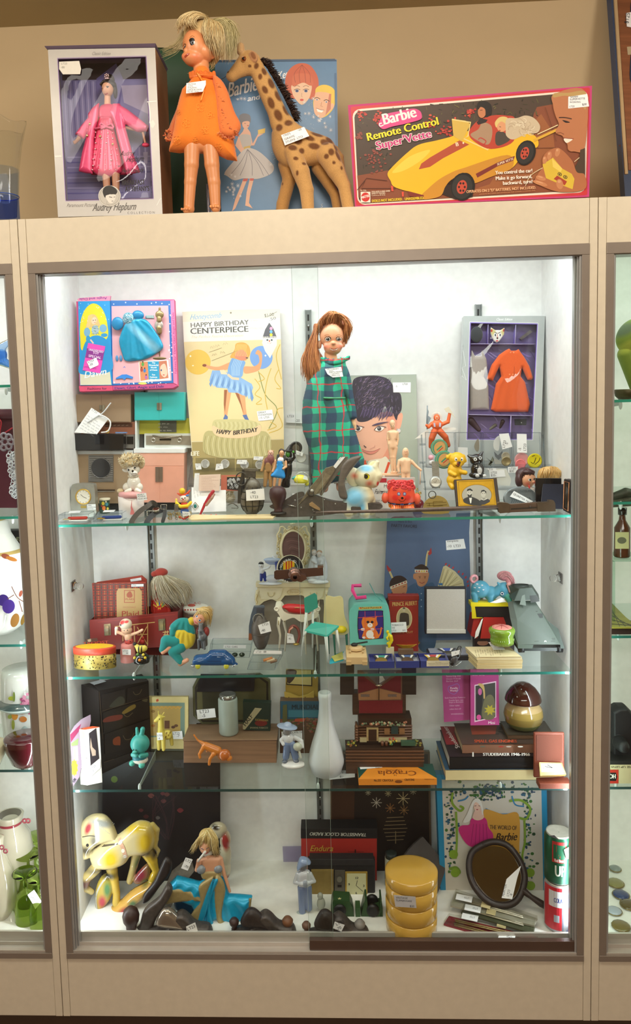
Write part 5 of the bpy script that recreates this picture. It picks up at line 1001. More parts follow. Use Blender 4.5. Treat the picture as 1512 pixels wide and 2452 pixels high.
for i in range(420):a=r.u(0,6.28);q=r.u(.2,1);u,v=715+130*q*cos(a),985+75*q*sin(a);l=38;w=-85*(1-q*q)**.5;b.tube([T.q(u,v,w),T.q(u+l*.5*cos(a),v+l*.5*sin(a)-4,w-10),T.q(u+l*cos(a+.4),v+l*sin(a+.4),w-8)],[5*T.s,4*T.s,T.s],r.c(('#e8d8b4','#d8b880','#f0e6cc')),seg=3)
tagp(T,T.pl(-160),Q2(768,1378,880,1366,892,1448,780,1460),[('PEARLY',780,1398,16,-6),('POODLE',782,1420,16,-6),('MUSIC BOX',785,1446,15,-6)])
# strap watches hanging over the shelf edge
def strap_watch(lb,P,c,wpx,buckle=None,face=None,gr='strap watches at the front left of the top shelf'):
 T=Ty('strap_watch',lb,'watch',G5,.075,group=gr);b=T.mb('strap','leather');Q=crv([p[:3]for p in P],5,False);vs=[]
 for i,q in enumerate(Q):
  a,d=Q[max(i-1,0)],Q[min(i+1,len(Q)-1)];dx,dy=d[0]-a[0],d[1]-a[1];l=math.hypot(dx,dy)or 1;k=wpx/2*(1 if 1<i<len(Q)-2 else.6);nx=-dy/l*k;ny=dx/l*k
  for o in(-5,5):vs+=[T.q(q[0]+nx,q[1]+ny,q[2]+o),T.q(q[0]-nx,q[1]-ny,q[2]+o)]
 fs=[]
 for i in range(len(Q)-1):o=4*i;fs+=[(o,o+1,o+5,o+4),(o+2,o+6,o+7,o+3),(o,o+4,o+6,o+2),(o+1,o+3,o+7,o+5)]
 fs+=[(0,2,3,1),(len(vs)-4,len(vs)-3,len(vs)-1,len(vs)-2)];b.add(vs,fs,c,False)
 if buckle:e=T.mb('buckle','chrome');u,v,w,q=buckle;e.tube([T.q(u-q,v-q*.8,w),T.q(u+q,v-q*.8,w),T.q(u+q,v+q*.8,w),T.q(u-q,v+q*.8,w),T.q(u-q,v-q*.8,w)],5*T.s,'#b8b4a8',seg=5)
 if face:e=T.mb('watch_case','chrome');u,v,w,q,cc=face;b2=T.q(u,v,w);e.lathe(b2,[(0,q*T.s*.9),(.003,q*T.s),(.006,q*T.s*.9),(.0063,q*T.s*.8,cc)],'#a8a498',axis=(0,-.5,1))
strap_watch('grey leather strap watch hanging over the shelf edge, widest of the straps',Q3(700,1730,-30,735,1660,-10,800,1585,20,880,1530,60,930,1495,110,965,1540,160),'#55504c',58,(915,1610,40,34))
strap_watch('dark strap watch with brown face lying beside the grey strap',Q3(880,1740,-30,905,1680,-10,960,1620,30,1010,1590,60,1075,1570,110),'#3c4048',62,None,(985,1588,60,45,'#6a3828'))
strap_watch('small black strap with steel buckle right of the dark watch',Q3(1070,1720,-20,1085,1660,0,1090,1600,40,1070,1530,90),'#24262a',42,(1072,1540,60,34))
T=Ty('bangle_watch','grey metal expanding watch behind the clown toy','watch',G5,.12);b=T.mb('band','chrome');[T.box(b,1208,1500+i*11,1255,1508+i*11,0,10,'#8c9298')for i in range(8)]
T=Tt('clown_toy','rubber clown in a yellow and red cowboy hat with big yellow arms','toy figure',1320,1640,S1,G5)
b,F=fg(T,'body','satin',[('e',1325,1430,0,52,48,45,'#f0e4dc'),('e',1300,1345,0,36,36,36,'#e8c020'),('g',Q2(1238,1370,1270,1372,1330,1378,1390,1330,1385,1370,1340,1405,1270,1398),0,40,'#d84828'),('e',1325,1520,10,48,50,40,'#cc3420'),('e',1330,1580,0,48,38,40,'#2c58a0'),('c',Q4(1240,1480,-30,16,1290,1520,-50,18,1370,1510,-50,18,1405,1475,-30,18),'#f0cc20'),('c',Q4(1235,1500,-20,14,1235,1440,-20,12),'#f0d860'),('e',1365,1395,-20,20,12,20,'#3c78c0')],.9,1)
face(b,F,Q2(1305,1425,1340,1420),7,Q2(1295,1445,1325,1462,1350,1438),(1318,1438,10,'#d03828'))
T=Tt('charm_necklace','heap of gold and red enamel jewellery with a small white tag, front edge','jewellery',1290,1680,S1,G5)
b=T.mb('charms','gold');r=RN(7)
for i in range(26):b.torus(T.q(r.u(1130,1390),1650+r.u(-45,25),r.u(-10,60)),r.u(10,22)*T.s,4*T.s,r.c(('#c8a850','#a88c48','#8c8478')),nrm=(r.u(-1,1),-1,r.u(-1,1)),seg=12,s2=5)
b=T.mb('red_beads','gloss');[b.sph(T.q(1270+i*16,1672-abs(i-3)*8,0),11*T.s,'#c83428',seg=8,ring=6)for i in range(7)];tagp(T,T.pl(-20),Q2(1300,1580,1390,1590,1400,1625,1310,1640),[('LT23',1318,1622,18,-4)])
# centre-left
T=Tt('earring_card','white paper card with a turquoise earring, standing left of the grenades','card',280,890,S1,J4,ymax=.2);m=T.tilt((90,880,T.Y),(480,870,T.Y),(300,590,T.Y+.02));b=T.mb('card','paper');b.pr(m,Q2(90,600,478,582,482,870,92,885),-.0006,0,'#f0f1f3');b.scrib(m,200,610,120,100,3,col='#8c909c',rot=80,th=2.5)
b=T.mb('earring','gold');b.sph(m.p(132,815,.002),(18*T.s,3*T.s,24*T.s),'#3c9c94');b.tube([m.p(*x,.002)for x in((132,770),(170,815),(132,860),(95,815),(132,770))],4*T.s,'#8c8468',seg=5);tagp(T,m,Q2(190,830,225,820,215,900,180,905),off=.002)
T=Tt('folding_comb','red and grey bird-shaped clip leaning against the white card','clip',200,915,S1,J4);b,F=fg(T,'handle','gloss',[('c',Q4(190,905,0,12,240,790,10,16,300,690,20,20,330,650,25,20),'#b02838'),('c',Q4(260,800,-8,14,320,720,0,16,345,680,10,12),'#a88474')],.8,1);[b.sph(T.q(u,912,-10),12*T.s,'#c83434',seg=8,ring=5)for u in(180,240,312,368)]
T=Tt('fur_brooch','fluffy cream fur pompoms with a bead chain','brooch',480,830,S1,J4);b,F=fg(T,'pompoms','fuzz',[('e',405,765,0,70,45,50,'#ddd0b4'),('e',520,720,10,62,60,55,'#e4d8be'),('e',515,650,15,50,36,40,'#d8c090')],1,1.5);r=RN(2)
for i in range(260):u,v,a=r.c(((405,765,62),(520,720,58),(515,652,42)));t=r.u(0,6.28);q=r.random();b.tube([T.q(u+a*q*cos(t),v+a*.7*q*sin(t),-40*(1-q)),T.q(u+a*1.25*cos(t),v+a*.85*sin(t),-50*(1-q)-8)],[4*T.s,T.s],r.c(('#ece2cc','#d0bc94')),seg=3)
b=T.mb('chain','chrome');[b.sph(T.q(370+i*16,822+6*sin(i),-30),8*T.s,'#c8c4b8',seg=6,ring=4)for i in range(8)];b.tube([T.q(*x)for x in crv(Q3(500,800,-20,560,780,-20,620,830,-10,540,830,-30),4,False)],6*T.s,'#b0b0a8',seg=5)
T=Tt('letter_opener','long ivory-coloured ruler lying along the front edge of the top shelf','ruler',600,965,S1,J4);zp=ZP(S1+.003,J4);b=T.mb('blade',bev=.0006);b.pr(zp,Q2(70,915,130,905,400,912,1060,900,1010,945,560,950,450,950,90,965,50,945),-.0028,0,'#e8d2a0');b.h=.0002;b.tx(zp,'SAVE WITH CO-OPERATIVES',590,922,10,'#a08c60',W=240)
T=Tt('pineapple_grenade','old iron pineapple grenade shell with pull ring, tag -40, on the top shelf','grenade',770,900,S1,J4)
b,F=fg(T,'body','iron',[('e',775,740,0,138,165,130,'#6e685c'),('c',Q4(780,590,0,90,770,840,0,85),'#6e685c'),('c',Q4(775,520,0,48,780,600,0,80),'#5a5448')],1.1,2)
b=T.mb('grooves','iron')
for v,q in((640,122),(720,136),(800,128)):b.torus(T.q(776,v),q*T.s,5*T.s,'#26241f',nrm=(0,0,1),s2=6)
for k in range(10):a=k*.628+.2;b.tube([T.q(776+q*cos(a),v,-q*sin(a))for v,q in((590,100),(660,128),(740,139),(810,128),(860,100))],4.5*T.s,'#26241f',seg=5)
b=T.mb('fuse_head','iron',bev=.001);T.box(b,690,395,815,490,-35,35,'#565046');b.pr(T.pl(-38),Q2(680,385,840,395,845,412,800,420,690,412),-.012,0,'#6e685c');b=T.mb('lever','iron',bev=.0006);b.pr(T.pl(-10),Q2(665,395,720,400,690,470,655,570,645,780,612,780,618,600,650,480),-.008,.004,'#403c36')
b=T.mb('pull_ring','metal');b.torus(T.q(660,498,-50),(64*T.s,74*T.s),7*T.s,'#4c4842')
tagp(T,T.pl(-142),Q2(705,630,910,612,920,740,710,752),[('-40',755,672,32),('LT23',755,722,30)])
# coin display rack left
T=Ty('display_rack','clear stepped display rack of coins and cards, left of the redhead doll','display rack',J4,.235)
b=T.mb('tiers','clear')
for v,w,u0,u1 in((425,60,100,1420),(590,-40,60,1430),(760,-130,60,1400)):b.hexa([T.q(u0,v,w),T.q(u1,v,w),T.q(u1,v,w+110),T.q(u0,v,w+110),T.q(u0,v-8,w),T.q(u1,v-8,w),T.q(u1,v-8,w+110),T.q(u0,v-8,w+110)],(.9,.91,.92));b.hexa([T.q(u0,v,w-4),T.q(u1,v,w-4),T.q(u1,v,w),T.q(u0,v,w),T.q(u0,v-40,w-4),T.q(u1,v-40,w-4),T.q(u1,v-40,w),T.q(u0,v-40,w)],(.9,.91,.92))
e=T.mb('end_plate','clear')
for u in(60,1435):P=[(u,280,90),(u+(20 if u<99 else 8),280,90),(u-20,T.vz(u,S1,-150),-150),(u-20,T.vz(u,S1,90),90)];e.add([T.q(u+30 if u<99 else u,270,90),T.q(u,430,50),T.q(u-10,600,-50),T.q(u-20,T.vz(u,S1),-150),T.q(u,T.vz(u,S1),120)],[(0,1,2,3,4)],(.86,.87,.9));e.tube([T.q(u+30 if u<99 else u,270,90),T.q(u,430,50),T.q(u-10,600,-50),T.q(u-20,T.vz(u,S1),-150)],5*T.s,(.7,.72,.78),seg=4)
CI=[('coin','silver coin in a clear square holder, leftmost of the top rack tier',245,335,110),('coin','silver coin in a clear square holder, second from the left on the rack',470,335,108),('coin','pale coin in a square holder with tag above, third on the rack',690,345,95),('coin','pale coin holder half hidden behind the bearded figure',860,345,80)]
for nm,lb,u,v,a in CI:
 T=Ty(nm,lb,'coin',J4,.245,group='coins in square holders on the rack');m=T.pl();b=T.mb('holder','haze',bev=.0008);b.pr(m,[(u-a,v-68),(u+a,v-68),(u+a,v+72),(u-a,v+72)],-.003,0,(.80,.81,.83));c=T.mb('coin_disc');c.lathe(m.p(u,v-2,.0002),[(0,50*T.s),(.0012,50*T.s),(.0014,44*T.s),(.001,42*T.s)],'#c4c4c0',axis=(0,-1,0));c.pr(m,crv([(u-20,v+30),(u-25,v-10),(u-5,v-32),(u+18,v-20),(u+12,v+5),(u+22,v+28)],3),.001,.002,'#a8a8a4')
for q,L in((Q2(130,330,190,330,205,395,140,400),0),(Q2(370,335,440,332,452,390,360,405),0),(Q2(608,288,718,290,712,338,600,335),1),(Q2(795,250,905,252,895,292,790,288),2)):
 T=Thing('price_tag',('small white price tag stuck on the first coin holder','small white price tag stuck on the second coin holder','white price tag LT23 -5 on the third coin holder','white price tag clipped above the fourth coin holder')[[130,370,608,795].index(q[0][0])],'price tag',Y=.238,cr=J4);m=T.pl();b=T.mb('tag','paper');b.pr(m,q,0,.0004,'#f4f5f7');b.h=.0005;b.tx(m,'LT23',q[0][0]+10,q[0][1]+20,15,'#6a6e7a',rot=1);b.tx(m,('$5','-5','$20')[L],q[0][0]+(70 if L else 15),q[0][1]+42,15,'#6a6e7a')
for nm,lb,q,Y,col,lines in(('ration_card','pinkish printed paper card on the middle tier of the left rack',Q2(175,460,418,450,405,640,170,640),.205,'#e8cfc0',9),('red_card','plain red card tucked behind the patterned card',Q2(425,462,640,460,640,640,420,640),.212,'#c8705c',0),('white_card','plain white card behind the pinkish printed card',Q2(125,440,180,440,170,640,110,640),.212,'#eceef0',2)):
 T=Ty(nm,lb,'card',J4,Y);m=T.pl();b=T.mb('sheet','paper');b.pr(m,q,-.0008,0,col)
 for i in range(lines):b.scrib(m,q[0][0]+15,q[0][1]+15+i*18,200,14,1,col='#b07c6c',th=2,seed=i)
T=Ty('pattern_tile','black and white floral pocket card on the left rack','card',J4,.198);m=T.pl();b=T.mb('tile',bev=.0005);b.pr(m,Q2(490,480,690,478,690,640,492,622),-.002,0,'#24262a');r=RN(4);b.li(m,Q2(490,480,690,478),6,'#c8a860');[b.torus(m.p(r.u(500,640),r.u(495,610),.0003),9*T.s,3*T.s,'#d8dadc',seg=8,s2=4)for i in range(46)]
T=Ty('lemon_charm','small yellow rubber fruit with a teal leaf, right end of the left rack','toy',J4,.19);b,F=fg(T,'fruit','gloss',[('e',1330,515,0,88,58,55,'#e0d23c',12),('e',1395,560,0,26,26,25,'#e0d23c'),('e',1265,488,-10,45,20,20,'#3c9c98',-15)],1,1);tagp(T,T.pl(-60),Q2(1365,462,1400,480,1408,520,1350,505))
b=T.mb('key_ring','chrome');b.torus(T.q(1340,515,10),88*T.s,3*T.s,'#c8ccd0');T=Ty('grey_ring_box','small grey box standing under the yellow fruit','box',J4,.16);b=T.mb('box',bev=.0008);T.box(b,1215,575,1370,T.vz(1300,S1),0,60,'#a8acac');b2=T.mb('lid_edge','metal');T.box(b2,1212,562,1372,577,-3,62,'#c8cccc');tagp(T,T.pl(-2),Q2(1232,670,1280,670,1280,705,1232,705),[('$10',1238,697,15)])
T=Ty('dark_medallion','round dark medallion leaning at the back behind the black figure','medal',J4,.25);b=T.mb('disc','metal');b.lathe(T.q(1272,150),[(0,70*T.s),(.004,72*T.s),(.005,56*T.s),(.0035,52*T.s)],'#4a4a4a',axis=(0,-1,0));b.pr(T.pl(),crv(Q2(1240,180,1235,140,1270,110,1310,140,1300,190),3),.002,.0055,'#6c6458')
T=Ty('coin','large silver coin in a tilted clear holder beside the plaid dress','coin',J4,.22);m=T.pl();b=T.mb('holder','haze',bev=.0008);b.pr(m,Q2(1240,190,1440,240,1420,350,1220,300),-.003,0,(.8,.81,.83));b=T.mb('coin_disc');b.lathe(m.p(1330,262,.0002),[(0,60*T.s),(.0012,60*T.s),(.0014,52*T.s),(.001,50*T.s)],'#b0b0ac',axis=(0,-1,0));tagp(T,T.pl(-4),Q2(1270,178,1355,210,1345,248,1272,225),[('LT23',1285,212,14,14),('-20',1298,232,14,14)])
T=Ty('price_tag','white tag LT23 fixed high on the back wall left of the doll','price tag',(0,0,1),.335);m=T.pl();b=T.mb('tag','paper');b.pr(m,Q2(684,990,736,991,736,1014,685,1012),0,.0006,'#f0f1f4');b.h=.0008;b.tx(m,'LT23',688,999,5,'#5c606c',W=16);b.tx(m,'-20',707,1010,6,'#5c606c')
# three figures
FG='small jointed story figures standing on the left rack'
T=Ty('toy_figure','tan bearded lion-man figure with purple mane, left of the trio','toy figure',J4,.2);TA='#b08858'
b,F=fg(T,'body','satin',[('e',988,215,0,34,38,34,'#d8a890'),('c',Q4(965,195,0,14,968,190,0,13),TA),('c',Q4(1010,195,0,13,1012,190,0,12),TA),('e',965,310,0,58,58,44,'#7c4c4c'),('e',985,275,-20,42,55,30,'#8c5454'),('c',Q4(960,330,-10,36,962,400,0,40),TA),('c',Q4(915,300,0,20,900,360,-10,16,885,410,-20,16),TA),('c',Q4(1010,300,0,20,1020,370,-20,15),TA),('c',Q4(935,420,0,27,930,500,0,25,920,580,-5,20),TA),('c',Q4(990,420,0,27,985,500,0,25,985,580,-5,20),TA)],.8,.8);face(b,F,Q2(978,205,998,203),4,Q2(970,238,988,228,1005,238),(988,218,6,'#8c3c34'),'#5c2020',4)
T=Ty('toy_figure','dark-haired girl figure in a bright blue pinafore, middle of the trio','toy figure',J4,.195);S_='#e0a87c'
b,F=fg(T,'body','satin',[('e',1110,215,0,28,36,30,S_),('c',Q4(1108,250,0,14,1105,280,0,16),S_),('e',1098,290,0,50,34,32,'#e4e8f0'),('c',Q4(1042,300,0,16,1030,360,0,14,1010,420,-10,12),S_),('c',Q4(1155,310,0,16,1160,365,-10,14,1130,385,-30,13),S_),('c',Q4(1035,500,0,18,1025,580,0,15),S_),('c',Q4(1095,500,0,18,1085,575,0,15),S_)],.8,.8);face(b,F,Q2(1100,208,1122,208),4,Q2(1102,228,1112,232,1122,228))
fg(T,'dress','satin',[('g',Q2(1060,290,1125,290,1122,350,1150,490,1060,492,985,468,1050,380),0,36,'#2c94e0'),('c',Q4(1062,350,-12,12,1118,350,-12,12),'#4ca8ec')],.8,.6);fg(T,'hair','satin',[('e',1108,205,14,36,42,28,'#2c1c1c'),('c',Q4(1070,240,0,16,1062,290,-10,14),'#34383c'),('c',Q4(1142,250,0,16,1138,290,-10,14),'#34383c')],.8,.8)
T=Ty('toy_figure','green-faced witch figure in black dress and pointed hat, right of the trio','toy figure',J4,.215);K_='#17181c'
b,F=fg(T,'body','gloss',[('e',1178,225,0,26,34,28,'#4c9c3c'),('e',1190,300,0,46,50,34,K_),('g',Q2(1150,330,1220,330,1228,420,1205,520,1195,600,1105,590,1120,500,1140,420),0,36,K_),('c',Q4(1230,290,0,18,1255,260,-10,14,1245,210,-10,12),K_),('e',1243,198,-12,14,16,12,'#4c9c3c')],.8,.8);face(b,F,Q2(1168,218,1185,216),4,Q2(1168,240,1185,240),lip='#1c4c1c');fg(T,'hat','satin',[('e',1178,185,0,56,12,46,'#26262a'),('c',Q4(1185,180,0,28,1205,130,10,14),'#26262a'),('e',1195,235,20,34,45,26,K_)],.8,.8)
# ---- shelf 1, right half
T=Tt('hand_plane','large old wooden-knobbed metal plane with raised lever cap, front centre of the top shelf','hand plane',330,690,S1,K4,ymax=.12)
b=T.mb('sole','iron',bev=.001);b.pr(T.pl(20),crv(Q2(-140,690,-60,640,60,590,150,520,240,480,330,478,420,510,560,545,760,555,1020,560,1020,620,700,650,380,690,0,705),3),-.03,.0,'#5c5450');b.pr(T.pl(25),crv(Q2(-160,600,0,540,130,460,210,450,200,520,60,590,-60,640),3),-.026,-.02,'#5c5450')
for u,v in((120,528),(185,605),(432,520),(550,565),(310,628)):b.sph(T.q(u,v,18),9*T.s,'#a8a49c',seg=8,ring=4)
b=T.mb('rivet','chrome');b.tube([T.q(40,575,10),T.q(130,595,5)],8*T.s,'#a8a49c',seg=6);b=T.mb('adjusting_lever','wood',bev=.0005);b.pr(T.pl(0),Q2(270,560,300,540,385,610,390,635,330,610,275,580),-.004,.003,'#a8845c')
b=T.mb('lever_cap','iron',bev=.0008);b.pr(T.pl(30),Q2(140,590,250,430,410,230,445,185,530,160,545,200,490,290,380,450,250,480),-.012,.004,'#847864');b.pr(T.pl(20),Q2(420,290,445,235,500,262,400,390,330,470,320,440),-.002,.003,'#948870')
b.torus(T.q(290,445,10),32*T.s,12*T.s,'#3a3430',nrm=(.3,-1,.2));b.sph(T.q(300,425,4),20*T.s,'#b8b2a8');b=T.mb('iron','iron',bev=.0006);b.pr(T.pl(45),Q2(380,460,610,60,690,62,660,130,400,480),-.006,0,'#7a736a')
tagp(T,T.pl(40),Q2(600,65,655,62,555,185,525,165),[('LT23 -50',590,100,22,-52)]);b,F=fg(T,'tote_handle','wood',[('g',Q2(640,130,720,70,830,55,780,130,700,230,650,340,680,500,600,500,580,380,600,220),30,30,'#6a6058')],1,2)
b=T.mb('front_knob','wood');T.lathe(b,-60,Q2(650,52,635,44,600,42,560,60,500,88,450,94,405,82,382,48,376,10),'#3c1c20',w=20);T.lathe(T.mb('knob_base','iron'),-60,Q2(668,90,652,80,646,50),'#34302c',w=20)
T=Tt('rubber_elephant','cream and blue squeaky rubber elephant with yellow eyes, raised trunk','toy animal',810,655,S1,K4,ymax=.14);CR_='#e8dfbc';BL_='#7cc0e4'
b,F=fg(T,'body','satin',[('e',790,500,0,150,125,110,CR_),('e',730,520,0,100,100,100,CR_),('c',Q4(860,420,0,80,870,480,0,95),CR_),('c',Q4(690,560,-30,55,690,640,-30,58),CR_),('c',Q4(855,560,-40,55,860,650,-40,58),CR_),('c',Q4(930,520,30,50,935,640,30,50),CR_),('c',Q4(740,580,60,45,745,640,60,48),CR_),('s',745,480,115,105,BL_,0,.45,False),('s',830,590,35,60,BL_,0,.6)],1.3,3)
b,F=fg(T,'head','satin',[('e',880,270,0,130,125,115,CR_),('c',Q4(950,320,-20,70,1000,260,-30,48,970,170,-20,34,995,120,-20,24),CR_),('c',Q4(940,340,-20,45,985,330,-20,22),CR_),('e',745,280,20,80,105,26,CR_,-10),('e',960,190,60,60,80,20,'#dcd4a8'),('s',870,180,70,35,BL_,0,.5),('s',750,262,28,26,'#ee8468',0,.8),('s',905,335,32,26,'#ee8468',0,.8),('s',998,340,14,24,'#d8504c',0,.3)],1.2,3)
e=T.mb('eye','gloss');e.ell(F,878,260,30,30,'#e8d820');e.ell(F,870,260,21,24,'#141210');e.li(F,Q2(848,245,875,228,908,250),5,'#30281c',C=1)
T=Tt('curly_toy','round orange-red curly-haired rubber toy with rosy cheeks and braces','toy',1250,640,S1,K4,ymax=.13);RO='#f05030'
b,F=fg(T,'body','satin',[('e',1250,480,0,150,150,115,RO),('e',1250,420,0,140,110,110,RO),('e',1080,500,0,38,56,40,'#f4694a'),('e',1420,510,0,38,60,40,'#f4694a'),('e',1190,610,-60,62,30,50,'#f47050'),('e',1325,605,-60,66,30,50,'#f47050'),('s',1180,485,32,30,'#e83028',0,.15),('s',1310,485,32,30,'#e83028',0,.15)],1.2,2)
e=T.mb('face','gloss');e.h=.0004
for u in(1215,1275):e.ell(F,u,442,17,18,'#4a5ca0');e.ell(F,u,442,10,11,'#d8e4f4');e.ell(F,u,444,5,6,'#141820')
e.ell(F,1250,485,14,12,'#1c1414');e.li(F,Q2(1212,500,1235,518,1265,516,1288,492),5,'#5c1c18',C=1);e.li(F,Q2(1108,548,1250,556,1392,545),15,'#262440',C=1);[e.ell(F,u,v,20,10,'#4466a8')for u,v in((1165,552),(1250,554),(1335,550))];e.po(F,Q2(1112,562,1250,570,1385,560,1380,600,1255,612,1120,600),'#f08c30');[e.li(F,[(1125+i*21,566),(1127+i*21,602)],6,'#f4ac48')for i in range(13)]
b=T.mb('curls');r=RN(5);f=Fig(T,1.2,1.5);f.e(1250,365,10,130,58,105,'#e23a3c');f.mesh(b)
for i in range(26):a=i*.9;u,v=1250+r.u(-128,128),350+r.u(-35,45);w=-105*(max(0,1-((u-1250)/140)**2-((v-370)/90)**2))**.5;b.torus(T.q(u,v,w),19*T.s,8*T.s,'#e6444a',seg=12,s2=6)
T=Ty('rubber_bauble','dark red glass ball half hidden behind the orange curly toy','ornament',K4,.2);b=T.mb('ball','gloss');b.sph(T.q(1435,570),62*T.s,'#6c1828',ring=12);b=T.mb('chain','gold');r=RN(3);[b.torus(T.q(1430+r.u(-30,30),430+r.u(-25,60),-20),12*T.s,4*T.s,'#c8a850',nrm=(r.u(-1,1),-1,0),seg=10,s2=5)for i in range(12)]
T=Ty('pen_box','white and red product box lying behind the elephant','box',K4,.205);b=T.mb('carton','paper',bev=.0005);T.box(b,900,335,1400,T.vz(1100,S1),0,120,'#e4e2dc');m=T.pl(-.5);b=T.mb('print','print');b.rect(m,900,290,1095,335,'#b02838');T.box(b,880,288,1400,335,1,120,'#c0b4b0');b.tx(m,'Fairequin',965,455,48,'#3c3c40',W=150,sh=.3);b.tx(m,'M',1065,388,32,'#3c3c40');b.po(m,Q2(1030,425,1045,432,1060,425,1055,440,1035,440),'#3c3c40');b.tx(m,'MONT. MT.',965,535,14,'#50545c')
# pale figures (P8 crop)
PF='#f2c8a4'
T=Ty('plastic_figurine','pale cream plastic woman figurine standing on a flat base','figurine',P8,.235)
b,F=fg(T,'body','satin',[('e',925,1120,0,58,70,60,PF),('e',930,1180,-10,45,60,50,PF),('c',Q4(935,1240,0,26,935,1270,0,30),PF),('g',Q2(830,1290,890,1260,980,1260,1040,1300,1020,1420,995,1470,1020,1560,1000,1640,860,1640,835,1540,865,1470,850,1400),0,60,PF),('c',Q4(840,1310,0,28,832,1440,0,24,845,1540,-10,18),PF),('c',Q4(1030,1310,0,28,1038,1440,0,24,1020,1560,-10,18),PF),('c',Q4(890,1620,0,52,905,1800,0,38,925,2080,0,24),PF),('c',Q4(985,1620,0,52,965,1800,0,38,985,2080,0,24),PF),('c',Q4(910,2110,0,24,1010,2110,0,24),PF)],1.1,1.5)
face(b,F,Q2(908,1175,940,1172),7,Q2(912,1215,930,1222,945,1212),ew=5,lip='#c88c68');b=T.mb('base',bev=.0006);T.box(b,680,2130,1110,2165,-60,80,PF);b=T.mb('stand_block');T.box(b,780,2166,1060,T.vz(900,S1),-20,40,'#e8dcc8')
T=Ty('plastic_figurine','pale cream hooded figurine leaning on a cane, beside the standing woman','figurine',P8,.22)
b,F=fg(T,'body','satin',[('e',1190,1720,0,68,110,62,PF),('e',1192,1700,-35,42,70,35,'#f0bc98'),('c',Q4(1190,1800,0,40,1190,1850,0,60),PF),('g',Q2(1060,1860,1170,1800,1300,1850,1290,2000,1270,2130,1110,2130,1090,1980),0,75,PF,80,True,(10,22,1190,1600)),('c',Q4(1070,1880,0,40,1040,2000,-10,32,1050,2090,-30,26),PF),('c',Q4(1310,1890,0,38,1400,1980,-10,28,1495,2060,-30,24),PF),('c',Q4(1150,2120,0,50,1150,2260,0,38),PF),('c',Q4(1240,2120,0,50,1250,2260,0,38),PF)],1.1,1.5)
face(b,F,Q2(1175,1690,1208,1688),7,Q2(1175,1745,1195,1755,1212,1742),ew=5,lip='#c08060');b=T.mb('cane');b.tube([T.q(1490,2040,-30),T.q(1480,2350,-30)],9*T.s,PF);b=T.mb('base');T.box(b,1080,2270,1330,T.vz(1200,S1),-30,60,PF)
# spaceman and right rack (M3 crop)
T=Ty('toy_spaceman','orange toy spaceman with white wings raising a fish-like tool above the right rack','toy figure',M3,.262);SO='#ee6c38'
b,F=fg(T,'body','satin',[('e',245,150,0,28,34,28,SO),('e',248,210,0,50,48,34,SO),('c',Q4(205,200,0,18,170,230,-10,15,155,215,-14,13),SO),('c',Q4(295,205,0,18,345,185,0,16,360,110,0,14),SO),('c',Q4(225,270,0,30,200,330,-10,26,195,400,0,22),'#e2602c'),('c',Q4(275,270,0,30,320,320,-10,26,345,390,0,22),'#e2602c')],.7,1);b.ell(F,243,150,14,18,'#e8c0a0');b.li(F,Q2(228,145,258,143),5,'#8c3c24');b.li(F,Q2(200,260,300,262),8,'#5c5450')
b=T.mb('vest_straps');b.pr(T.pl(-34),Q2(215,195,232,195,234,230,220,228),0,.001,'#c8c4dc');b.pr(T.pl(-34),Q2(265,192,285,195,280,230,265,228),0,.001,'#c8c4dc')
b=T.mb('white_wings')
for P in(Q2(300,240,400,235,410,255,330,262),Q2(60,330,110,290,165,260,160,320,110,325,50,335)):b.pr(T.pl(10),crv(P,3),-.001,.001,'#f0eeea')
b=T.mb('spear');b.tube([T.q(160,40,-15),T.q(158,250,-15)],5*T.s,'#7c8890');b.pr(T.pl(-14),Q2(160,60,175,95,168,130,195,150,170,210,150,200,155,110),0,.001,'#8c98a4');b=T.mb('tool');b.pr(T.pl(-10),Q2(310,70,350,50,375,90,410,155,370,110,330,100),0,.002,'#e4dcc8');r=RN(1);b=T.mb('crown_rays');[b.tube([T.q(245+30*cos(a),148-30*sin(a),5),T.q(245+50*cos(a),148-52*sin(a),5)],2*T.s,'#f0e0d0',seg=3)for a in lin(-.3,3.4,22)]
T=Ty('display_rack','clear stepped display rack of badges and pins, right side of the top shelf','display rack',M3,.225);b=T.mb('tiers','clear')
for v,w in((590,20),(780,-60)):
 for a,c,v0 in((w-4,w,v-30),(w,w+90,v-6)):b.hexa([T.q(130,v,a),T.q(1260,v,a),T.q(1260,v,c),T.q(130,v,c),T.q(130,v0,a),T.q(1260,v0,a),T.q(1260,v0,c),T.q(130,v0,c)],(.9,.91,.92))
e=T.mb('end_post','haze');[e.tube([T.q(u,300,60),T.q(u+10,590,20),T.q(u+20,780,-60),T.q(u+22,T.vz(u,S1),-80)],7*T.s,(.7,.74,.76),seg=5)for u in(118,1200)];[e.lathe(T.q(95,v,0),[(0,9*T.s),(50*T.s,9*T.s)],(.75,.78,.8),axis=(1,0,0),seg=8)for v in(385,545,715)]
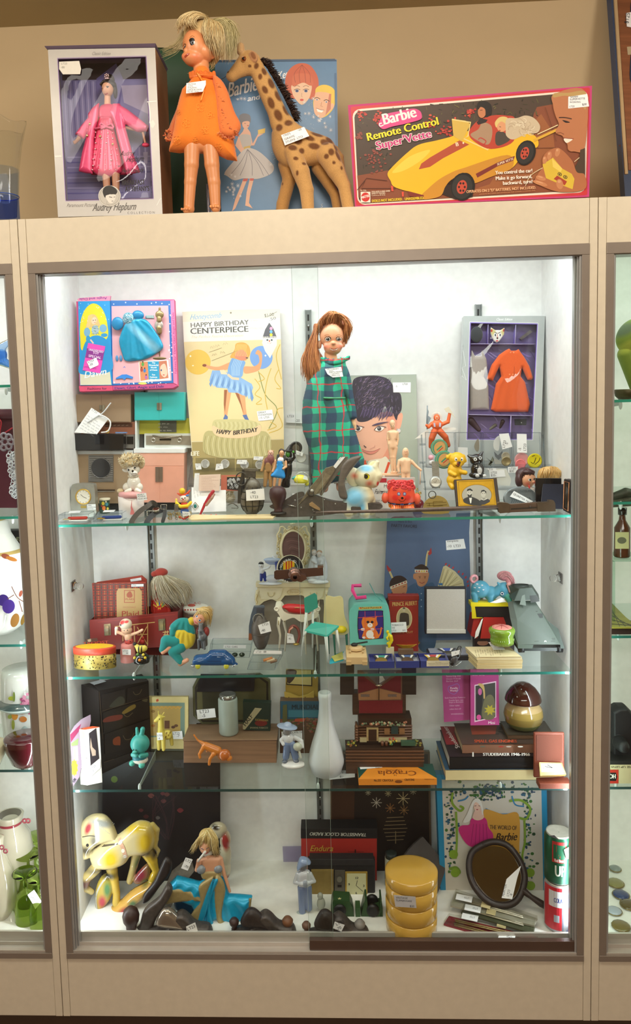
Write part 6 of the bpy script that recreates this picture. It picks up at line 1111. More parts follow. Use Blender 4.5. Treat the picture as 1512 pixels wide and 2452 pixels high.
for i,(u0,u1,lb,d)in enumerate(((148,405,'open clear badge case with green scout patches, first on the right rack',1),(415,640,'open clear badge case with a blank white card, second on the right rack',2),(655,900,'open clear badge case with bird pins and coin, third on the right rack',3),(915,1165,'open clear badge case with pink and yellow round badges, fourth on the rack',4))):
 T=Ty('badge_case',lb,'case',M3,.235,group='open clear badge cases on the right rack');crystal(T,[(u0,280),(u1,282),(u1+12,590),(u0+10,588)],.014,name='shell',c=(.95,.955,.96));m=T.pl(20)
 def disc(nm,u,v,q,col,rim=None,k='satin',w=20):b=T.mb(nm,k);b.lathe(T.q(u,v,w),[(0,q*T.s),(.0015,q*T.s),(.002,q*T.s*.85,rim or col),(.0016,q*T.s*.8)],col,axis=(0,-1,0));b.h=.0022;return b
 if d==1:
  for u,v,c2 in((270,415,'#d89858'),(310,520,'#d8a878')):b=disc('patch',u,v,76 if v<500 else 80,'#4ca888',c2,'cloth',w=24 if v<500 else 10);mm=T.pl(24 if v<500 else 10);b.ell(mm,u,v,50,58,'#e0a868',.3);b.li(mm,[(u-25,v+20),(u+20,v-20)],12,'#3c9c74');b.li(mm,[(u-10,v+30),(u+30,v-5)],9,'#c84c38');b.li(mm,[(u-30,v),(u+5,v-32)],7,'#d8c058')
  b=T.mb('spools');b.sph(T.q(195,500,5),24*T.s,'#e8a8b8');b.sph(T.q(200,545,5),26*T.s,'#d0d0d4')
 if d==2:b=T.mb('card','paper');b.pr(m,Q2(432,408,518,412,522,578,430,574),0,.0006,'#eef0f2');b=T.mb('pin','metal');b.pr(m,crv(Q2(575,400,612,330,620,420,600,450),3),0,.001,'#a8a498')
 if d==3:
  b=T.mb('bird_pin','metal');[b.pr(m,P,0,.0015,c)for P,c in((Q2(750,445,785,480,825,440,830,490,790,520,760,490),'#7c848c'),(Q2(680,500,740,540,700,570,720,535),'#6c7068'),(Q2(740,505,810,530,820,560,760,560),'#c8ccc8'),(Q2(700,560,740,490,750,520,720,575),'#8c9488'))];disc('coin',862,535,42,'#a89870',None,'gold',w=14);disc('coin',858,490,38,'#b8b09c',None,'satin',w=18);b=T.mb('feather','paper');b.pr(m,crv(Q2(800,305,750,350,750,420,790,440,800,380),3),0,.0005,'#dcdedc');tagp(T,T.pl(-3),Q2(795,292,880,285,912,405,825,428),[('LT23',845,415,22,-80),('-5',870,392,20,-80)])
 if d==4:
  b=disc('badge',1000,520,62,'#eaa4a8','#e8b0b0');b.tx(m,'BUCK',960,545,22,'#c83440',W=66,B=1);b.tx(m,'EYE',965,575,20,'#c83440',B=1);b=disc('badge',1112,528,64,'#e8d818',None,w=8);mm=T.pl(8);[b.li(mm,L,5,'#3c3414',C=1)for L in(Q2(1075,540,1100,550,1120,500),Q2(1110,560,1145,530,1155,500),Q2(1085,490,1110,480))];b=disc('badge',985,560,46,'#e87c80','#dc6c74',w=4);tagp(T,T.pl(-3),Q2(952,290,1038,292,1042,458,955,455),[('-5',988,440,22,-88),('LT23',1032,442,22,-88)])
T=Ty('wrist_watch','steel wrist watch with expanding band standing at the left of the badge rack','watch',M3,.19);b=T.mb('band','chrome');[b.pr(T.pl(abs(i-6)*-.5),[(200+i*.6,535+i*12),(262+i*.6,535+i*12),(264+i*.6,545+i*12),(202+i*.6,545+i*12)],-.003,0,'#b8bcbc')for i in range(14)];T.box(b,205,745,275,770,0,12,'#c0c4c4');b=T.mb('dial','metal');c=T.q(232,718,-8);b.lathe(c,[(0,50*T.s),(.003,54*T.s),(.006,46*T.s),(.0062,40*T.s,'#e4e2d8')],'#b0b4b4',axis=(0,-1,.2));b.h=.0068;clock_face(b,T.pl(-8),232,718,40,hands=((20,.6),(-70,.5)),col='#e4e2d8')
b,F=None,None
T=Tt('brass_tag','engraved round brass tag with a wire loop leaning at the front right','tag',240,945,S1,M3,ymax=.12);b=T.mb('disc','gold');b.pr(T.pl(),crv([(125,940),(150,880),(230,838),(300,850),(345,900),(350,T.vz(300,S1)),(128,T.vz(150,S1))],3),-.002,0,'#c8b06c');m=T.pl();[b.li(m,L,5,'#8c7438')for L in(Q2(150,905,330,895),Q2(180,900,182,930),Q2(215,890,300,885),Q2(215,930,300,925),Q2(215,890,215,930),Q2(160,925,335,918))];b=T.mb('wire_loop','iron');b.torus(T.q(205,828,-2),32*T.s,4*T.s,'#50504c',seg=18)
YD='#e8b418'
T=Ty('rubber_dog','yellow rubber puppy with floppy ears sitting up on the right rack','toy animal',M3,.185)
b,F=fg(T,'body','satin',[('e',425,520,0,72,68,60,YD),('e',420,555,-35,42,32,32,YD),('c',Q4(370,480,0,20,345,500,5,18,340,490,8,14),YD),('c',Q4(480,490,0,18,495,530,5,16),YD),('e',405,620,0,65,75,55,YD),('e',400,700,0,68,60,60,YD),('c',Q4(360,630,-30,22,395,650,-50,20),YD),('c',Q4(440,620,-30,22,490,630,-40,20),YD),('c',Q4(365,730,-20,26,378,755,-50,24),YD),('s',425,548,15,20,'#7c2c14',0,.2)],.9,1.5)
b.ell(F,405,510,12,16,'#f4f0dc');b.ell(F,458,510,12,16,'#f4f0dc');face(b,F,Q2(407,514,456,514),7,Q2(402,560,425,575,438,556),(436,540,11,'#1c1410'),'#5c1c10',7);[b.li(F,[(385+i*12,648),(383+i*12,660)],4,'#8c5c10')for i in range(3)]
T=Ty('ceramic_cat','glossy black cat with a white bib sitting above the portrait case','figurine',M3,.2);BK='#1c1d20'
b,F=fg(T,'body','porc',[('e',595,520,0,58,52,46,BK),('c',Q4(560,500,0,26,525,485,10,10),BK),('c',Q4(625,490,0,24,652,452,10,8),BK),('e',605,610,0,60,68,48,BK),('e',600,655,0,72,32,55,BK),('e',594,655,-48,18,16,14,'#dcdcdc'),('e',660,658,-40,16,16,14,'#dcdcdc'),('s',617,612,22,30,'#e0e0e0',0,.12)],.9,1.2);[b.ell(F,u,v,14,15,'#d8dcdc')for u,v in((577,512),(622,500))];face(b,F,Q2(577,512,622,500),7);[b.li(F,[(600,540),(560+i*8,555-i*4)],2.5,'#c8ccd0')for i in range(3)]
T=Tt('portrait_case','old gilt-framed oval photograph of a bearded man and a woman','photograph',600,935,S1,M3,ymax=.14);Y0=T.Y;m=T.tilt((410,935,Y0),(790,935,Y0),(600,690,Y0+.02))
b=T.mb('case','leather',bev=.0008);b.pr(m,Q2(400,695,775,680,805,915,800,940,425,940),-.012,0,'#3c2c24');b=T.mb('mat','gold',bev=.0005);b.pr(m,Q2(420,705,745,692,772,920,437,930),0,.0015,'#d8a428');b.h=.0018;m_=m;b.li(m,Q2(435,715,738,704,760,915,447,922,435,715),5,'#a07818');b.ell(m,597,833,135,95,'#a87c1c',n=36)
b=T.mb('tintype','print');b.h=.002;b.ell(m,597,833,130,90,'#a8a498',n=36);b.po(m,Q2(490,900,480,870,520,850,560,850,620,880,640,922,560,922),'#2c2c2c',C=1);b.po(m,Q2(620,900,640,870,690,865,715,885,690,905,650,918),'#34343a',C=1)
b.ell(m,535,812,24,34,'#c0bcb0');b.po(m,Q2(510,800,515,780,540,774,562,790,558,800,535,790),'#1c1c1c');b.po(m,Q2(514,822,535,835,556,820,550,848,535,856,520,846),'#2c2c2c');b.po(m,Q2(530,858,555,856,548,905,540,905),'#e4e2d8');b.ell(m,656,822,22,30,'#c0bcb0');b.po(m,Q2(632,820,638,792,660,786,682,802,680,825,668,800,645,802),'#1c1c1c');b.li(m,Q2(635,868,660,876,690,862),8,'#d0ccc0');face(b,m,Q2(527,808,544,807,648,818,664,817),3)
T=Ty('coin_card','clear coin envelope with two white price tags, behind the portrait case','coin',M3,.215);m=T.pl();b=T.mb('sleeve','paper');b.pr(m,Q2(680,595,860,600,905,700,890,750,790,745),-.0004,0,'#dcdcd4');tagp(T,m,Q2(684,596,768,592,772,612,690,612),[('LT22',692,612,16)]);tagp(T,m,Q2(705,612,840,608,852,668,715,675),[('LT22',722,640,18),('$35-',722,665,18)],off=.002);tagp(T,m,Q2(872,582,962,578,958,632,875,635),[('LT23',885,605,18),('$20',885,628,18)],off=.002)
T=Tt('large_medal','big round grey metal medal with a white tag, beside the portrait case','medal',980,900,S1,M3,ymax=.15);b=T.mb('disc','metal');c=T.q(982,862);b.lathe(c,[(-.004,145*T.s),(0,148*T.s),(.001,130*T.s),(.0005,110*T.s)],'#7c8488',axis=(0,-1,.15),seg=40,sq=.72);m=Pl(c+V3((0,-.003,0)),(0,-1,.15),M3);b.h=.0005;b.tx(m,'UNITED STATES MINT',870,812,20,'#4c5458',W=240,rot=-2);r=RN(2);[b.li(m,crv([(u,850),(u+14,875),(u+4,900)],3,False),6,'#5c6468')for u in range(900,1080,18)];tagp(T,m,Q2(925,795,1095,888,1045,905,888,845),[('QUARTER METAL',915,825,18,30)],off=.004);tagp(T,Pl(c+V3((0,-.008,-.03)),(0,-1,.5),M3),Q2(930,900,1110,885,1125,905,935,918),[('DECORATIVE',950,912,14,-3)])
T=Ty('bust_doll','small brunette doll head bust with red braces, right of the medal','doll',M3,.175);b,F=fg(T,'head','skin',[('e',1050,690,0,68,72,60,'#e8ac88'),('e',1085,712,-40,20,16,20,'#e8ac88'),('s',1035,725,20,16,'#e87c68',0,.7),('s',1100,715,14,14,'#e87c68',0,.7),('e',1060,800,0,60,50,40,'#e8e0dc')],.9,1.5);b.ell(F,1052,690,14,12,'#f0ece8');face(b,F,Q2(1056,690,1095,685),9,Q2(1070,715,1085,718,1098,712),lip='#b84c40');b=T.mb('hair','hair');f=Fig(T,.9,1.5);f.e(1030,650,25,82,62,62,'#4c3034').e(975,700,10,34,62,50,'#4c3034').e(1050,625,-30,55,24,34,'#4c3034');f.mesh(b);hair(T,b,[Q3(1000,610,-20,960,660,-20,955,750,-10),Q3(1040,600,-40,1080,620,-60,1110,650,-30)],70,5,'#3c2428','#6c4c4c',8,5);b=T.mb('braces','cloth');b.li(F,Q2(1048,740,1055,790),12,'#d83434');b.tube([T.q(1048,738,-48),T.q(1056,790,-46)],6*T.s,'#d83434')
T=Ty('bust_doll','blond curly doll head peeking over the black case','doll',M3,.185);b,F=fg(T,'head','skin',[('e',1235,690,0,75,70,60,'#eab490')],1,1.5);b=T.mb('hair','hair');f=Fig(T,.9,1.5);f.e(1238,640,0,98,62,75,'#dcae68').e(1160,670,0,26,45,40,'#dcae68');f.mesh(b);hair(T,b,[Q3(1180,590,-20,1150,640,-50,1160,690,-30),Q3(1240,575,-50,1230,620,-75,1220,670,-60),Q3(1300,590,-20,1330,640,-40,1325,680,-20)],120,6,'#d8a45c','#f0cc8c',9,8)
T=Tt('black_case','black velvet-lined open case standing near the right end','case',1240,950,S1,M3,ymax=.12);b=T.mb('lid','gloss',bev=.0012);T.box(b,1125,685,1355,950,20,55,'#17171b');b=T.mb('velvet_pad','cloth',bev=.001);b.pr(T.tilt((1180,940,T.Y-.01),(1370,940,T.Y-.01),(1280,735,T.Y+.004)),Q2(1185,732,1392,735,1362,955,1165,950),-.004,0,'#14182e')
T=Tt('open_frame_case','old photograph case with gilt rim turned sideways at the right end','photograph',1420,995,S1,M3,ymax=.1);Y0=T.Y;m=T.tilt((1375,990,Y0-.0),(1425,1000,Y0-.02),(1368,690,Y0));b=T.mb('case','leather',bev=.001);b.pr(m,Q2(1370,690,1440,705,1430,1000,1362,965),-.012,0,'#2c2426');b=T.mb('edge','gloss',bev=.0006);b.pr(T.pl(10),Q2(1385,688,1470,712,1465,985,1425,1000),-.006,.0,'#1c1a20');b=T.mb('gilt_rim','gold');b.tube([m.p(*x,.002)for x in((1378,712),(1422,720),(1412,972),(1370,945),(1378,712))],.001,'#c8885c',seg=5);b=T.mb('tintype','gloss');b.po(m,Q2(1384,722,1414,728,1406,955,1376,932),'#2c241c')
T=Ty('bayonet','long brown bayonet lying along the front of the top shelf','bayonet',M3,.078);b=T.mb('blade','iron');b.tube([T.q(u,v)for u,v in((-830,985),(-700,982),(-200,972),(300,955),(790,940))],[6*T.s,13*T.s,17*T.s,20*T.s,21*T.s],'#6a5850',seg=6);b.sph(T.q(-838,984),13*T.s,'#3c3230')
b=T.mb('cross_guard','metal',bev=.0006);b.pr(T.pl(-20),crv(Q2(785,905,820,898,880,905,905,930,900,985,860,988,820,992,795,985),2),-.012,0,'#6a5848');b=T.mb('grip','wood',bev=.001);b.pr(T.pl(-22),Q2(890,915,1130,900,1135,975,890,985),-.012,0,'#5c4434');b.li(T.pl(-22),Q2(900,955,1130,942),12,'#2c241c');b.sph(T.q(1065,930,-24),8*T.s,'#4c4038');b=T.mb('pommel','metal',bev=.0008);b.pr(T.pl(-22),Q2(1132,898,1235,893,1235,878,1278,878,1292,905,1295,975,1135,978),-.013,.001,'#685848')
# =============== SHELF 2 ===============
A2=(130,1220,2.965);C2=(590,1240,6.048);D2=(790,1360,5.04);E2=(1080,1340,5.214);F2=(900,1230,6.3)
# plaid folders in a red tin
for k,(q,Y,lb)in enumerate(((Q2(300,518,620,470,655,500,660,770,290,800),.285,'red plaid booklet at the back of the pair in the red tin'),(Q2(268,525,650,515,660,770,285,800),.262,'red plaid booklet with a tan label panel, in front in the red tin'))):
 T=Ty('plaid_booklet',lb,'booklet',A2,Y,group='plaid booklets in the red tin');m=T.pl();b=T.mb('cover','paper',bev=.0004);b.pr(m,q,-.006,0,'#a83a28');p=T.mb('plaid_print','print')
 for u in range(290,650,44):p.li(m,[(u,524),(u+6,780)],12,'#5c2c24');p.li(m,[(u+22,524),(u+28,780)],3,'#c8a060')
 for v in range(535,790,38):p.li(m,[(272+(v-525)*.06,v),(655,v-6)],10,'#6c3024');p.li(m,[(275,v+18),(655,v+12)],3,'#2c3c30')
 if k:p.po(m,Q2(455,560,605,558,622,585,622,790,445,800,442,590),'#c8a46c');p.rect(m,496,572,572,662,'#b05c40');p.rect(m,501,577,567,657,'#c8a46c');p.po(m,Q2(515,600,540,580,556,610,545,625,520,622),'#b05c40',C=1);p.tx(m,'PLAID',504,643,13,'#b05c40',W=60,B=1.5);p.tx(m,'MACDONALD',488,700,12,'#b87454',W=92);p.tx(m,'Plaid',476,760,40,'#b04838',W=125,B=1)
 tagp(T,m,Q2(548,530,635,528,635,546,548,548)if k else Q2(540,495,618,482,620,502,545,512),[('LT23',555,542,9)]if k else[])
T=Ty('barn_tin','dark red toy barn tin lunch box with steel clasps and painted white gates','tin box',A2,.222)
m=T.tilt((255,900,.225),(870,965,.205),(255,780,.225));b=T.mb('front',bev=.0008);vq=lambda u:T.vz(u,S2);b.pr(m,Q2(250,785,878,725,878,972,600,985,258,1000),-.004,0,'#7c2420');b.h=.0003
[b.li(m,L,6,'#c8a868')for L in(Q2(430,832,715,800),Q2(488,830,488,935),Q2(568,825,572,940),Q2(664,812,664,968),Q2(590,835,660,955),Q2(660,830,592,950),Q2(590,890,660,885),Q2(775,890,815,890),Q2(790,860,785,892),Q2(805,860,803,890),Q2(770,872,815,868))];b.li(m,Q2(310,800,700,760,860,745),5,'#943028')
B=T.mb('tray');A_,C_=m.p(252,790),m.p(878,728);A0,C0=V3((A_.x,A_.y,S2+.0005)),V3((C_.x,C_.y,S2+.0005));dd=V3((0,.085,0));B.add([A0,C0,C0+dd,A0+dd,A_,C_,C_+dd,A_+dd],Q4(0,1,2,3,0,4,7,3,1,2,6,5,2,3,7,6),'#5c1c1a')
for u,v in((380,855),(766,820)):b=T.mb('clasp','chrome',bev=.0005);b.pr(m,[(u-26,v-42),(u+22,v-46),(u+25,v+36),(u-22,v+40)],0,.002,'#b0a890');b.pr(m,[(u-12,v-30),(u+10,v-32),(u+12,v+32),(u-12,v+34)],.002,.005,'#d0c8a8')
b=T.mb('rooster');b.sph(m.p(632,930,.008),.007,'#b02c24',seg=10,ring=6);b.sph(m.p(638,905,.009),.004,'#b02c24',seg=8,ring=5);b.tube([m.p(630,950,.008),m.p(630,970,.008)],.0015,'#c8a030',seg=5)
# long-haired doll leaning away behind tin
T=Ty('red_apron_doll','long pale-haired doll in a red cap and apron with painted fries, head turned down','doll',A2,.29);b,F=fg(T,'body','skin',[('e',740,540,0,42,46,42,'#d8a488'),('g',Q2(700,600,780,590,820,720,800,790,700,790,695,680),0,26,'#a8241c'),('c',Q4(700,620,0,14,700,720,-10,12),'#b02c24'),('c',Q4(790,620,0,14,820,720,-10,12),'#b02c24')],.8,1.2)
[b.li(F,[(752+16*cos(a),690-10*sin(a)),(752+46*cos(a),685-50*sin(a))],7,c)for a,c in zip(lin(.3,2.8,9),('#e8c830','#3c9c5c','#e8c830','#e88030','#3c6cb8','#e8c830','#e8d860','#c83c3c','#e8c830'))];b.po(F,Q2(735,682,768,670,765,705,740,712),'#c8302c');b.tx(F,'M',742,702,14,'#f0c830',W=18,B=1.5)
b=T.mb('cap','cloth');f=Fig(T,.8,1);f.e(760,445,-5,48,30,40,'#a83428').e(715,455,-10,26,20,30,'#a83428');f.mesh(b);b=T.mb('hair','hair');f=Fig(T,.9,1.5);f.e(755,500,20,60,46,50,'#c8b898');f.mesh(b)
hair(T,b,[Q3(720,475,-30,690,520,-30,680,620,-20,690,680,0),Q3(760,460,-40,780,520,-50,830,620,-40,910,700,-20),Q3(790,460,-20,860,510,-20,930,580,0,940,700,0),Q3(800,470,0,890,500,0,960,540,10,985,600,10)],260,3.2,'#b8a888','#e4dac4',7,8)
T=Ty('spice_tin','small brown round tin with white printed lid behind the seated doll','tin',A2,.285);b=T.mb('can');T.lathe(b,1005,[(T.vz(1005,S2),88),(715,88)],'#5c463c');b=T.mb('lid');T.lathe(b,1005,Q2(725,92,690,92,687,84),'#e2ddd4');mm=ZP(T.q(1005,687).z+.0004,A2);b.ell(mm,975,680,28,10,'#b84438');b.tx(mm,'A-C',990,672,16,'#b84438',W=50);[b.ell(T.pl(-93),930+i*20,712,6,6,'#a83c34')for i in range(7)]
T=Tt('oval_tin','oval yellow and red lidded tin with rusty gold sides at the left end','tin',292,1085,S2,A2,ymax=.13);T.Y=.13;T.s=(T.Y-CAM.y)/F_/A2[2];b=T.mb('can','metal');c=T.q(292,1100);R_x=157*T.s;b.lathe((c.x,.13,S2),[(0,R_x*.97),(.001,R_x),(.036,R_x)],'#a8934a',sq=.42,seg=44);r=RN(2);[b.sph((c.x+R_x*cos(a),.13+R_x*.42*sin(a),S2+r.u(.004,.034)),r.u(.0008,.0022),'#3c3420',seg=5,ring=3)for a in[r.u(3.2,6.2)for _ in range(90)]]
b=T.mb('lid');b.lathe((c.x,.13,S2),[(.036,R_x*1.02),(.050,R_x*1.02),(.0515,R_x*1.0)],'#c8442c',sq=.42,seg=44);m=Pl((0,0,S2+.0518),(0,0,1),A2);b.h=0;K=[(c.x+R_x*.9*cos(a),.13+R_x*.38*sin(a),S2+.0519)for a in lin(0,6.283,41)[:-1]];b.add(K,[tuple(range(40))],'#e0b422');b.tx(m,'TROOST',205,962,20,'#c8442c',W=180,rot=-4,B=1.5);b.tx(m,'SLAGROOMWAFELS',220,982,12,'#c8442c',W=160,rot=-3);b.po(m,Q2(218,920,305,912,312,935,225,945),'#5c4438');b.po(m,Q2(235,925,260,918,262,938,240,940),'#c8b090')
T=Tt('troll_baby_toy','toddler figure with red-spotted cap and club on a pink round base tagged 18','toy figure',525,1045,S2,A2,ymax=.17);b=T.mb('base');T.lathe(b,525,[(T.vz(525,S2),55),(1010,55),(975,48),(955,46),(950,36)],'#d88880');SK='#e4b898'
b,F=fg(T,'body','satin',[('e',508,815,0,44,40,40,'#ecdcc4'),('e',515,855,0,38,30,34,SK),('e',525,905,0,26,34,24,SK),('e',530,935,0,30,26,26,'#c04c44'),('c',Q4(500,890,0,12,450,870,0,10,440,850,0,9),SK),('c',Q4(545,890,0,12,590,875,0,10,625,855,0,9),SK),('c',Q4(438,885,0,8,442,845,0,13),'#e8e0d0'),('s',490,795,20,12,'#d83c3c',-20,.3),('s',520,790,14,8,'#d83c3c',0,.3),('s',478,812,8,7,'#3c2c28',0,.2)],.7,1);[b.ell(F,u,v,4,4,'#2c1c18',n=6)for u,v in((505,925),(520,945),(545,930),(535,950))];b.li(F,Q2(545,880,520,925),6,'#3c3c58');face(b,F,Q2(505,850,528,848),3.5);tagp(T,T.pl(-57),Q2(483,990,545,992,545,1032,485,1030),[('LT23',489,1008,12),('18',508,1025,12)])
T=Tt('bee_toy','yellow and black striped bee-like toy on a flowered round base','toy',622,1080,S2,A2,ymax=.12);b=T.mb('base','gloss');T.lathe(b,622,Q2(1082,58,1062,60,1040,54,1015,30),'#1c1c1c',w=0);[b.sph(T.q(u,v,w),11*T.s,c)for u,v,w,c in((580,1040,-40,'#d8c030'),(620,1050,-58,'#e08c28'),(655,1040,-40,'#d8c030'),(600,1020,-30,'#5c8c30'),(640,1020,-35,'#d8c030'))]
b,F=fg(T,'bee_body','satin',[('c',Q4(580,965,0,12,610,990,0,28,640,985,0,22),'#d8c858'),('e',572,955,0,14,12,14,'#1c1c1c'),('c',Q4(600,965,0,7,650,970,0,6),'#2c2c2c'),('s',605,990,6,26,'#1c1c1c',0,.2),('s',625,990,5,26,'#1c1c1c',0,.2)],.7,1)
T=Tt('seated_doll','blond fashion doll in a teal and yellow tracksuit lying against the tin','doll',880,1045,S2,A2,ymax=.18);SK='#e0a080';TL_='#158c8c'
b,F=fg(T,'body','skin',[('e',1030,772,0,44,50,42,SK,25),('c',Q4(1000,805,5,16,960,810,5,18),SK),('c',Q4(960,815,5,20,930,900,5,24,850,950,-10,24,800,990,-25,18),SK),('c',Q4(900,930,0,20,860,1000,-25,18,905,1080,-25,18),SK),('c',Q4(900,800,5,14,835,840,-15,14,845,880,-25,12),SK),('c',Q4(930,950,-10,12,908,990,-25,10),SK),('c',Q4(840,870,-20,12,848,905,-30,10),SK),('c',Q4(905,985,-25,10,912,1000,-30,8),SK),('c',Q4(825,970,-30,18,780,1000,-40,16),SK),('c',Q4(900,1085,-30,18,950,1055,-45,15),SK)],.7,1)
e=T.mb('face','gloss');[(e.ell(F,u,v,9,7,'#f4f4f4',.4),e.ell(F,u,v,6,6,'#3878c0'),e.ell(F,u,v,2.5,3,'#101820'))for u,v in((1018,748),(1040,775))];e.li(F,Q2(1002,775,1008,790,1022,796),6,'#d04060',C=1);e.li(F,Q2(1010,735,1028,738),2.5,'#6c4430');e.li(F,Q2(1040,758,1054,768),2.5,'#6c4430')
fg(T,'tracksuit','cloth',[('g',Q2(880,775,960,780,1000,860,985,900,900,860,830,870,820,830),0,34,TL_,34,True,(5,20,940,700)),('g',Q2(870,850,930,838,1000,880,990,960,930,990,870,950,855,900),-5,38,'#d8bc2c',36,True,(5,24,940,760)),('c',Q4(975,790,0,26,960,815,0,24),'#d8bc2c'),('c',Q4(850,830,-10,26,845,875,-20,22),TL_),('c',Q4(870,930,-10,44,800,925,-25,38,775,985,-30,24),TL_),('c',Q4(900,970,-20,42,850,1000,-30,34,905,1070,-30,24),TL_)],.8,2)
b=T.mb('hair','hair');f=Fig(T,.8,1.5);f.e(1062,745,14,52,52,40,'#d8b068',30);f.mesh(b);hair(T,b,[Q3(1020,715,-20,1000,740,-30,985,760,-20),Q3(1040,705,-25,1090,720,-20,1110,780,0,1100,840,10),Q3(1010,705,-10,1080,700,0,1118,700,0,1100,790,10)],150,3,'#d0a860','#f0d8a0',5,5)
T=Tt('toy_horse','small grey metal toy horse with a saddle standing on a green base','toy animal',1045,1010,S2,A2,ymax=.16);b,F=fg(T,'horse','metal',[('c',Q4(1045,810,-30,13,1045,850,-36,18,1050,880,-15,30),'#74767a'),('e',1055,895,0,36,40,50,'#74767a'),('c',Q4(1030,920,-20,12,1030,985,-20,8),'#74767a'),('c',Q4(1065,920,-20,12,1072,980,-26,8),'#74767a'),('c',Q4(1045,920,30,12,1050,990,30,8),'#64666a'),('c',Q4(1032,800,-26,5,1038,812,-30,7),'#74767a'),('c',Q4(1058,800,-26,5,1052,812,-30,7),'#74767a')],.7,1);fg(T,'saddle','satin',[('e',1080,870,5,22,34,34,'#8c2c28'),('e',1020,865,5,12,26,30,'#6c2c28')],.7,1);b=T.mb('base');b.lathe(T.q(1045,T.vz(1045,S2)),[(0,52*T.s),(.003,50*T.s),(.006,40*T.s)],'#3c6c34',sq=.6)
def carbox(nm,lb,q,Z,cr,d,content,grp=None):
 T=Tt(nm,lb,'box',(q[2][0]+q[3][0])/2,q[2][1],Z,cr,ymax=.2,group=grp);crystal(T,q,d,name='case');content(T);return T
def cars(T):
 b=T.mb('toy_cars','gloss');[(b.sph(T.q(1230+i*50,1040,30),(22*T.s,22*T.s,16*T.s),'#26382c',seg=10,ring=6))for i in range(3)];tagp(T,T.pl(4),Q2(1205,960,1363,962,1362,985,1200,983),[('LT23  CARS',1215,980,12)])
carbox('clear_box','clear hinged plastic box with dark green contents behind the blue car',Q2(1110,955,1400,955,1385,1050,1100,1050),S2,A2,.045,cars)
T=Tt('toy_car','blue moulded toy coupe with yellow wheels at the front of the shelf','toy car',1135,1122,S2,A2,ymax=.1);BLU='#1c5088'
b,F=fg(T,'body','gloss',[('g',Q2(985,1070,1000,1045,1075,1035,1110,1008,1200,1005,1235,1025,1275,1060,1285,1095,1280,1112,1000,1112,985,1095),30,50,BLU,34),('e',1022,1080,-6,40,24,20,BLU),('e',1225,1075,-6,46,30,20,BLU)],.8,1);b.po(F,Q2(1085,1040,1112,1018,1150,1015,1150,1042),'#102c50');b.po(F,Q2(1160,1015,1200,1015,1220,1040,1160,1042),'#102c50');b.li(F,Q2(1090,1070,1190,1070),3,'#143c6c')
for u in(1022,1224):
 for w in(-20,70):b=T.mb('wheel');b.lathe(T.q(u,1109,w+16),[(0,19*T.s),(16*T.s,19*T.s),(18*T.s,8*T.s)],'#c8c43c',axis=(0,-1,0),seg=18)
b=T.mb('bumper','chrome');b.tube([T.q(975,1100,0),T.q(980,1105,-20),T.q(1000,1108,-20)],6*T.s,'#c0c4c8');b.tube([T.q(1270,1108,-18),T.q(1292,1098,-10)],6*T.s,'#c0c4c8')
def fish(T):b=T.mb('lures');[b.tube([T.q(150+i*30,1340+i*8,20),T.q(230+i*20,1320+i*10,30)],14*T.s,c)for i,c in enumerate(('#d88c50','#e0c8a0','#8c6c50'))];tagp(T,T.pl(2),Q2(75,1240,315,1248,312,1275,62,1272),[('LT23  -$8',85,1262,16)])
T=Tt('clear_box','clear hinged plastic box with tan lures inside, at the front of the shelf centre-left','box',160,1420,S2,(590,1220,3.688),ymax=.1);crystal(T,Q2(60,1290,320,1288,250,1418,10,1412),.05,name='case');fish(T)
# vanity with mirror (C2 crop)
T=Ty('toy_vanity','cream toy dressing table with ornate oval mirror frame at the back of the shelf','toy furniture',C2,.27);CV='#e6dcb8';vb=T.vz(400,S2)
b=T.mb('desk_top',bev=.0008);T.box(b,140,935,1215,1000,-30,120,CV);b=T.mb('apron',bev=.0006);b.pr(T.pl(),Q2(160,1000,1200,1000,1150,1190,1080,1180,1000,1210,880,1150,800,1120,560,1125,480,1230,370,1175,260,1210,200,1260,130,1270,165,1150),-.02,0,CV)
for u0,u1 in((190,525),(820,1130)):d=T.mb('drawer_front',bev=.0006);d.pr(T.pl(),[(u0,1018),(u1,1012),(u1-25,1140),(u1-80,1180),(u0+30,1175),(u0+5,1100)],0,.0016,'#eae2c4');h=T.mb('pull',par=d);c=(u0+u1)/2;h.tube([T.q(*x,-16)for x in crv([(c-45,1075),(c-30,1120),(c+10,1130),(c+40,1110),(c+48,1075)],4,False)],7*T.s,'#d8caa0')
b=T.mb('oval_crest');b.torus(T.q(690,1075,-4),(95*T.s,40*T.s),7*T.s,'#d8c498');b.tx(T.pl(-3),'Barbie',625,1090,34,'#d0bc90',W=130,sh=.3)
for u in(165,1165):b=T.mb('leg');b.tube([T.q(*x)for x in crv([(u,1050),(u-18,1180),(u+10 if u<500 else u-10,1330),(u+15 if u<500 else u-15,vb-90),(u,vb-8)],4,False)],[26*T.s]*10+[16*T.s]*7,CV);b.tube([T.q(u-10+8*sin(i*1.2),1100+i*18,-22)for i in range(9)],6*T.s,'#b8984c',seg=5)
b=T.mb('kneehole_panel');T.box(b,170,1120,1160,vb,70,78,'#8c8478');fr_=T.mb('mirror_frame');c=T.q(680,460,60);fr_.torus(c,(180*T.s,272*T.s),16*T.s,CV,seg=44);fr_.torus(c+V3((0,.002,0)),(202*T.s,292*T.s),15*T.s,'#ded2aa',seg=44)
r=RN(4)
for i in range(120):a=r.u(-1.0,4.14);k=r.u(1.0,1.12);u,v=680+215*k*cos(a),455-300*k*sin(a)*.98;fr_.torus(T.q(u,v,55),r.u(9,20)*T.s,5.5*T.s,'#e2d6ae'if i%3 else '#b8a468',nrm=(r.u(-.5,.5),-1,r.u(-.5,.5)),seg=10,s2=5)
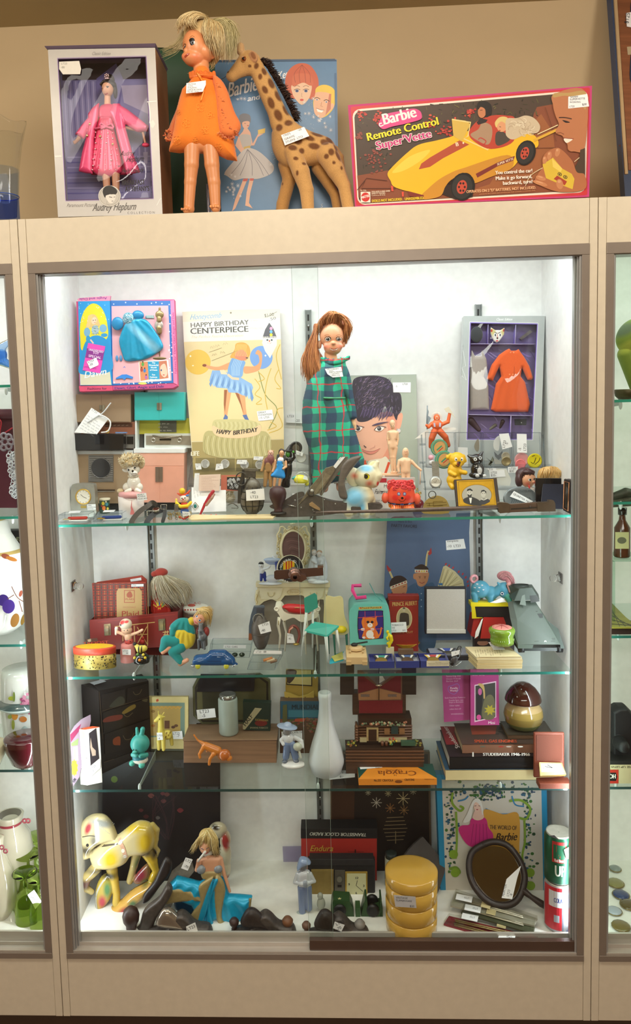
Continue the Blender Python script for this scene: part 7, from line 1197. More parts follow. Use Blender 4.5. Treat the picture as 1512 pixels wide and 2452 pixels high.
for s_ in(-1,1):fr_.tube([T.q(680+s_*x,y,58)for x,y in crv(Q2(20,150,90,190,150,140,190,150,200,200,235,260,225,330,235,410),4,False)],12*T.s,'#e2d6ae')
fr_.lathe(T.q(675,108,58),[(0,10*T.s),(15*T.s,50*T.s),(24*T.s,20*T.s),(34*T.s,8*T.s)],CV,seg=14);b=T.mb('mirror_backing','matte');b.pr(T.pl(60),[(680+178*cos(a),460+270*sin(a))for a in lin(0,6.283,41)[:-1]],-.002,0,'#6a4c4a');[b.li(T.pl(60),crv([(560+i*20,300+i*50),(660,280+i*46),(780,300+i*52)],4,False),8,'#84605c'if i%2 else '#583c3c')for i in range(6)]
T=Ty('wall_panel_sheet','pale cardboard sheet standing against the back wall behind the oval mirror','card',C2,.336);b=T.mb('sheet','paper');b.pr(T.pl(),Q2(480,60,930,60,930,740,480,740),-.001,0,'#c8c6b4')
# figurines on vanity
T=Ty('porcelain_figurine','blue and white porcelain boy leaning on a well, left on the dressing table','figurine',C2,.262);PW='#d4dce8';b,F=fg(T,'figure','porc',[('e',215,690,-10,40,40,36,'#e4e8ee'),('e',215,665,0,40,30,38,'#20242c'),('e',225,760,-10,42,50,34,'#dfe5ee'),('c',Q4(255,740,-20,18,320,720,-20,16,350,690,-20,14),'#dfe5ee'),('c',Q4(225,800,0,30,215,900,0,22),'#243c90'),('c',Q4(260,800,0,28,275,900,0,22),'#243c90'),('e',380,880,10,100,55,60,PW),('g',Q2(270,640,330,600,470,600,500,650,480,900,420,860,430,700,330,680),20,30,'#9cb0d4'),('e',380,610,10,130,34,50,'#aebfdc'),('c',Q4(440,640,-10,26,450,770,-10,24),'#2c4494'),('c',Q4(385,560,0,14,440,610,0,24),PW),('e',350,950,0,170,24,60,'#dce2ea')],.7,1)
face(b,F,Q2(200,690,225,690),5)
T=Ty('porcelain_figurine','white porcelain couple standing together, right on the dressing table','figurine',C2,.262);b,F=fg(T,'figure','porc',[('e',985,505,0,36,42,34,'#dcd8d8'),('e',1060,525,-5,36,46,34,'#e0dcda'),('e',1062,498,8,40,30,34,'#b89478'),('e',982,480,8,34,22,30,'#c4b09c'),('g',Q2(950,560,1010,560,1050,680,1080,880,900,880,890,740),10,60,PW,50,True,(10,26,985,450)),('g',Q2(1030,580,1120,550,1165,640,1180,750,1160,900,1040,900,1040,700),10,55,'#d8e0ea',50,True,(8,22,1080,450)),('c',Q4(960,610,-40,26,1010,640,-50,22),PW),('c',Q4(1120,610,-30,24,1090,680,-50,20),PW),('e',1045,925,0,150,34,70,'#dce2ea'),('e',960,900,-30,70,26,30,'#dce2ea')],.8,1.2);face(b,F,Q2(972,508,998,508,1045,530,1070,528),4)
T=Ty('round_plaque','round black and cream veterans plaque with yellow and red stripes standing upside down','plaque',C2,.245);b=T.mb('disc');c=T.q(640,730);b.lathe(c,[(0,190*T.s),(.003,205*T.s),(.006,200*T.s)],'#d8cdb0',axis=(0,-1,0),seg=44);m=Pl(c+V3((0,-.0061,0)),(0,-1,0),C2);b.h=.0002;b.ell(m,640,735,182,190,'#1a1c26',n=44);b.ell(m,625,745,130,138,'#c8ccc8',n=40);b.ell(m,625,745,122,130,'#2c4c34',n=40)
for i,c_ in enumerate(('#e8b828','#c8301c','#e8b828','#c8301c','#e8b828','#c8301c','#e8b828')):u0=535+[0,38,56,78,92,112,130][i];u1=535+[38,56,78,92,112,130,165][i];b.rect(m,u0,625,u1,850,c_)
for i,ch in enumerate('OF AMERICA'):a=math.radians(-52-i*12.5+(0 if i<2 else 0));u,v=630+148*cos(a),745+155*sin(a);b.tx(m,ch,u,v,32,'#e8e8e4',rot=math.degrees(a)-90+0,al='c',B=1.5)
for i,ch in enumerate('VETERANS'):a=math.radians(100+i*11);u,v=630+165*cos(a),745+168*sin(a);b.tx(m,ch,u,v,30,'#e8e8e4',rot=math.degrees(a)+90+180-180,al='c',B=1.5)
# red-seat stool, chairs, watch stand
T=Ty('toy_stool','cream curved-leg toy vanity stool with a red seat in front of the dressing table','toy furniture',C2,.2);b=T.mb('frame',bev=.0006);b.pr(T.pl(),crv(Q2(430,1290,500,1290,560,1370,660,1400,840,1400,980,1380,1040,1330,1060,1260,1040,1420,960,1470,800,1510,700,1450,630,1460,560,1490,520,1480,470,1400,415,1320),3),-.05,0,'#ece6d4')
for u,w,k in((480,0,1),(860,0,-1),(1030,150,-1),(560,150,1)):l=T.mb('leg');l.tube([T.q(u,1440,w),T.q(u-18*k,1560,w),T.q(u+12*k,1700,w),T.q(u-8*k,T.vz(u,S2,w,1800)-8,w)],[28*T.s,24*T.s,17*T.s,12*T.s],'#e6e0cc');l.tube([T.q(u-12*k,1480+i*16,w-26)for i in range(5)],5*T.s,'#a8904c',seg=4)
b=T.mb('scroll_arm');[b.torus(T.q(u,1318,0),28*T.s,12*T.s,'#ece6d4',nrm=(0,-1,0))for u in(440,1040)];fg(T,'seat','satin',[('g',Q2(520,1300,600,1262,760,1270,900,1290,920,1400,660,1390,580,1350),60,70,'#c4262c',50)],.9,1);b=T.mb('bow','gold');b.tube([T.q(700,1302,-12),T.q(735,1296,-14),T.q(775,1300,-12)],7*T.s,'#d8a868')
def chair(nm,lb,cr,back,seat,legs,colb,cols,coll,Y,th=.003):
 T=Ty(nm,lb,'toy chair',cr,Y);b=T.mb('backrest',bev=.0006);b.pr(T.pl(back[1]),back[0],-th,th,colb)
 P=[T.q(*x)for x in seat];dn=V3((0,0,-.005));b=T.mb('seat',bev=.0006);b.hexa([p+dn for p in P]+P,cols)
 for u0,v0,u1,v1,w,r0 in legs:l=T.mb('leg');l.tube([T.q(u0,v0,w),T.q(u1,v1,w)],[r0*T.s,r0*.6*T.s],coll,seg=6)
 return T
T=chair('toy_chair','turquoise toy kitchen chair with white legs and a price tag on the seat',C2,(Q2(838,1165,990,1090,1025,1120,1040,1290,880,1390,850,1380),60),Q3(845,1625,0,1170,1690,-40,1345,1575,60,970,1530,110),[(870,1380,800,2005,20,24),(965,1370,960,1915,100,22),(1155,1710,1190,2090,-30,30),(1310,1640,1360,1960,60,24),(870,1640,830,1720,10,20)],'#379c8c','#3fb8ac','#dfe6e4',.15)
tagp(T,Pl(T.q(1170,1690,-40)+V3((0,0,.0008)),(0,0,1),C2),Q2(1120,1570,1245,1565,1200,1628,1088,1618),[('LT23',1125,1600,20)])
T=Ty('toy_chair','pale yellow curved toy chair with a yellow seat behind the turquoise chair','toy chair',C2,.185);b=T.mb('shell',bev=.0006);m=T.pl();b.pr(m,crv(Q2(1150,1155,1270,1150,1395,1155,1420,1400,1490,1600,1440,1690,1260,1685,1130,1640,1120,1500),4),-.004,0,'#dcd29c');fg(T,'seat_pad','satin',[('e',1380,1610,-20,75,50,50,'#ecd420')],1,1)
for u,w in((1270,20),(1450,20),(1180,100)):l=T.mb('leg');l.tube([T.q(u,1680,w),T.q(u+20,T.vz(u,S2,w,1850)-6,w)],[20*T.s,9*T.s],'#1f6c5c')
T=Ty('strap_watch','pink leather strap watch with white tags standing in a loop under the stool','watch',C2,.19);b=T.mb('strap','leather');b.tube([T.q(*x)for x in crv(Q3(640,1810,0,615,1700,0,640,1600,10,690,1570,20,750,1620,30,770,1720,20,740,1820,10),4,False)],22*T.s,'#8c4c44',seg=4);b.tube([T.q(*x)for x in((620,1700,-18),(630,1620,-16),(680,1580,-10))],14*T.s,'#d89880',seg=4);b=T.mb('watch_case','gold');b.sph(T.q(725,1825,-10),(48*T.s,40*T.s,20*T.s),'#b8a058');tagp(T,T.pl(-28),Q2(595,1665,680,1690,708,1810,590,1812),[('LT23',600,1705,24,8),('45',612,1760,28,4)])
T=Tt('smooth_grenade','oval dark grenade shell with blue lever and big ring, tagged -40, on the second shelf','grenade',210,1895,S2,C2,ymax=.17);b=T.mb('body','iron');T.lathe(b,215,Q2(1890,60,1840,90,1740,128,1640,142,1560,135,1500,115,1430,75,1370,55),'#66605a');b.torus(T.q(215,1668),143*T.s,5*T.s,'#5c564e',nrm=(0,0,1),s2=6)
b=T.mb('fuse_head','iron',bev=.001);T.box(b,150,1290,260,1420,-40,40,'#4c5058');b=T.mb('lever',bev=.0008);b.pr(T.pl(-20),Q2(105,1290,250,1280,270,1300,180,1320,140,1400,100,1480,90,1640,85,1770,35,1770,40,1560,70,1400),-.012,.002,'#4c5866');b.h=.0022;b.po(T.pl(-20),Q2(38,1670,88,1670,84,1768,37,1768),'#8c5030')
b=T.mb('pull_ring','metal');b.torus(T.q(180,1452,-70),(76*T.s,82*T.s),8*T.s,'#8a8880');tagp(T,T.pl(-148),Q2(170,1555,335,1495,365,1640,210,1682),[('LT23',235,1565,30,-12),('-40',215,1650,34,-10)])
# cat carrier (D2 crop)
T=Ty('pet_carrier','aqua toy pet carrier with pink handle and a printed cat behind bars','toy',D2,.16);AQ='#6cc4ba';m=T.pl();O=crv(Q2(235,560,265,480,340,440,660,435,715,490,735,650,750,860,740,915,500,930,268,935,245,800),3);b=T.mb('shell')
nP=len(O);b.pr(m,O,-.012,0,AQ);A_=[T.q(*x,60)for x in O];Bk=[T.q(x[0]*.97+(5 if x[0]>400 else 15),x[1]*.93+42 if x[1]<700 else x[1],60)+V3((0,.095,0))for x in O];b.add(A_+Bk,[(i,(i+1)%nP,nP+(i+1)%nP,nP+i)for i in range(nP)]+[tuple(range(nP,2*nP))],'#62b8ae',True)
b=T.mb('handle');H=[T.q(*x)for x in crv(Q3(400,290,330,290,295,330,285,330,230,330,395,120,450,380,120),1,False)];b.tube(H,24*T.s,'#d83c84',seg=6,smooth=False);b=T.mb('name_strip','print');b.h=.0006;b.po(m,Q2(350,472,632,462,632,490,350,502),'#c8b45c');b.tx(m,'Pound Purries',385,492,20,'#3c2c28',W=210,rot=-2,B=1.5);[b.ell(m,u,482-(u-372)*.03,9,9,'#b02c34')for u in(372,612)]
p=T.mb('picture_panel','print');p.h=.0006;p.po(m,crv(Q2(345,530,380,515,620,510,645,540,652,700,648,830,620,852,380,862,348,830,335,700),2),'#1c1c1c');p.po(m,crv(Q2(352,535,385,522,615,517,638,545,645,700,640,825,615,845,385,855,356,828,344,700),2),'#34287c');OG='#e07c2c'
p.po(m,Q2(405,590,430,600,490,595,545,598,570,575,565,620,580,680,545,720,580,780,585,845,400,850,410,760,395,700,385,650),OG,C=1);p.li(m,Q2(585,830,610,790,625,715),18,OG,C=1);p.ell(m,487,690,32,28,'#ece8e4');p.ell(m,485,800,45,50,'#ece8e4');p.ell(m,400,740,26,16,'#ece8e4');p.ell(m,515,738,26,14,'#ece8e4');[p.ell(m,u,840,22,14,'#ece8e4')for u in(415,520)];[p.ell(m,u,652,18,16,'#2c1c30')for u in(462,512)];p.ell(m,487,682,6,5,'#d85c6c')
[p.li(m,L,6,'#d84c50')for L in(Q2(425,520,430,855),Q2(550,517,548,850),Q2(342,600,645,580),Q2(345,745,645,732))];b=T.mb('lid_seam');b.tube([T.q(500,265,330),T.q(560,360,150),T.q(640,420,60)],5*T.s,'#3c8c88')
T=Tt('yellow_figure','tiny yellow plastic man crouching on a cream base','toy figure',720,965,S2,D2,ymax=.16);YL='#e0cc18';fg(T,'figure','satin',[('e',700,770,0,18,20,18,YL),('c',Q4(705,790,0,14,735,830,0,26,745,870,0,24),YL),('c',Q4(715,810,-10,12,690,840,-20,12,700,860,-24,10),YL),('c',Q4(745,875,-5,20,725,920,-10,15,715,950,-10,14),YL),('c',Q4(735,885,10,18,700,910,5,14,730,955,5,12),YL)],.7,1);b=T.mb('base');T.box(b,680,955,775,T.vz(700,S2),-20,20,'#d8d0b0')
T=Tt('toy_tank','tan plastic toy tank with a black gun at the front centre of the shelf','toy',330,1165,S2,D2,ymax=.1);TK='#d8b888'
b=T.mb('hull',bev=.0008);zt_=V3((0,0,.022));P=[T.q(205,1165),T.q(455,1165),T.q(455,1165)+V3((0,.075,0)),T.q(205,1165)+V3((0,.075,0))];b.hexa(P+[p+zt_*.8 for p in P[:2]]+[p+zt_ for p in P[2:]],TK);[b.hexa([p+o for p in(T.q(u,1172,-12),T.q(u+62,1172,-12),T.q(u+62,1172,60),T.q(u,1172,60))for o in(V3((0,0,0)),)]+[p+V3((0,0,.010))for p in(T.q(u,1172,-12),T.q(u+62,1172,-12),T.q(u+62,1172,60),T.q(u,1172,60))],'#c8a878')for u in(200,395)]
b=T.mb('turret',bev=.0008);c=sum(P,V3())/4+V3((0,.006,.022));b.lathe(c,Q2(0,.018,.006,.017,.008,.014),TK,seg=8);[b.sph(c+V3((x,y,.001)),.003,'#c8a878')for x,y in((-.015,-.02),(.015,-.022),(.018,0))];b=T.mb('gun');b.tube([c+V3((-.006,.002,.012)),c+V3((.028,.006,.016))],.0018,'#1c1a1a',seg=6);b.sph(c+V3((-.004,0,.011)),(.008,.006,.005),'#1c1a1a')
T=Tt('paper_scraps','yellow, cyan and white paper stars tucked beside the tan tank','paper',110,1150,S2,D2,ymax=.1);zp=ZP(S2+.001,D2);b=T.mb('blue_star','paper');b.pr(zp,Q2(0,1120,60,1040,170,1010,200,1060,160,1120,0,1160),-.0004,.0004,'#30b4d0');b=T.mb('yellow_star','paper');b.pr(ZP(S2+.003,D2),Q2(20,1070,155,1010,160,1060,200,1090,60,1130),-.0004,.0004,'#dcd878');b=T.mb('white_tag','paper');b.pr(ZP(S2+.005,D2),Q2(160,1030,215,960,205,1110,165,1100),-.0004,.0004,'#e8eaea')
for lb,u0,u1,vt,vb,rc,st in(('blue boxed medal on a teal, black and white ribbon, first by the tan tank',468,790,975,1200,'#28988c','#1c1c20'),('blue boxed bronze medal with pale lining, second of the three blue boxes',790,1105,975,1205,'#3c5c94','#24262c'),('blue boxed medal on a red and yellow ribbon, right one of the three',1075,1450,960,1190,'#b8282c','#e0b83c')):
 T=Tt('boxed_medal',lb,'medal',(u0+u1)/2,vb,S2,D2,ymax=.1,group='medals in blue presentation boxes');d_=.055;z=lambda p,h:V3((p.x,p.y,S2+h));A_=T.q(u0+12,vb),T.q(u1-8,vb);b=T.mb('tray','cloth');H_=.016
 f0,f1=z(A_[0],0),z(A_[1],0);bk=V3((0,d_,0));t_=.0022;ix=V3((t_,0,0));[b.bx(x0,x1,y0,y1,S2,S2+H_,'#24307c')for x0,x1,y0,y1 in((f0.x,f1.x,T.Y,T.Y+t_),(f0.x,f1.x,T.Y+d_-t_,T.Y+d_),(f0.x,f0.x+t_,T.Y+t_,T.Y+d_-t_),(f1.x-t_,f1.x,T.Y+t_,T.Y+d_-t_))];b.bx(f0.x+t_,f1.x-t_,T.Y+t_,T.Y+d_-t_,S2,S2+.008,'#1c2c84'if 'pale'not in lb else '#a8a8b0')
 cx=(f0.x+f1.x)/2;b=T.mb('ribbon','cloth');zc=S2+.0145;W_=.021;yy=T.Y+d_*.66
 for i in range(7):k=(i-3)/3.5;b.add([(cx+k*W_,yy+.012,zc),(cx+(k+.2857)*W_,yy+.012,zc),(cx+(k+.2857)*W_*.35,yy-.014,zc-.003),(cx+k*W_*.35,yy-.014,zc-.003)],[(0,1,2,3)],(st,'#e8e8e4',rc,rc,rc,'#e8e8e4',st)[i])
 b=T.mb('medal_disc','metal');b.lathe((cx,T.Y+d_*.3,S2+.010),Q2(0,.014,.0015,.0145,.002,.012),'#9c7c3c'if 'bronze'not in lb else '#6c5440',axis=(0,-.35,1));b.torus((cx,T.Y+d_*.3+.0145,S2+.0125),.002,.0006,'#a89058')
 if 'red'in lb:b=T.mb('paper_label','paper');m=T.pl(-1);b.pr(m,Q2(1170,1120,1445,1118,1445,1185,1170,1188),0,.0005,'#d8ccb0');b.h=.0006;b.tx(m,'NEW GOLD',1275,1142,10,'#6c5c48',W=70);b.tx(m,'RIBBON BAR MERITORIOUS SERVICE',1190,1158,8,'#6c5c48',W=240);b.tx(m,'UNITED STATES OF AMERICA',1200,1174,8,'#6c5c48',W=220)
 if 'pale'in lb:b=T.mb('bar_box',bev=.0005);b.bx(cx-.018,cx+.018,T.Y+d_-.006,T.Y+d_+.006,S2+.015,S2+.027,'#6c5440')
T=Tt('gold_bowl','shallow gold-lustre oval dish with white patches behind the medals','dish',940,960,S2,D2,ymax=.2);c=T.q(935,955);b=T.mb('dish','gold');R0=178*T.s;b.lathe((c.x,T.Y+.03,S2),[(0,R0*.4),(.004,R0*.6),(.018,R0),(.019,R0*.98),(.006,R0*.55),(.004,.001)],'#c8952c',sq=.62,seg=40);b=T.mb('foil_paper','foil');b.sph((c.x,T.Y+.03,S2+.008),(R0*.6,R0*.25,.006),'#e8e4e0',seg=12,ring=5)
T=Ty('tobacco_tin','red pocket tobacco tin with an oval portrait of a standing man','tin',D2,.215);b=T.mb('can',bev=.0015);T.box(b,715,390,1072,T.vz(900,S2),0,90,'#8c2820');b=T.mb('lid',bev=.001);T.box(b,705,330,1080,390,-6,96,'#84251f');m=T.pl(-.5);b=T.mb('label_print','print');b.tx(m,'PRINCE ALBERT',755,462,48,'#c0a060',W=300,rot=-3,B=2);b.ell(m,900,610,96,138,'#c8b888',n=30);b.ell(m,900,610,86,128,'#a89c78',n=30);b.po(m,Q2(850,560,885,540,930,545,955,570,958,680,925,700,920,740,880,740,845,680),'#3c342c',C=1);b.ell(m,897,505,17,24,'#b0a488');b.ell(m,897,485,16,10,'#4c4438');b.tx(m,'CRIMP CUT',790,785,24,'#c0a060',W=215,B=1)
tagp(T,T.pl(-20),Q2(740,658,922,650,935,770,745,778),[('TOBACCO',750,700,20,-3),('TIN',750,730,16,-3),('LT23',750,765,18,-3),('$10',880,758,16,-3)])
# party card
T=Ty('party_card','tall blue party favour card with two boys in feathered headbands','card',F2,.3);m=T.tilt((130,2100,.285),(1440,2100,.285),(1430,90,.318));b=T.mb('card','paper');b.pr(m,[(180,-40),(1432,-40),(1412,280),(1432,1000),(1440,T.vz(1440,S2)),(95,T.vz(95,S2))],-.003,0,'#52688c');b=T.mb('printed_front','print')
b.tx(m,'Here & Buy',340,135,34,'#2c3c5c',W=210);b.tx(m,'PARTY FAVORS',232,200,46,'#2c3448',W=390,B=2,rot=2);SK='#b8805c'
b.po(m,Q2(140,1300,240,1190,300,1150,420,1210,430,1260,420,1500,120,1500),'#4c2c30');b.po(m,Q2(480,1120,620,1040,760,1060,900,1120,900,2000,640,2000,640,1250,470,1230),'#3c5a7c',C=1);[b.ell(m,690,v,9,9,'#a8b8c8')for v in(1205,1300,1400)]
b.po(m,Q2(600,900,790,880,795,980,760,1060,700,1100,640,1080,610,1000,575,980,568,930),SK,C=1);b.po(m,Q2(592,830,620,790,690,762,760,790,792,845),'#2c1c18',C=1);b.po(m,Q2(590,845,792,845,790,890,592,888),'#d8ccb0');[b.po(m,[(605+i*38,880),(620+i*38,850),(635+i*38,880)],('#b83430','#b83430','#d8b830','#d8b830','#b83430')[i])for i in range(5)]
[b.li(m,[(u-16,950),(u+16,948)],7,'#3c241c')for u in(665,745)];[b.ell(m,u,968,10,6,'#2c1c18')for u in(668,745)];b.li(m,Q2(660,1030,700,1050,740,1030),10,'#8c3c34',C=1);b.li(m,Q2(612,1070,650,1150,700,1110,745,1140),8,'#2c4460')
b.po(m,Q2(240,1120,300,1080,440,1030,475,1060,470,1170,430,1215,300,1230,250,1180),SK,C=1);b.po(m,Q2(215,1110,220,1020,280,950,380,935,460,980,478,1030,440,1020,300,1070),'#2c1c1c',C=1);b.po(m,Q2(218,1100,470,1005,478,1045,225,1140),'#d0c8b0');[b.po(m,[(245+i*45,1118-i*17),(265+i*45,1085-i*17),(285+i*45,1105-i*17)],'#a83430')for i in range(5)];b.li(m,Q2(410,1110,450,1095),7,'#2c1c18');b.li(m,Q2(400,1200,440,1195),7,'#7c3430')
for P,Q in((Q2(760,790,775,640,800,560),Q2(840,510,848,600,810,630,790,600)),(Q2(255,970,215,880,195,850),Q2(165,770,240,850,200,880,175,840))):b.li(m,P,26,'#d8c890',C=1);b.po(m,Q,'#a82c30');b.li(m,P,5,'#8c7c50')
b.po(m,Q2(935,1105,1020,800,1060,780,1200,870,1320,1000,1340,1110),'#c8bc94',C=0);[b.li(m,[(960+i*20,1100),(1030+i*34,830+i*i*3.4)],12,'#e0d4a0'if i%2 else '#a89a6c')for i in range(9)];[b.li(m,[(u-20,v+30),(u,v)],22,'#b03038',tp=0)for u,v in((1070,745),(1120,770),(1180,800),(1265,860),(1325,895),(1370,945),(1400,1010),(1405,1070))];b.po(m,Q2(945,1050,1010,1045,1010,1080,955,1080),'#3c70a8')
tagp(T,m,Q2(1058,405,1330,378,1362,525,1068,550),[('complete',1075,430,32,-3),('-10  LT23',1078,510,36,-3)])
# open white case with ribbon medal
T=Ty('medal_case','open white-lined case with a blue and white ribbon medal','medal',D2,.2);b=T.mb('lid',bev=.0012);T.box(b,1150,232,1650,800,0,60,'#23242c');b=T.mb('lid_lining','cloth',bev=.0008);T.box(b,1172,255,1632,780,-4,0,'#c0bdb8');T.box(b,1170,740,1640,785,-20,-4,'#cccac6');Y1=T.Y;T2=T.q(1165,800);T3=T.q(1650,800);b=T.mb('tray',bev=.001);b.bx(T2.x,T3.x,Y1-.055,Y1,S2,S2+.012,'#23242c');b=T.mb('tray_pad','cloth');b.bx(T2.x+.004,T3.x-.004,Y1-.051,Y1-.002,S2+.012,S2+.0135,'#82869a')
cx,yy=(T2.x+T3.x)/2-.002,Y1-.02;b=T.mb('ribbon','cloth');[b.add([(cx-.024+i*.0069,yy+.008,S2+.0165),(cx-.024+(i+1)*.0069,yy+.008,S2+.0165),(cx+(-.024+(i+1)*.0069)*.45,yy-.01,S2+.015),(cx+(-.024+i*.0069)*.45,yy-.01,S2+.015)],[(0,1,2,3)],('#24262c','#e8e8e8','#2c4cb0','#2c4cb0','#2c4cb0','#e8e8e8','#24262c')[i])for i in range(7)];b=T.mb('medal_disc','metal');b.lathe((cx,yy-.018,S2+.0138),Q2(0,.013,.0015,.013,.002,.010),'#6c6860',sq=.8);b=T.mb('lapel_bar','metal');b.bx(cx+.03,cx+.034,yy+.006,yy+.012,S2+.0138,S2+.02,'#7c6048')
# pony on stand, pincushion, bundle, tank (E2 crop)
T=Ty('toy_display_stand','yellow and black tray on a red slanted base under the blue pony','toy',E2,.2);b=T.mb('yellow_frame',bev=.0006);T.box(b,248,535,835,582,-20,150,'#e2d01c');b.pr(T.pl(-10),Q2(250,560,300,580,320,720,400,725,265,735,262,620),-.002,.002,'#d8c41c');b=T.mb('black_tray',bev=.001);b.pr(T.pl(),Q2(300,582,830,582,810,715,330,715),-.03,0,'#1c1a1c');b=T.mb('red_base',bev=.001);m=T.pl(10);b.pr(m,Q2(290,725,390,722,330,985,250,950),-.05,0,'#a02020');b.pr(T.pl(0),Q2(410,720,660,720,690,800,600,985,370,985),-.05,0,'#b42420');tagp(T,T.pl(-4),Q2(385,745,405,730,345,950,298,985,310,900),off=.001)
T.box(T.mb('support'),300,715,800,T.vz(500,S2),20,140,'#26181a')
T=Ty('toy_pony','blue plastic pony with a pink mane and white flank spots on the yellow tray','toy animal',E2,.215);PB='#4c94b0'
b,F=fg(T,'body','satin',[('e',370,370,0,118,110,80,PB),('e',500,420,0,90,90,75,PB),('c',Q4(560,400,-20,60,640,340,-40,62),PB),('e',665,370,-50,85,100,62,PB),('c',Q4(690,430,-70,48,720,500,-90,34),'#4c9c8c'),('c',Q4(290,430,-30,42,300,510,-30,36),PB),('c',Q4(490,460,-40,42,490,515,-50,36),PB),('c',Q4(340,460,50,40,350,510,50,34),PB),('c',Q4(600,310,-40,26,580,280,-40,12),PB)],1,2)
b.ell(F,620,400,18,22,'#e8f0f0');b.ell(F,620,402,12,16,'#28406c');b.li(F,Q2(600,385,622,372,640,388),5,'#20303c',C=1);[(b.ell(F,u-6,v,6,5,'#e8eef4'),b.ell(F,u+6,v,6,5,'#e8eef4'),b.li(F,[(u-5,v+8),(u+5,v+8)],3,'#e8b0c0'))for u,v in((322,292),(380,302),(290,335),(342,330),(392,355),(330,375))]
b=T.mb('mane','hair');f=Fig(T,1,2);f.e(670,200,-10,95,62,50,'#d08c94').e(730,250,-50,55,75,36,'#d08c94').c((700,290,-105),30,(710,370,-118),12,'#d8a09c');f.mesh(b);hair(T,b,[Q3(600,200,-40,660,140,-60,740,180,-80,780,320,-80),Q3(620,240,-50,680,190,-70,740,240,-95,760,300,-90)],90,4,'#c88088','#e4b0b4',8,4);b=T.mb('tail','hair');b.torus(T.q(290,240,0),(45*T.s,42*T.s),18*T.s,'#d4929a',nrm=(.4,-1,0))
tagp(T,T.pl(-110),Q2(490,535,640,475,695,525,560,542))
T=Ty('paper_bundle','bundle of folded yellowed papers with a white tag at the front right','papers',E2,.09);b=T.mb('stack','paper');x0,x1=T.q(330,1370).x,T.q(895,1360).x;H_=T.q(600,1215).z-S2;r=RN(1)
for i in range(9):z0=S2+H_*i/9;j=r.u(-.0015,.0015);P=[(x0+j,.088+r.u(-.001,.001),z0),(x1+j,.088,z0),(x1-.012+j,.165,z0),(x0-.012+j,.165,z0)];b.hexa([V3(p)for p in P]+[V3(p)+V3((0,0,H_/9*.93))for p in P],r.c(('#e0cc9c','#d4bc88','#e4d4ac')))
m=Pl((0,0,S2+H_),(0,0,1),E2);b.ell(m,400,1040,70,34,'#8c6450');[b.scrib(m,380+i*90,1110,70,90,3,col='#6c5c44',rot=75,th=3,seed=i)for i in range(4)];b.li(m,Q2(345,1220,880,1215),4,'#a08454');tagp(T,m,Q2(470,1040,600,1045,680,1130,535,1135),[('LT23',505,1085,22,8)],off=.002)
T=Ty('pincushion_pot','small green ceramic pot with a pink quilted top standing on the paper bundle','pot',E2,.13);b=T.mb('pot','porc');prf=Q2(1045,140,1000,150,960,142,925,150,890,165,860,160,845,135);T.lathe(b,640,prf,'#7c9c34');b=T.mb('quilted_top');c=T.q(638,848);b.sph(c,(130*T.s,130*T.s,26*T.s),'#e09088');[b.tube([c+V3((120*T.s*cos(a)*t,120*T.s*sin(a)*t,27*T.s*(1-t*t)**.5))for t in lin(-.9,.9,9)],4*T.s,'#a83c40',seg=4)for a in(.5,1.3,2.2)];b=T.mb('pleats','porc');[b.tube([T.q(640+145*cos(a),975,145*sin(a)),T.q(640+140*cos(a),1040,140*sin(a))],6*T.s,'#6c8c2c',seg=5)for a in lin(3.3,6.1,17)]
T=Tt('toy_tank','large dark green plastic armoured vehicle with a white star, right end of the shelf','toy',1160,1165,S2,E2,ymax=.12);GT='#4c5850';Y0=T.Y
def quadz(b,L,col):
 P=[T.q(u,v,w)for u,v,w in L];b.add(P,[tuple(range(len(P)))],col)
b=T.mb('hull');W_=260
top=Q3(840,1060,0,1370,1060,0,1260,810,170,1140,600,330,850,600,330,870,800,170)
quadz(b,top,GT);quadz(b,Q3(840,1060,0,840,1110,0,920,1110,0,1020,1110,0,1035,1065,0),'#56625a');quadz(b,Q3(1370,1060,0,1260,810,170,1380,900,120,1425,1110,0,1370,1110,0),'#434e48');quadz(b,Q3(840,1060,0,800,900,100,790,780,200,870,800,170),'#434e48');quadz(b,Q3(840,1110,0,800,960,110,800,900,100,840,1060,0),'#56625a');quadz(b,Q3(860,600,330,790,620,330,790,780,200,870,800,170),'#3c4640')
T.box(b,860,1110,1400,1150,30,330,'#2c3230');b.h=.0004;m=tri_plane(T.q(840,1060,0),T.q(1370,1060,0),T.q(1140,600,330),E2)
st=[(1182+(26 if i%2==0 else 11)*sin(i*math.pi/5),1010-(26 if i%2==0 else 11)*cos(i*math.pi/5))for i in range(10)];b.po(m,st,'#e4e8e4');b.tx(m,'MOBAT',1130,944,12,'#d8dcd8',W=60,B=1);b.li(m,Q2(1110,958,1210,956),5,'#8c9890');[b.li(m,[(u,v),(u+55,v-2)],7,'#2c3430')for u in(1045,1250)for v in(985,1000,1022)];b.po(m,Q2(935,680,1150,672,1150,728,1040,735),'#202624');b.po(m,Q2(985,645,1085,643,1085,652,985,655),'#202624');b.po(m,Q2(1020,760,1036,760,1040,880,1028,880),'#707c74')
b=T.mb('turret',bev=.001);P0=Q3(850,585,250,1180,565,250,1215,545,420,820,560,420);P1=Q3(930,430,270,1090,415,270,1120,405,400,780,410,400);b.hexa([T.q(*x)for x in P0]+[T.q(*x)for x in P1],'#46524c');b.h=.0006;mt=tri_plane(T.q(*P0[0]),T.q(*P0[1]),T.q(*P1[0]),E2);b.po(mt,Q2(985,450,1080,440,1110,520,1000,540),'#242a28');b.po(mt,Q2(860,560,890,450,925,435,940,575),'#6c7870');b=T.mb('hatch_rim');b.torus(T.q(950,400,330),(110*T.s,60*T.s),9*T.s,'#2c3230',nrm=(0,0,1))
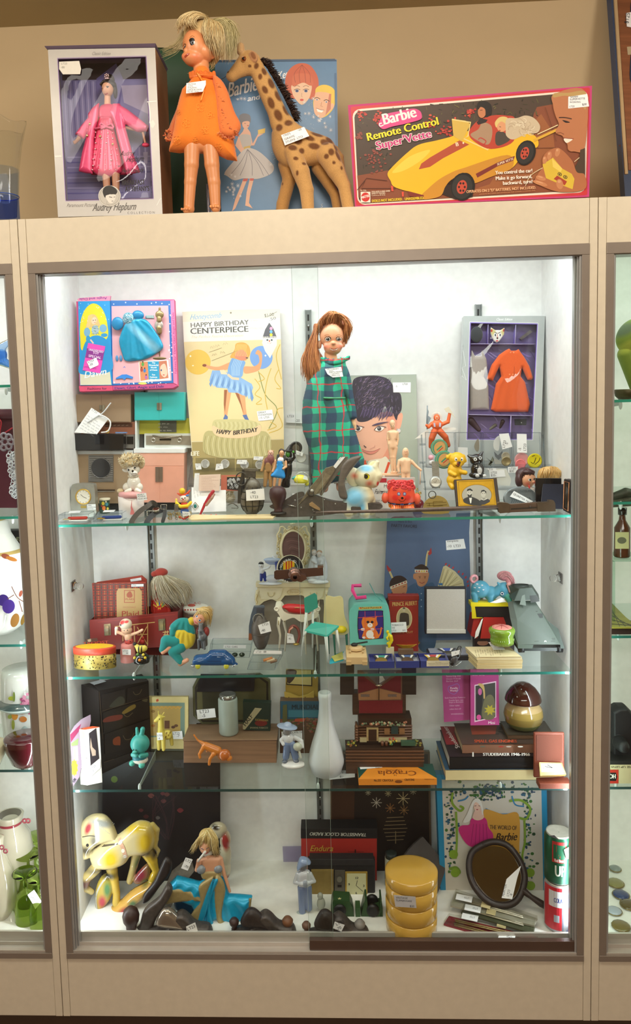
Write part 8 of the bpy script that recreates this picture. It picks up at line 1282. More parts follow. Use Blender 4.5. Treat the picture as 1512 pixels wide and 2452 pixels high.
for u,w in((1360,20),(880,20)):b=T.mb('wheel');b.lathe(T.q(u-20,1130,w+40),[(0,50*T.s),(70*T.s,50*T.s)],'#17181a',axis=(1,0,0),seg=18)
T=Tt('spare_lens','glass and black rubber lens piece with a white tag near the front edge','lens',70,1320,S2,E2,ymax=.09);b,F=fg(T,'rubber_ring','gloss',[('c',Q4(20,1290,0,34,80,1200,20,42,120,1120,40,30),'#1c1d20'),('e',40,1240,-25,46,36,20,'#4c4c50',-40)],.9,1);b=T.mb('glass_edge','chrome');b.tube([T.q(15,1330,-10),T.q(70,1320,-14),T.q(135,1270,0)],5*T.s,'#c8ccd0');tagp(T,T.pl(-48),Q2(5,1150,115,1125,105,1180,10,1208),[('-3',50,1175,18,-10)])
# =============== SHELF 3 ===============
A3=(155,1640,6.048);B3_=(140,1600,2.908);C3=(660,1610,4.2);D3=(1020,1610,4.32)
def one(name,label,cat,cr,Y,Z,u,kind,L,h=1.,k=1.2,part='body',**kw):T=Ty(name,label,cat,cr,Y,**kw);b,F=fg(T,part,kind,L,h,k);return T,b,F
def slabq(T,nm,kind,m,q,th,col,bev=0):b=T.mb(nm,kind,bev=bev);b.pr(m,q,-th,0,col);return b
T=Ty('lacquer_chest','black lacquered miniature chest of drawers with faded painted scenes','chest',A3,.2);a,c=onZ(245,1853,S3),onZ(362,1797,S3);m=tri_plane(a,c,a+V3((0,0,1)),A3)
b=slabq(T,'front','satin',m,Q2(490,85,1215,-60,1255,948,545,1288),.07,'#211b1a',.001);V=[m.p(490,85),m.p(545,1288)]
b=T.mb('side');P=[m.p(490,88,.0),m.p(545,1286,.0)];o_=V3((-.03,.05,0));b.add([P[0],P[1],P[1]+o_,P[0]+o_],[(0,1,2,3)],'#18120f')
for q in(Q2(535,140,870,60,875,260,540,370),Q2(905,50,1205,-20,1212,160,900,255),Q2(550,400,1215,190,1220,470,560,690),Q2(570,715,1225,490,1235,840,580,1000),Q2(560,1120,1240,880,1245,930,560,1230)):b=slabq(T,'drawer','satin',m,q,-.0015,'#2a2322',.0005)
b=T.mb('painted_scene','print');b.h=.0018;[b.po(m,q,c,C=1)for q,c in((Q2(560,495,650,450,820,430,800,500,570,540),'#7c3830'),(Q2(830,390,930,310,1010,280,1015,330,900,400,840,420),'#8c7438'),(Q2(700,780,790,745,800,860,770,870,700,860),'#8c4428'),(Q2(640,320,780,170,860,200,840,280),'#44443c'),(Q2(1110,220,1190,195,1180,245),'#5c5440'))];[b.li(m,L,7,'#7c6c50',C=1)for L in(Q2(985,95,1020,140,1080,120,1110,60),Q2(840,730,880,790,960,770,1000,690),Q2(830,400,900,460,980,400))];[b.li(m,L,5,'#6c5848')for L in(Q2(495,95,545,780),Q2(540,375,880,270,1215,170),Q2(560,1120,710,1070))]
b=T.mb('top');P=[m.p(490,85),m.p(1215,-60)];b.add([P[0],P[1],P[1]+o_,P[0]+o_],[(0,1,2,3)],'#2a2220')
T=Ty('price_tag','white tag lying on top of the black lacquered chest','price tag',A3,.21);T.loc=P[0]+o_*.5;b=T.mb('tag','paper');z_=P[0].z+.001;b.pr(ZP(z_,A3),Q2(360,-30,540,-75,600,-50,430,0),0,.0006,'#c8ccd4')
T=Ty('boxed_doll','slim white boxed doll with orange top and striped pattern, far left','doll box',A3,.095);zt=lambda p:V3((p.x,p.y,S3));a,c,d=T.q(225,1340),T.q(335,1355,-30),T.q(520,1220,60);m1=tri_plane(a,c,T.q(195,640));h=T.q(225,640).z-S3
K=[zt(a),zt(c),zt(d),zt(a+d-c)];b=T.mb('carton','paper',bev=.0004);b.hexa(K+[p+V3((0,0,h))for p in K],'#dcd8d0');m2=tri_plane(c,d,c+V3((0,0,1)),A3);m1=tri_plane(a,c,a+V3((0,0,1)),A3);b.h=.0004;b.po(m2,Q2(350,700,455,625,500,1065,375,1170),'#2c2428');b.po(m2,Q2(375,760,400,900,450,950,450,1020,400,1030,370,900),'#b8a08c');b.ell(m1,255,720,36,60,'#c8a070')
for v in(840,1000,1160):[b.li(m1,[(u,v-50),(u+3,v)],12,c_,tp=1)for u,c_ in((230,'#2c2424'),(262,'#8c2c2c'),(295,'#4c3c34'),(318,'#a84c34'))];b.li(m1,[(225,v+50),(330,v+62)],6,'#5c504c')
t=T.mb('orange_top','paper');t.bx(0,0,0,0,0,0,'#e05c34')if 0 else t.hexa([p+V3((0,0,h))for p in K]+[p+V3((0,0,h+.0008))for p in K],'#e05c34');t.h=0;t.tx(ZP(S3+h+.001,A3),'Barbie',245,640,40,'#2c1418',W=130,rot=-38,B=2);tagp(T,m2,Q2(380,1180,520,1075,515,1200,375,1330),[('LT23',385,1225,28,-38),('-12',385,1275,28,-38)])
T=Ty('blister_card','purple toy card with a yellow star price burst at the far left edge','card',A3,.08);m=tri_plane(T.q(120,1460,-10),T.q(240,1330,90),T.q(60,740,-10),A3);b=slabq(T,'card','paper',m,Q2(55,740,100,660,145,590,240,500,375,430,380,520,300,900,215,1330,120,1470),.0008,'#8c7a88');b.po(m,Q2(80,720,200,600,240,560,200,680,90,830),'#84284c');b.po(m,Q2(90,850,200,770,190,870,100,890),'#7c8c58');b.po(m,Q2(120,900,190,880,200,1100,130,1080),'#b090a0');b.ell(m,148,1000,14,100,'#d0b080');st=[(138+(56 if i%2 else 42)*cos(i*.314),1200+(130 if i%2 else 100)*sin(i*.314))for i in range(20)];b.po(m,st,'#d8cc2c');b.tx(m,'FUN!',140,1420,40,'#1c1c24',W=60,rot=-60,B=3);b.tx(m,'2.50',105,1220,30,'#b04c30',W=60,rot=-50)
TQ='#3c9c94'
T,b,F=one('rubber_bunny','teal rubber bunny with a big round head and white nappy','toy animal',A3,.12,S3,1080,'satin',[('e',1092,850,0,138,132,120,TQ),('c',Q4(1055,720,0,28,1045,630,0,20),TQ),('c',Q4(1115,730,0,34,1130,640,0,34),TQ),('e',1085,1040,0,105,85,85,'#2f7c88'),('c',Q4(1000,990,-50,32,1060,985,-85,30),TQ),('c',Q4(1190,1000,-30,34,1120,990,-80,30),TQ),('e',1100,1085,0,108,52,90,'#d8d4c8'),('e',985,1120,-30,44,40,50,'#4cae9e'),('e',1130,1135,-60,46,42,50,'#4cae9e'),('e',1040,925,-110,36,24,26,'#48a89c')],1.1,2);face(b,F,Q2(1020,898,1058,895),9)
YG='#d8c45c'
T,b,F=one('small_giraffe','small yellow rubber giraffe with orange spots beside the picture box','toy animal',A3,.2,S3,1390,'satin',[('c',Q4(1320,515,-20,26,1380,470,0,42),YG),('c',Q4(1360,430,0,8,1358,385,0,9),YG),('c',Q4(1420,430,0,9,1440,400,0,8),YG),('c',Q4(1420,465,0,22,1450,460,0,8),YG),('c',Q4(1390,480,0,38,1395,640,0,46,1400,720,0,66),YG),('e',1480,730,20,80,70,50,YG),('c',Q4(1365,760,-10,34,1370,915,-20,26),YG),('c',Q4(1435,760,-30,34,1442,915,-40,26),YG),('c',Q4(1530,760,40,30,1545,880,50,24),YG),('s',1310,530,18,12,'#c8802c',0,.3)]+[('s',u,v,10,16,'#8c6c24',20,.2)for u,v in((1480,690),(1510,720),(1470,740),(1530,690))],1,1.5);face(b,F,[(1382,478)],8);tagp(T,T.pl(-70),Q2(1335,690,1415,688,1425,792,1345,800),[('LT23',1345,740,24),('-6',1355,780,24)])
T=Ty('picture_box','cream and teal illustrated box with scrolls leaning behind the small giraffe','box',B3_,.28);T.box(T.mb('box','paper',bev=.0005),590,200,905,T.vz(700,S3),0,25,'#d8c88c');m=T.pl(-.5);b=T.mb('picture','print');b.rect(m,592,240,880,480,'#789084');b.rect(m,600,262,850,470,'#b89a58');[b.li(m,[(u,268),(u+12,280),(u+26,266)],5,'#d8a040',C=1)for u in range(610,840,28)];[b.ell(m,u,v,14,10,c)for u,v,c in((660,300,'#8c6c34'),(690,350,'#6c4c28'),(760,380,'#5c3c2c'),(800,410,'#5c3c2c'),(820,400,'#6c4c34'),(660,400,'#a8702c'))];b.rect(m,740,365,775,420,'#6c4428');b.po(m,Q2(680,220,695,212,700,228,684,235),'#c8542c');tagp(T,T.pl(-8),Q2(795,440,862,436,868,492,790,492),[('LT23',797,460,16),('-7',825,478,16)])
T=Ty('wooden_box','flat pale brown wooden cigar-style box with sloping lid behind the lion','box',B3_,.2);vb=T.vz(1180,S3);T.box(T.mb('front','wood',bev=.0006),872,505,1520,vb,0,260,'#8c6a50');b=T.mb('lid','wood',bev=.0006);z=T.q(0,505).z;P=[T.q(868,505,-6),T.q(1525,500,-6),T.q(1525,500,265),T.q(868,505,265)];b.hexa(P+[p+V3((0,0,.003))for p in P],'#94745a')
T=Ty('octagonal_tin','old octagonal painted tin tray standing behind the white cylinder','tin',B3_,.295);m=T.pl();b=slabq(T,'tray','satin',m,Q2(935,130,970,60,1400,40,1475,85,1480,340,1440,390,1000,390,940,330),.01,'#5c5c40',.001);b.po(m,Q2(950,135,980,75,1400,55,1462,95,1465,330,1430,375,1005,375,955,325),'#2c2820');b.po(m,Q2(965,140,990,90,1400,70,1448,105,1450,325,1420,360,1010,360,968,320),'#5c5838');b.po(m,Q2(1000,150,1200,140,1250,340,1010,350),'#3c3c2c');T.box(T.mb('stand','wood'),960,390,1460,T.vz(1200,S3),5,20,'#3c2c20')
T=Ty('black_tray','dark empty tray lying high in front of the octagonal tin','tray',B3_,.27);b=T.mb('tray',bev=.0006);m=T.pl(-5);b.pr(m,Q2(962,165,990,45,1370,45,1362,160),-.006,0,'#17181e');b.h=.0004;b.po(m,Q2(990,140,1008,60,1345,58,1338,138),'#0c0e14');tagp(T,T.pl(-10),Q2(962,290,1090,278,1098,340,970,355),[('LT23',985,312,22,-4),('-5',1000,340,22,-4)])
T=Tt('white_canister','white cylinder with a silver screw lid standing on the wooden box','canister',1190,460,S3,B3_,ymax=.235);T.Y=.235;T.s=(T.Y-CAM.y)/F_/B3_[2];T.lathe(T.mb('body'),1188,Q2(450,66,440,70,215,70,205,64),'#a8b4ac');T.lathe(T.mb('lid','chrome'),1180,Q2(215,62,180,60,176,52,178,40),'#a8a8a4')
T=Ty('tobacco_tin','dark green tobacco tin with a diagonal HALF band beside the cylinder','tin',B3_,.245);m=T.pl();b=slabq(T,'tin','satin',m,Q2(1285,235,1480,245,1475,438,1290,430),.02,'#1e3028',.001);b.po(m,Q2(1285,395,1370,275,1418,280,1300,428,1286,425),'#a8a080');b.tx(m,'HALF',1304,408,28,'#1c1c18',W=90,rot=-54,B=1.5);b.ell(m,1412,382,44,22,'#6c2420');b.tx(m,'BUCKINGHAM',1370,365,14,'#a88c4c',W=90,rot=4);b.tx(m,'SMOKING TOBACCO',1335,420,11,'#a8a080',W=125)
OL='#c87830'
T,b,F=one('toy_lion','orange plastic lion with a mane walking in front of the wooden box','toy animal',B3_,.13,S3,1080,'gloss',[('c',Q4(1025,540,0,26,1110,575,0,30),OL),('c',Q4(1010,525,0,14,970,500,0,6,945,465,0,6),OL),('e',1160,600,-10,42,40,34,'#b8642c'),('e',1190,620,-16,24,20,20,OL),('c',Q4(1012,550,-10,18,985,590,-20,10,990,610,-24,10),OL),('c',Q4(1085,590,-20,18,1060,620,-26,11,1055,655,-30,10),OL),('c',Q4(1040,560,20,14,1030,590,30,9),OL),('c',Q4(1110,600,20,14,1120,640,30,9),OL)],.8,1.2)
T=Ty('match_holder','yellow painted wooden wall match holder with a scalloped front','holder',C3,.285);m=T.pl();b=slabq(T,'back_board','satin',m,Q2(105,-20,395,-10,430,40,425,270,370,285,100,240),.012,'#a88c40',.0006);b.po(m,Q2(125,-20,370,-20,370,140,110,125),'#2c2820');b.po(m,Q2(135,-20,360,-20,360,128,120,115),'#d0c080');b.po(m,Q2(110,-20,210,-20,190,60,130,110),'#4c3c34',C=1);b=slabq(T,'front_pocket','satin',T.pl(-60),Q2(88,200,150,215,240,250,330,225,385,190,392,285,240,275,92,250),.006,'#b89c4c',.0006);[b.ell(T.pl(-60),u,250,5,5,'#5c4820')for u in(135,300)]
T=Ty('painted_box','old painted tin box with a blue lake and red roofs behind the boy figurine','box',C3,.25);T.box(T.mb('box',bev=.0008),45,285,450,T.vz(250,S3),0,110,'#5c4434');m=T.pl(-.5);b=T.mb('painting','print');b.rect(m,50,290,445,470,'#2c5468');b.rect(m,130,380,445,450,'#3c7484');r=RN(9);[b.ell(m,r.u(60,440),r.u(460,600),r.u(8,22),r.u(5,12),r.c(('#8c4434','#4c5c34','#5c6c44','#7c5c3c','#8c5c54')),n=8)for i in range(90)];b.po(m,Q2(200,465,305,460,290,495,190,495),'#a84c34');b.po(m,Q2(75,330,115,320,120,500,70,500),'#5c5c38');b.tx(m,'MUNDIAL',160,370,46,'#1c2c34',W=280,B=2);tagp(T,T.pl(-6),Q2(60,595,270,585,272,680,65,690),[('CHOCOLATE TIN',75,618,18,-3)])
T,b,F=one('porcelain_boy','blue and white porcelain boy in a wide floppy hat holding a can','figurine',C3,.135,S3,160,'porc',[('e',118,590,0,44,46,40,'#8c8c8c'),('e',118,545,0,104,22,80,'#98a8c4',8),('e',122,525,0,42,26,40,'#a4b4d0'),('e',130,660,0,55,55,40,'#d4d8dc'),('c',Q4(90,650,0,24,60,680,0,20,80,715,-20,16),'#d4d8dc'),('c',Q4(190,650,0,24,260,690,0,20,275,740,-20,16),'#d4d8dc'),('e',225,735,-30,44,42,36,'#b8bcac'),('c',Q4(240,780,-30,12,258,840,-40,9),'#c8ccbc'),('c',Q4(120,720,0,38,105,850,0,34),'#6c80a4'),('c',Q4(165,720,0,38,200,850,0,34),'#6c80a4'),('e',95,890,-10,28,16,30,'#5c6474'),('e',210,885,-10,28,16,30,'#5c6474'),('e',180,925,0,118,34,80,'#e4e4e4')],.9,1.2)
T=Tt('frosted_vase','tall white frosted glass bottle vase in the middle of the shelf','vase',515,955,S3,C3,ymax=.15);b=T.mb('vase');T.lathe(b,515,[(T.vz(515,S3),150),(900,185),(860,188),(780,170),(700,145),(600,110),(500,82),(400,68),(300,62),(240,70),(200,68),(198,55),(240,52)],'#d4d8dc',seg=44)
# cabin box
T=Ty('cabin_music_box','carved wooden log cabin music box with open mirrored lid and red lining','music box',C3,.14);WD='#4c3426';vb=T.vz(1100,S3);b=T.mb('base','wood');T.box(b,710,770,1490,vb,0,150,WD)
for i in range(4):T.box(T.mb('base_slat','wood',bev=.0004),706,785+i*32,1496,800+i*32,-8,0,'#6c4a34')
P=[T.q(706,772,-8),T.q(1494,765,-8),T.q(1494,765,200),T.q(706,772,200)];T.mb('platform','wood').hexa(P+[p+V3((0,0,.002))for p in P],'#3c2a20');T.box(T.mb('cabin_wall','wood'),840,500,1380,760,90,300,'#3c281c')
for i in range(6):b=T.mb('log','wood');b.tube([T.q(800,580+i*27,84),T.q(1385,572+i*27,84)],12*T.s,'#6c4830');b.tube([T.q(820,580+i*27,60),T.q(820,580+i*27,190)],14*T.s,'#7c5438')
T.box(T.mb('door_frame','wood'),920,580,1040,715,58,66,'#b8a070');T.box(T.mb('door','wood'),940,598,1022,712,54,58,'#3c2418');T.box(T.mb('window','matte'),1170,565,1240,645,58,66,'#2c3c38');[T.box(T.mb('shutter','wood'),u,585,u+55,650,56,62,'#8c6440')for u in(1100,1252)];[T.box(T.mb('stone_footing'),a,682,c,728,60,68,'#b8ac84')for a,c in((852,922),(1042,1330))]
b=T.mb('flowers');r=RN(6);[b.sph(T.q(u,v,w),r.u(8,15)*T.s,c)for u,v,w,c in[(r.u(870,1330),r.u(520,555),50,r.c(('#5c6c50','#6c7c5c','#a86c50','#7c8c6c','#c8a080')))for _ in range(46)]+[(r.u(720,820),r.u(700,750),20,r.c(('#5c6c34','#a89c3c','#8c5c34')))for _ in range(14)]+[(r.u(1150,1220),r.u(670,730),10,r.c(('#3c6c44','#c8b84c','#a83c34')))for _ in range(18)]+[(r.u(1410,1470),r.u(690,745),20,r.c(('#8c7c34','#5c6c34')))for _ in range(10)]]
b=T.mb('barrel','wood');[b.lathe(T.q(u,745,20),[(0,15*T.s),(45*T.s,17*T.s)],'#6c4430',seg=12)for u in(1078,1118)];T.box(T.mb('trough'),1265,700,1410,740,0,50,'#3c5c48')
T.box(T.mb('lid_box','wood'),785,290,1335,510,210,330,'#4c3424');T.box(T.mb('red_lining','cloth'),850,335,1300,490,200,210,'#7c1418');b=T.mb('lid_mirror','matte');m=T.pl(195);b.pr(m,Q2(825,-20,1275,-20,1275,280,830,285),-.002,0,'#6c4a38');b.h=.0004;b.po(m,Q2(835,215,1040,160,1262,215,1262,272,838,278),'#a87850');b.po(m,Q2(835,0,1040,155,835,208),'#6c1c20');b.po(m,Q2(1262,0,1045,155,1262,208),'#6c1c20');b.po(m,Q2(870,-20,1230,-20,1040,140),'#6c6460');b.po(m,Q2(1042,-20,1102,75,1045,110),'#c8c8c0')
for u0,u1 in((655,800),(1290,1440)):T.box(T.mb('lid_wing','wood'),u0,-20,u1,300,200,215,'#33261e')
b=T.mb('hinge','chrome');[T.box(b,u,292,u+90,318,190,200,'#a89c98')for u in(868,1148)];b=T.mb('ballerina_pin','chrome');b.tube([T.q(1055,0,180),T.q(1055,350,190)],4*T.s,'#5c4c44');b.sph(T.q(1052,195,175),(36*T.s,10*T.s,12*T.s),'#d8c8b0')
# crayon box
T=Tt('crayon_box','orange and green crayon box lying upside down at the front of the shelf','box',1160,1115,S3,C3,ymax=.085);H_=.016;x0,x1=T.q(838,1115).x,T.q(1625,1090).x;Y0=T.Y;b=T.mb('carton','paper',bev=.0005);b.bx(x0,x1,Y0,Y0+.072,S3,S3+H_,'#e8902c');mt=ZP(S3+H_,C3);mf=T.pl();b=T.mb('print','print');u_=lambda x,y:(lambda q:((q[0]-C3[0])*C3[2],(q[1]-C3[1])*C3[2]))(proj((x,y,S3+H_)))
b.po(mt,[u_(x0,Y0),u_(x0+.035,Y0+.072),u_(x0,Y0+.072)],'#1c4c44');b.po(mt,[u_(x1,Y0),u_(x1-.05,Y0+.072),u_(x1,Y0+.072)],'#1c4c44');b.tx(mt,'Crayola',1425,992,46,'#8c4c20',W=395,rot=180,B=4);b.tx(mt,'CRAYONS',1275,978,18,'#8c4c20',W=165,rot=180,B=1.5);b.tx(mt,'16',1225,1028,16,'#8c4c20',W=34,rot=180,B=1);b.ell(mt,1195,943,50,18,'#b06828');b.ell(mt,1195,943,42,13,'#e8902c')
b.tx(mf,'No.333  CRAYOLA',990,1097,22,'#4c2c18',W=195,B=1.5);b.tx(mf,'CRAYONS',1298,1090,22,'#4c2c18',W=100,B=1.5);b.tx(mf,'MADE IN U.S.A.',1500,1080,10,'#6c3c18',W=100);b.ell(mf,1240,1098,38,16,'#8c5020');tagp(T,mt,Q2(838,930,1050,915,1075,960,855,978),[('LT23',1065,945,20,178),('-5',1040,925,18,178)])
T=Ty('price_tag','grey-looking tag lying on the shelf between the vase and the crayon box','price tag',C3,.085);b=T.mb('tag','paper');mt=ZP(S3+.0004,C3);b.pr(mt,Q2(522,990,800,985,800,1055,540,1080),0,.0005,'#b8bcbc');b.h=.0008;b.tx(mt,'MILK GLASS',735,1005,18,'#3c4044',W=170,rot=180);b.tx(mt,'-18',690,1040,22,'#3c4044',rot=180)
# blister dolls, books, mushroom, travel clock
T=Ty('doll_card','pink backed miniature doll card with white text leaning on the books','card',D3,.215);m=T.tilt((190,510,.2),(460,490,.2),(170,-20,.235));b=slabq(T,'card','paper',m,Q2(168,-30,460,-30,470,490,190,515),.001,'#a83c7c');[b.tx(m,s,u,v,16,'#e0b0cc',W=w,rot=-2)for s,u,v,w in(('Keychain',210,20,190),('featuring the',212,48,150),('Ocean Friends',212,76,150),('Barbie doll',212,100,120),('Each Keychain Features:',198,272,215),('Poseable figure, stays',240,298,150),('Shape as decoration',240,318,150),('Other styles',245,352,105),('collect them all!',245,388,120),('WARNING:',260,440,135))];b.tx(m,'Really',252,172,20,'#f0d0e0',W=82,B=1);b.tx(m,'Works!',250,198,20,'#f0d0e0',W=82,B=1);b.li(m,crv(Q2(290,130,330,118,350,160,300,225,240,200,235,150,262,140,290,130),4,False),5,'#8c6cc0')
T=Ty('doll_card','pink boxed miniature doll with a yellow star behind a clear window','doll box',D3,.2);m=T.tilt((465,545,.185),(760,545,.185),(465,-20,.22));b=slabq(T,'carton','paper',m,Q2(462,-30,755,-30,762,545,465,548),.012,'#b83c88');b.po(m,Q2(505,130,730,90,730,465,505,515),'#e8c8dc');b.po(m,Q2(515,140,720,105,722,460,515,500),'#3c3c38');b.po(m,Q2(600,300,660,230,710,280,710,470,590,470),'#6c6848',C=1);st=[(665+(64 if i%2 else 34)*cos(i*.393),390+(60 if i%2 else 34)*sin(i*.393))for i in range(16)];b.po(m,st,'#b8a830');b.po(m,Q2(525,230,590,200,585,330,565,460,530,480),'#1c1820');b.ell(m,562,200,20,36,'#c8609c');b.po(m,Q2(540,120,600,130,615,250,600,270,590,180),'#c8a868',C=1);b.ell(m,550,465,24,28,'#d8509c');b.tx(m,'Barbie',480,35,30,'#d890b8',W=130,sh=.3);b.tx(m,'Mini',645,535,28,'#f0d8e4',W=70,B=1.5)
def book(lb,uL,uR,vt,vb,u0,depth,sp,cover,pages,Y,grp='books stacked at the right of the third shelf',z0=None):
 T=Ty('book',lb,'book',D3,Y,group=grp);a,c=T.q(uL,vb),T.q(uR,vb);zb=z0 if z0 is not None else a.z;zt=zb+(T.q(uL,vt).z-T.q(uL,vb).z);T.loc=V3(((a.x+c.x)/2,Y,zb));b=T.mb('pages','paper');b.bx(a.x+.002,c.x-.002,Y+.002,Y+depth-.002,zb+.0015,zt-.0015,pages);b=T.mb('cover',bev=.0004);b.bx(a.x,c.x,Y,Y+depth,zt-.0015,zt,cover);b.bx(a.x,c.x,Y,Y+depth,zb,zb+.0015,cover);b.bx(a.x,c.x,Y,Y+.0015,zb,zt,sp);return T,zt
T,z1=book('thick gunsmithing guide with a cream spine and blue cover, bottom of the stack',205,1370,895,1005,0,.155,'#d8c898','#2c5474','#c8b890',.105,z0=S3);b=T.mb('spine_print','print');b.tx(T.pl(),'THE  NRA  GUNSMITHING  GUIDE',375,972,34,'#1c1c20',W=870,B=4)
T,z2=book('black Studebaker book with red cover panel, second from the bottom',245,1300,752,880,0,.15,'#1a1a1c','#241c20','#d0ccc0',.108,z0=z1);b=T.mb('spine_print','print');m=T.pl();b.tx(m,'STUDEBAKER 1946-1966',590,862,30,'#e4e4e0',W=485,B=5);b.rect(m,482,825,498,872,'#e4e4e0');[b.ell(m,u,768,28,8,c)for u,c in((780,'#a83c34'),(860,'#b8b0a8'),(980,'#c8c8c0'),(590,'#6c6c60'))];mt=ZP(z2+.0002,D3);b.po(mt,Q2(150,560,320,560,370,745,215,750),'#8c2430');b.tx(mt,'Studebaker',355,780,40,'#e4d8d8',W=260,rot=-122,sh=.3,B=2)
T,z3=book('worn brown small gas engines book on the black one',378,1140,655,750,0,.12,'#8c6450','#4c3c34','#b8a888',.125,z0=z2);b=T.mb('spine_print','print');b.tx(T.pl(),'SMALL GAS ENGINES',500,725,30,'#b84c2c',W=440,B=4);mt=ZP(z3+.0002,D3);b.po(mt,Q2(460,550,740,550,720,640,480,645),'#8c3c28');r=RN(3);[b.ell(mt,r.u(740,860),r.u(570,650),20,8,'#2c2420',n=8)for i in range(16)]
T,z4=book('thin patterned book under the mushroom jar, turned sideways',850,1330,600,645,0,.08,'#5c4430','#4c4438','#8c7858',.15,z0=z3)
T=Tt('mushroom_jar','glazed ceramic mushroom jar with a brown cap on the books','jar',1010,625,z4,D3,ymax=.19);T.Y=.19;T.s=(T.Y-CAM.y)/F_/D3[2];vb=T.vz(1010,z4);b=T.mb('jar','porc');T.lathe(b,1012,[(vb,110,'#4c5c30'),(vb-30,160,'#5c6034'),(vb-80,192,'#8c7840'),(vb-150,205,'#a08848'),(vb-210,190,'#b89c6c'),(vb-270,150,'#d0c8b8'),(vb-340,118,'#d4d0c4'),(vb-390,105,'#d4d0c4')],'#d0c8b8',seg=44);b=T.mb('cap','porc');T.lathe(b,1008,Q2(285,188,272,190,220,172,160,128,115,70,97,12),'#3c1a12',seg=44)
T=Tt('travel_clock','open tan leather travel alarm clock at the right end of the shelf','clock',1330,1160,S3,D3,ymax=.09);T.box(T.mb('lid','leather',bev=.003),1130,640,1450,1110,40,75,'#7c3c28');T.box(T.mb('lid_inside','cloth',bev=.002),1155,665,1425,930,36,40,'#6c3420');b=T.mb('tray','leather',bev=.002);P=[V3((T.q(u,1150).x,T.Y+y,S3))for u,y in((1150,-.022),(1480,-.022),(1480,.008),(1150,.008))];b.hexa(P+[p+V3((0,0,.014))for p in P],'#7c3c28');m=T.tilt((1190,1060,T.Y-.02),(1450,1060,T.Y-.02),(1180,930,T.Y+.004));slabq(T,'case','gold',m,Q2(1175,930,1410,935,1455,1055,1185,1070),.008,'#b89c60',.0005);b=T.mb('dial','print');b.po(m,Q2(1192,945,1398,948,1435,1030,1198,1035),'#e8e2d4',h=.0005);b.h=.0006;b.li(m,Q2(1312,990,1235,975),6,'#1c1c1c');b.li(m,Q2(1312,990,1260,958),7,'#1c1c1c');b.li(m,Q2(1312,990,1370,1000),3,'#1c1c1c');[b.tx(m,s,u,v,18,'#1c1c1c')for s,u,v in(('9',1212,1000),('3',1385,1008),('6',1308,1030),('12',1292,965))]
# =============== BOTTOM DECK ===============
A0=(180,1940,5.04);E0=(380,1960,2.538);F0=(690,1960,2.332);G0=(1030,1880,2.397);O0=(0,0,1)
YW='#c8a82c';CRM='#c4b486'
DK='#4c4434'
T,b,F=one('chalk_horse','yellow and cream carnival chalkware horse on a painted base, left','figurine',A0,.15,S0,380,'porc',[('g',Q2(50,230,80,150,150,75,240,40,350,50,430,120,490,230,515,340,420,360,300,400,230,450,200,500,190,560,110,580,90,500,90,440,60,350),-10,70,CRM,60),('g',Q2(200,500,320,400,510,300,700,160,800,130,920,170,960,300,950,440,850,530,690,540,600,640,430,700,260,690,190,600),0,115,CRM,120),('c',Q4(930,190,20,36,985,250,20,34,980,360,20,26,960,450,20,30,1000,500,20,24,985,570,20,14),'#b09c5c'),('c',Q4(260,680,-30,70,150,790,-50,62,130,900,-50,46,210,960,-40,34),'#a8945c'),('c',Q4(430,660,10,76,470,840,10,52,500,1000,0,42,500,1110,-10,48),'#c0a040'),('c',Q4(850,480,20,84,930,620,20,60,970,740,20,40,900,900,20,40),'#c0a030'),('c',Q4(740,520,50,66,700,700,50,46,650,880,50,42),'#a8945c'),('g',Q2(250,950,320,800,420,780,470,900,430,1060,330,1190,250,1190),10,60,'#b09840',50),('g',Q2(720,800,860,660,910,720,880,840,780,900,700,880),30,50,'#7c5c3c',40),('g',Q2(120,1260,200,1190,400,1180,560,1080,700,960,930,860,840,1040,560,1250,400,1380,200,1400,130,1340),0,110,'#c89c4c',60),('s',870,330,90,150,YW,0,.5),('s',460,540,90,120,YW,0,.5),('s',740,180,150,40,YW,-12,.6),('s',180,180,34,70,'#9c2c34',20,.4),('s',330,120,130,40,'#8c8c84',14,.4),('s',150,450,60,50,DK,0,.6),('s',250,330,50,70,'#6c6450',0,.6),('s',130,850,60,60,'#2c2420',0,.5),('s',200,840,60,50,'#5c3028',0,.7),('s',420,770,90,44,'#2c2a20',0,.6),('s',400,930,40,90,'#3c6c34',0,.5),('s',340,1080,44,70,'#a83440',0,.5),('s',790,780,60,80,'#7c2c38',25,.5),('s',850,860,50,34,'#4c5c34',-30,.6),('s',760,640,40,90,'#5c6c44',20,.6),('s',960,520,30,60,DK,0,.6),('s',870,500,90,34,'#6c6044',0,.7),('s',300,690,160,26,'#6c6044',0,.7),('s',620,1160,70,44,'#a82c34',-30,.5),('s',720,1070,50,40,'#4c6c3c',-30,.5),('s',350,1330,80,44,'#8c3448',0,.5),('s',500,1260,60,44,'#4c6c3c',-30,.5),('s',150,1310,34,50,'#a84448',0,.5)],1.3,2)
face(b,F,[(172,378)],18);[b.li(F,[(290+i*15,70+i*i*.62),(280+i*13,145+i*8)],6,'#a8a8a0')for i in range(13)];b.li(F,crv(Q2(210,460,330,405,540,350),4,False),16,'#4c4030');b.li(F,crv(Q2(110,280,200,265,280,280,295,340),4,False),10,'#3c342c');b.li(F,crv(Q2(370,800,290,930,262,1050,280,1180),4,False),20,'#b0aca0');b.li(F,crv(Q2(550,300,610,400,635,520),4,False),46,'#c89c80');[b.ell(F,u,v,20,24,'#d8d4c4')for u,v in((570,335),(606,425),(625,500))]
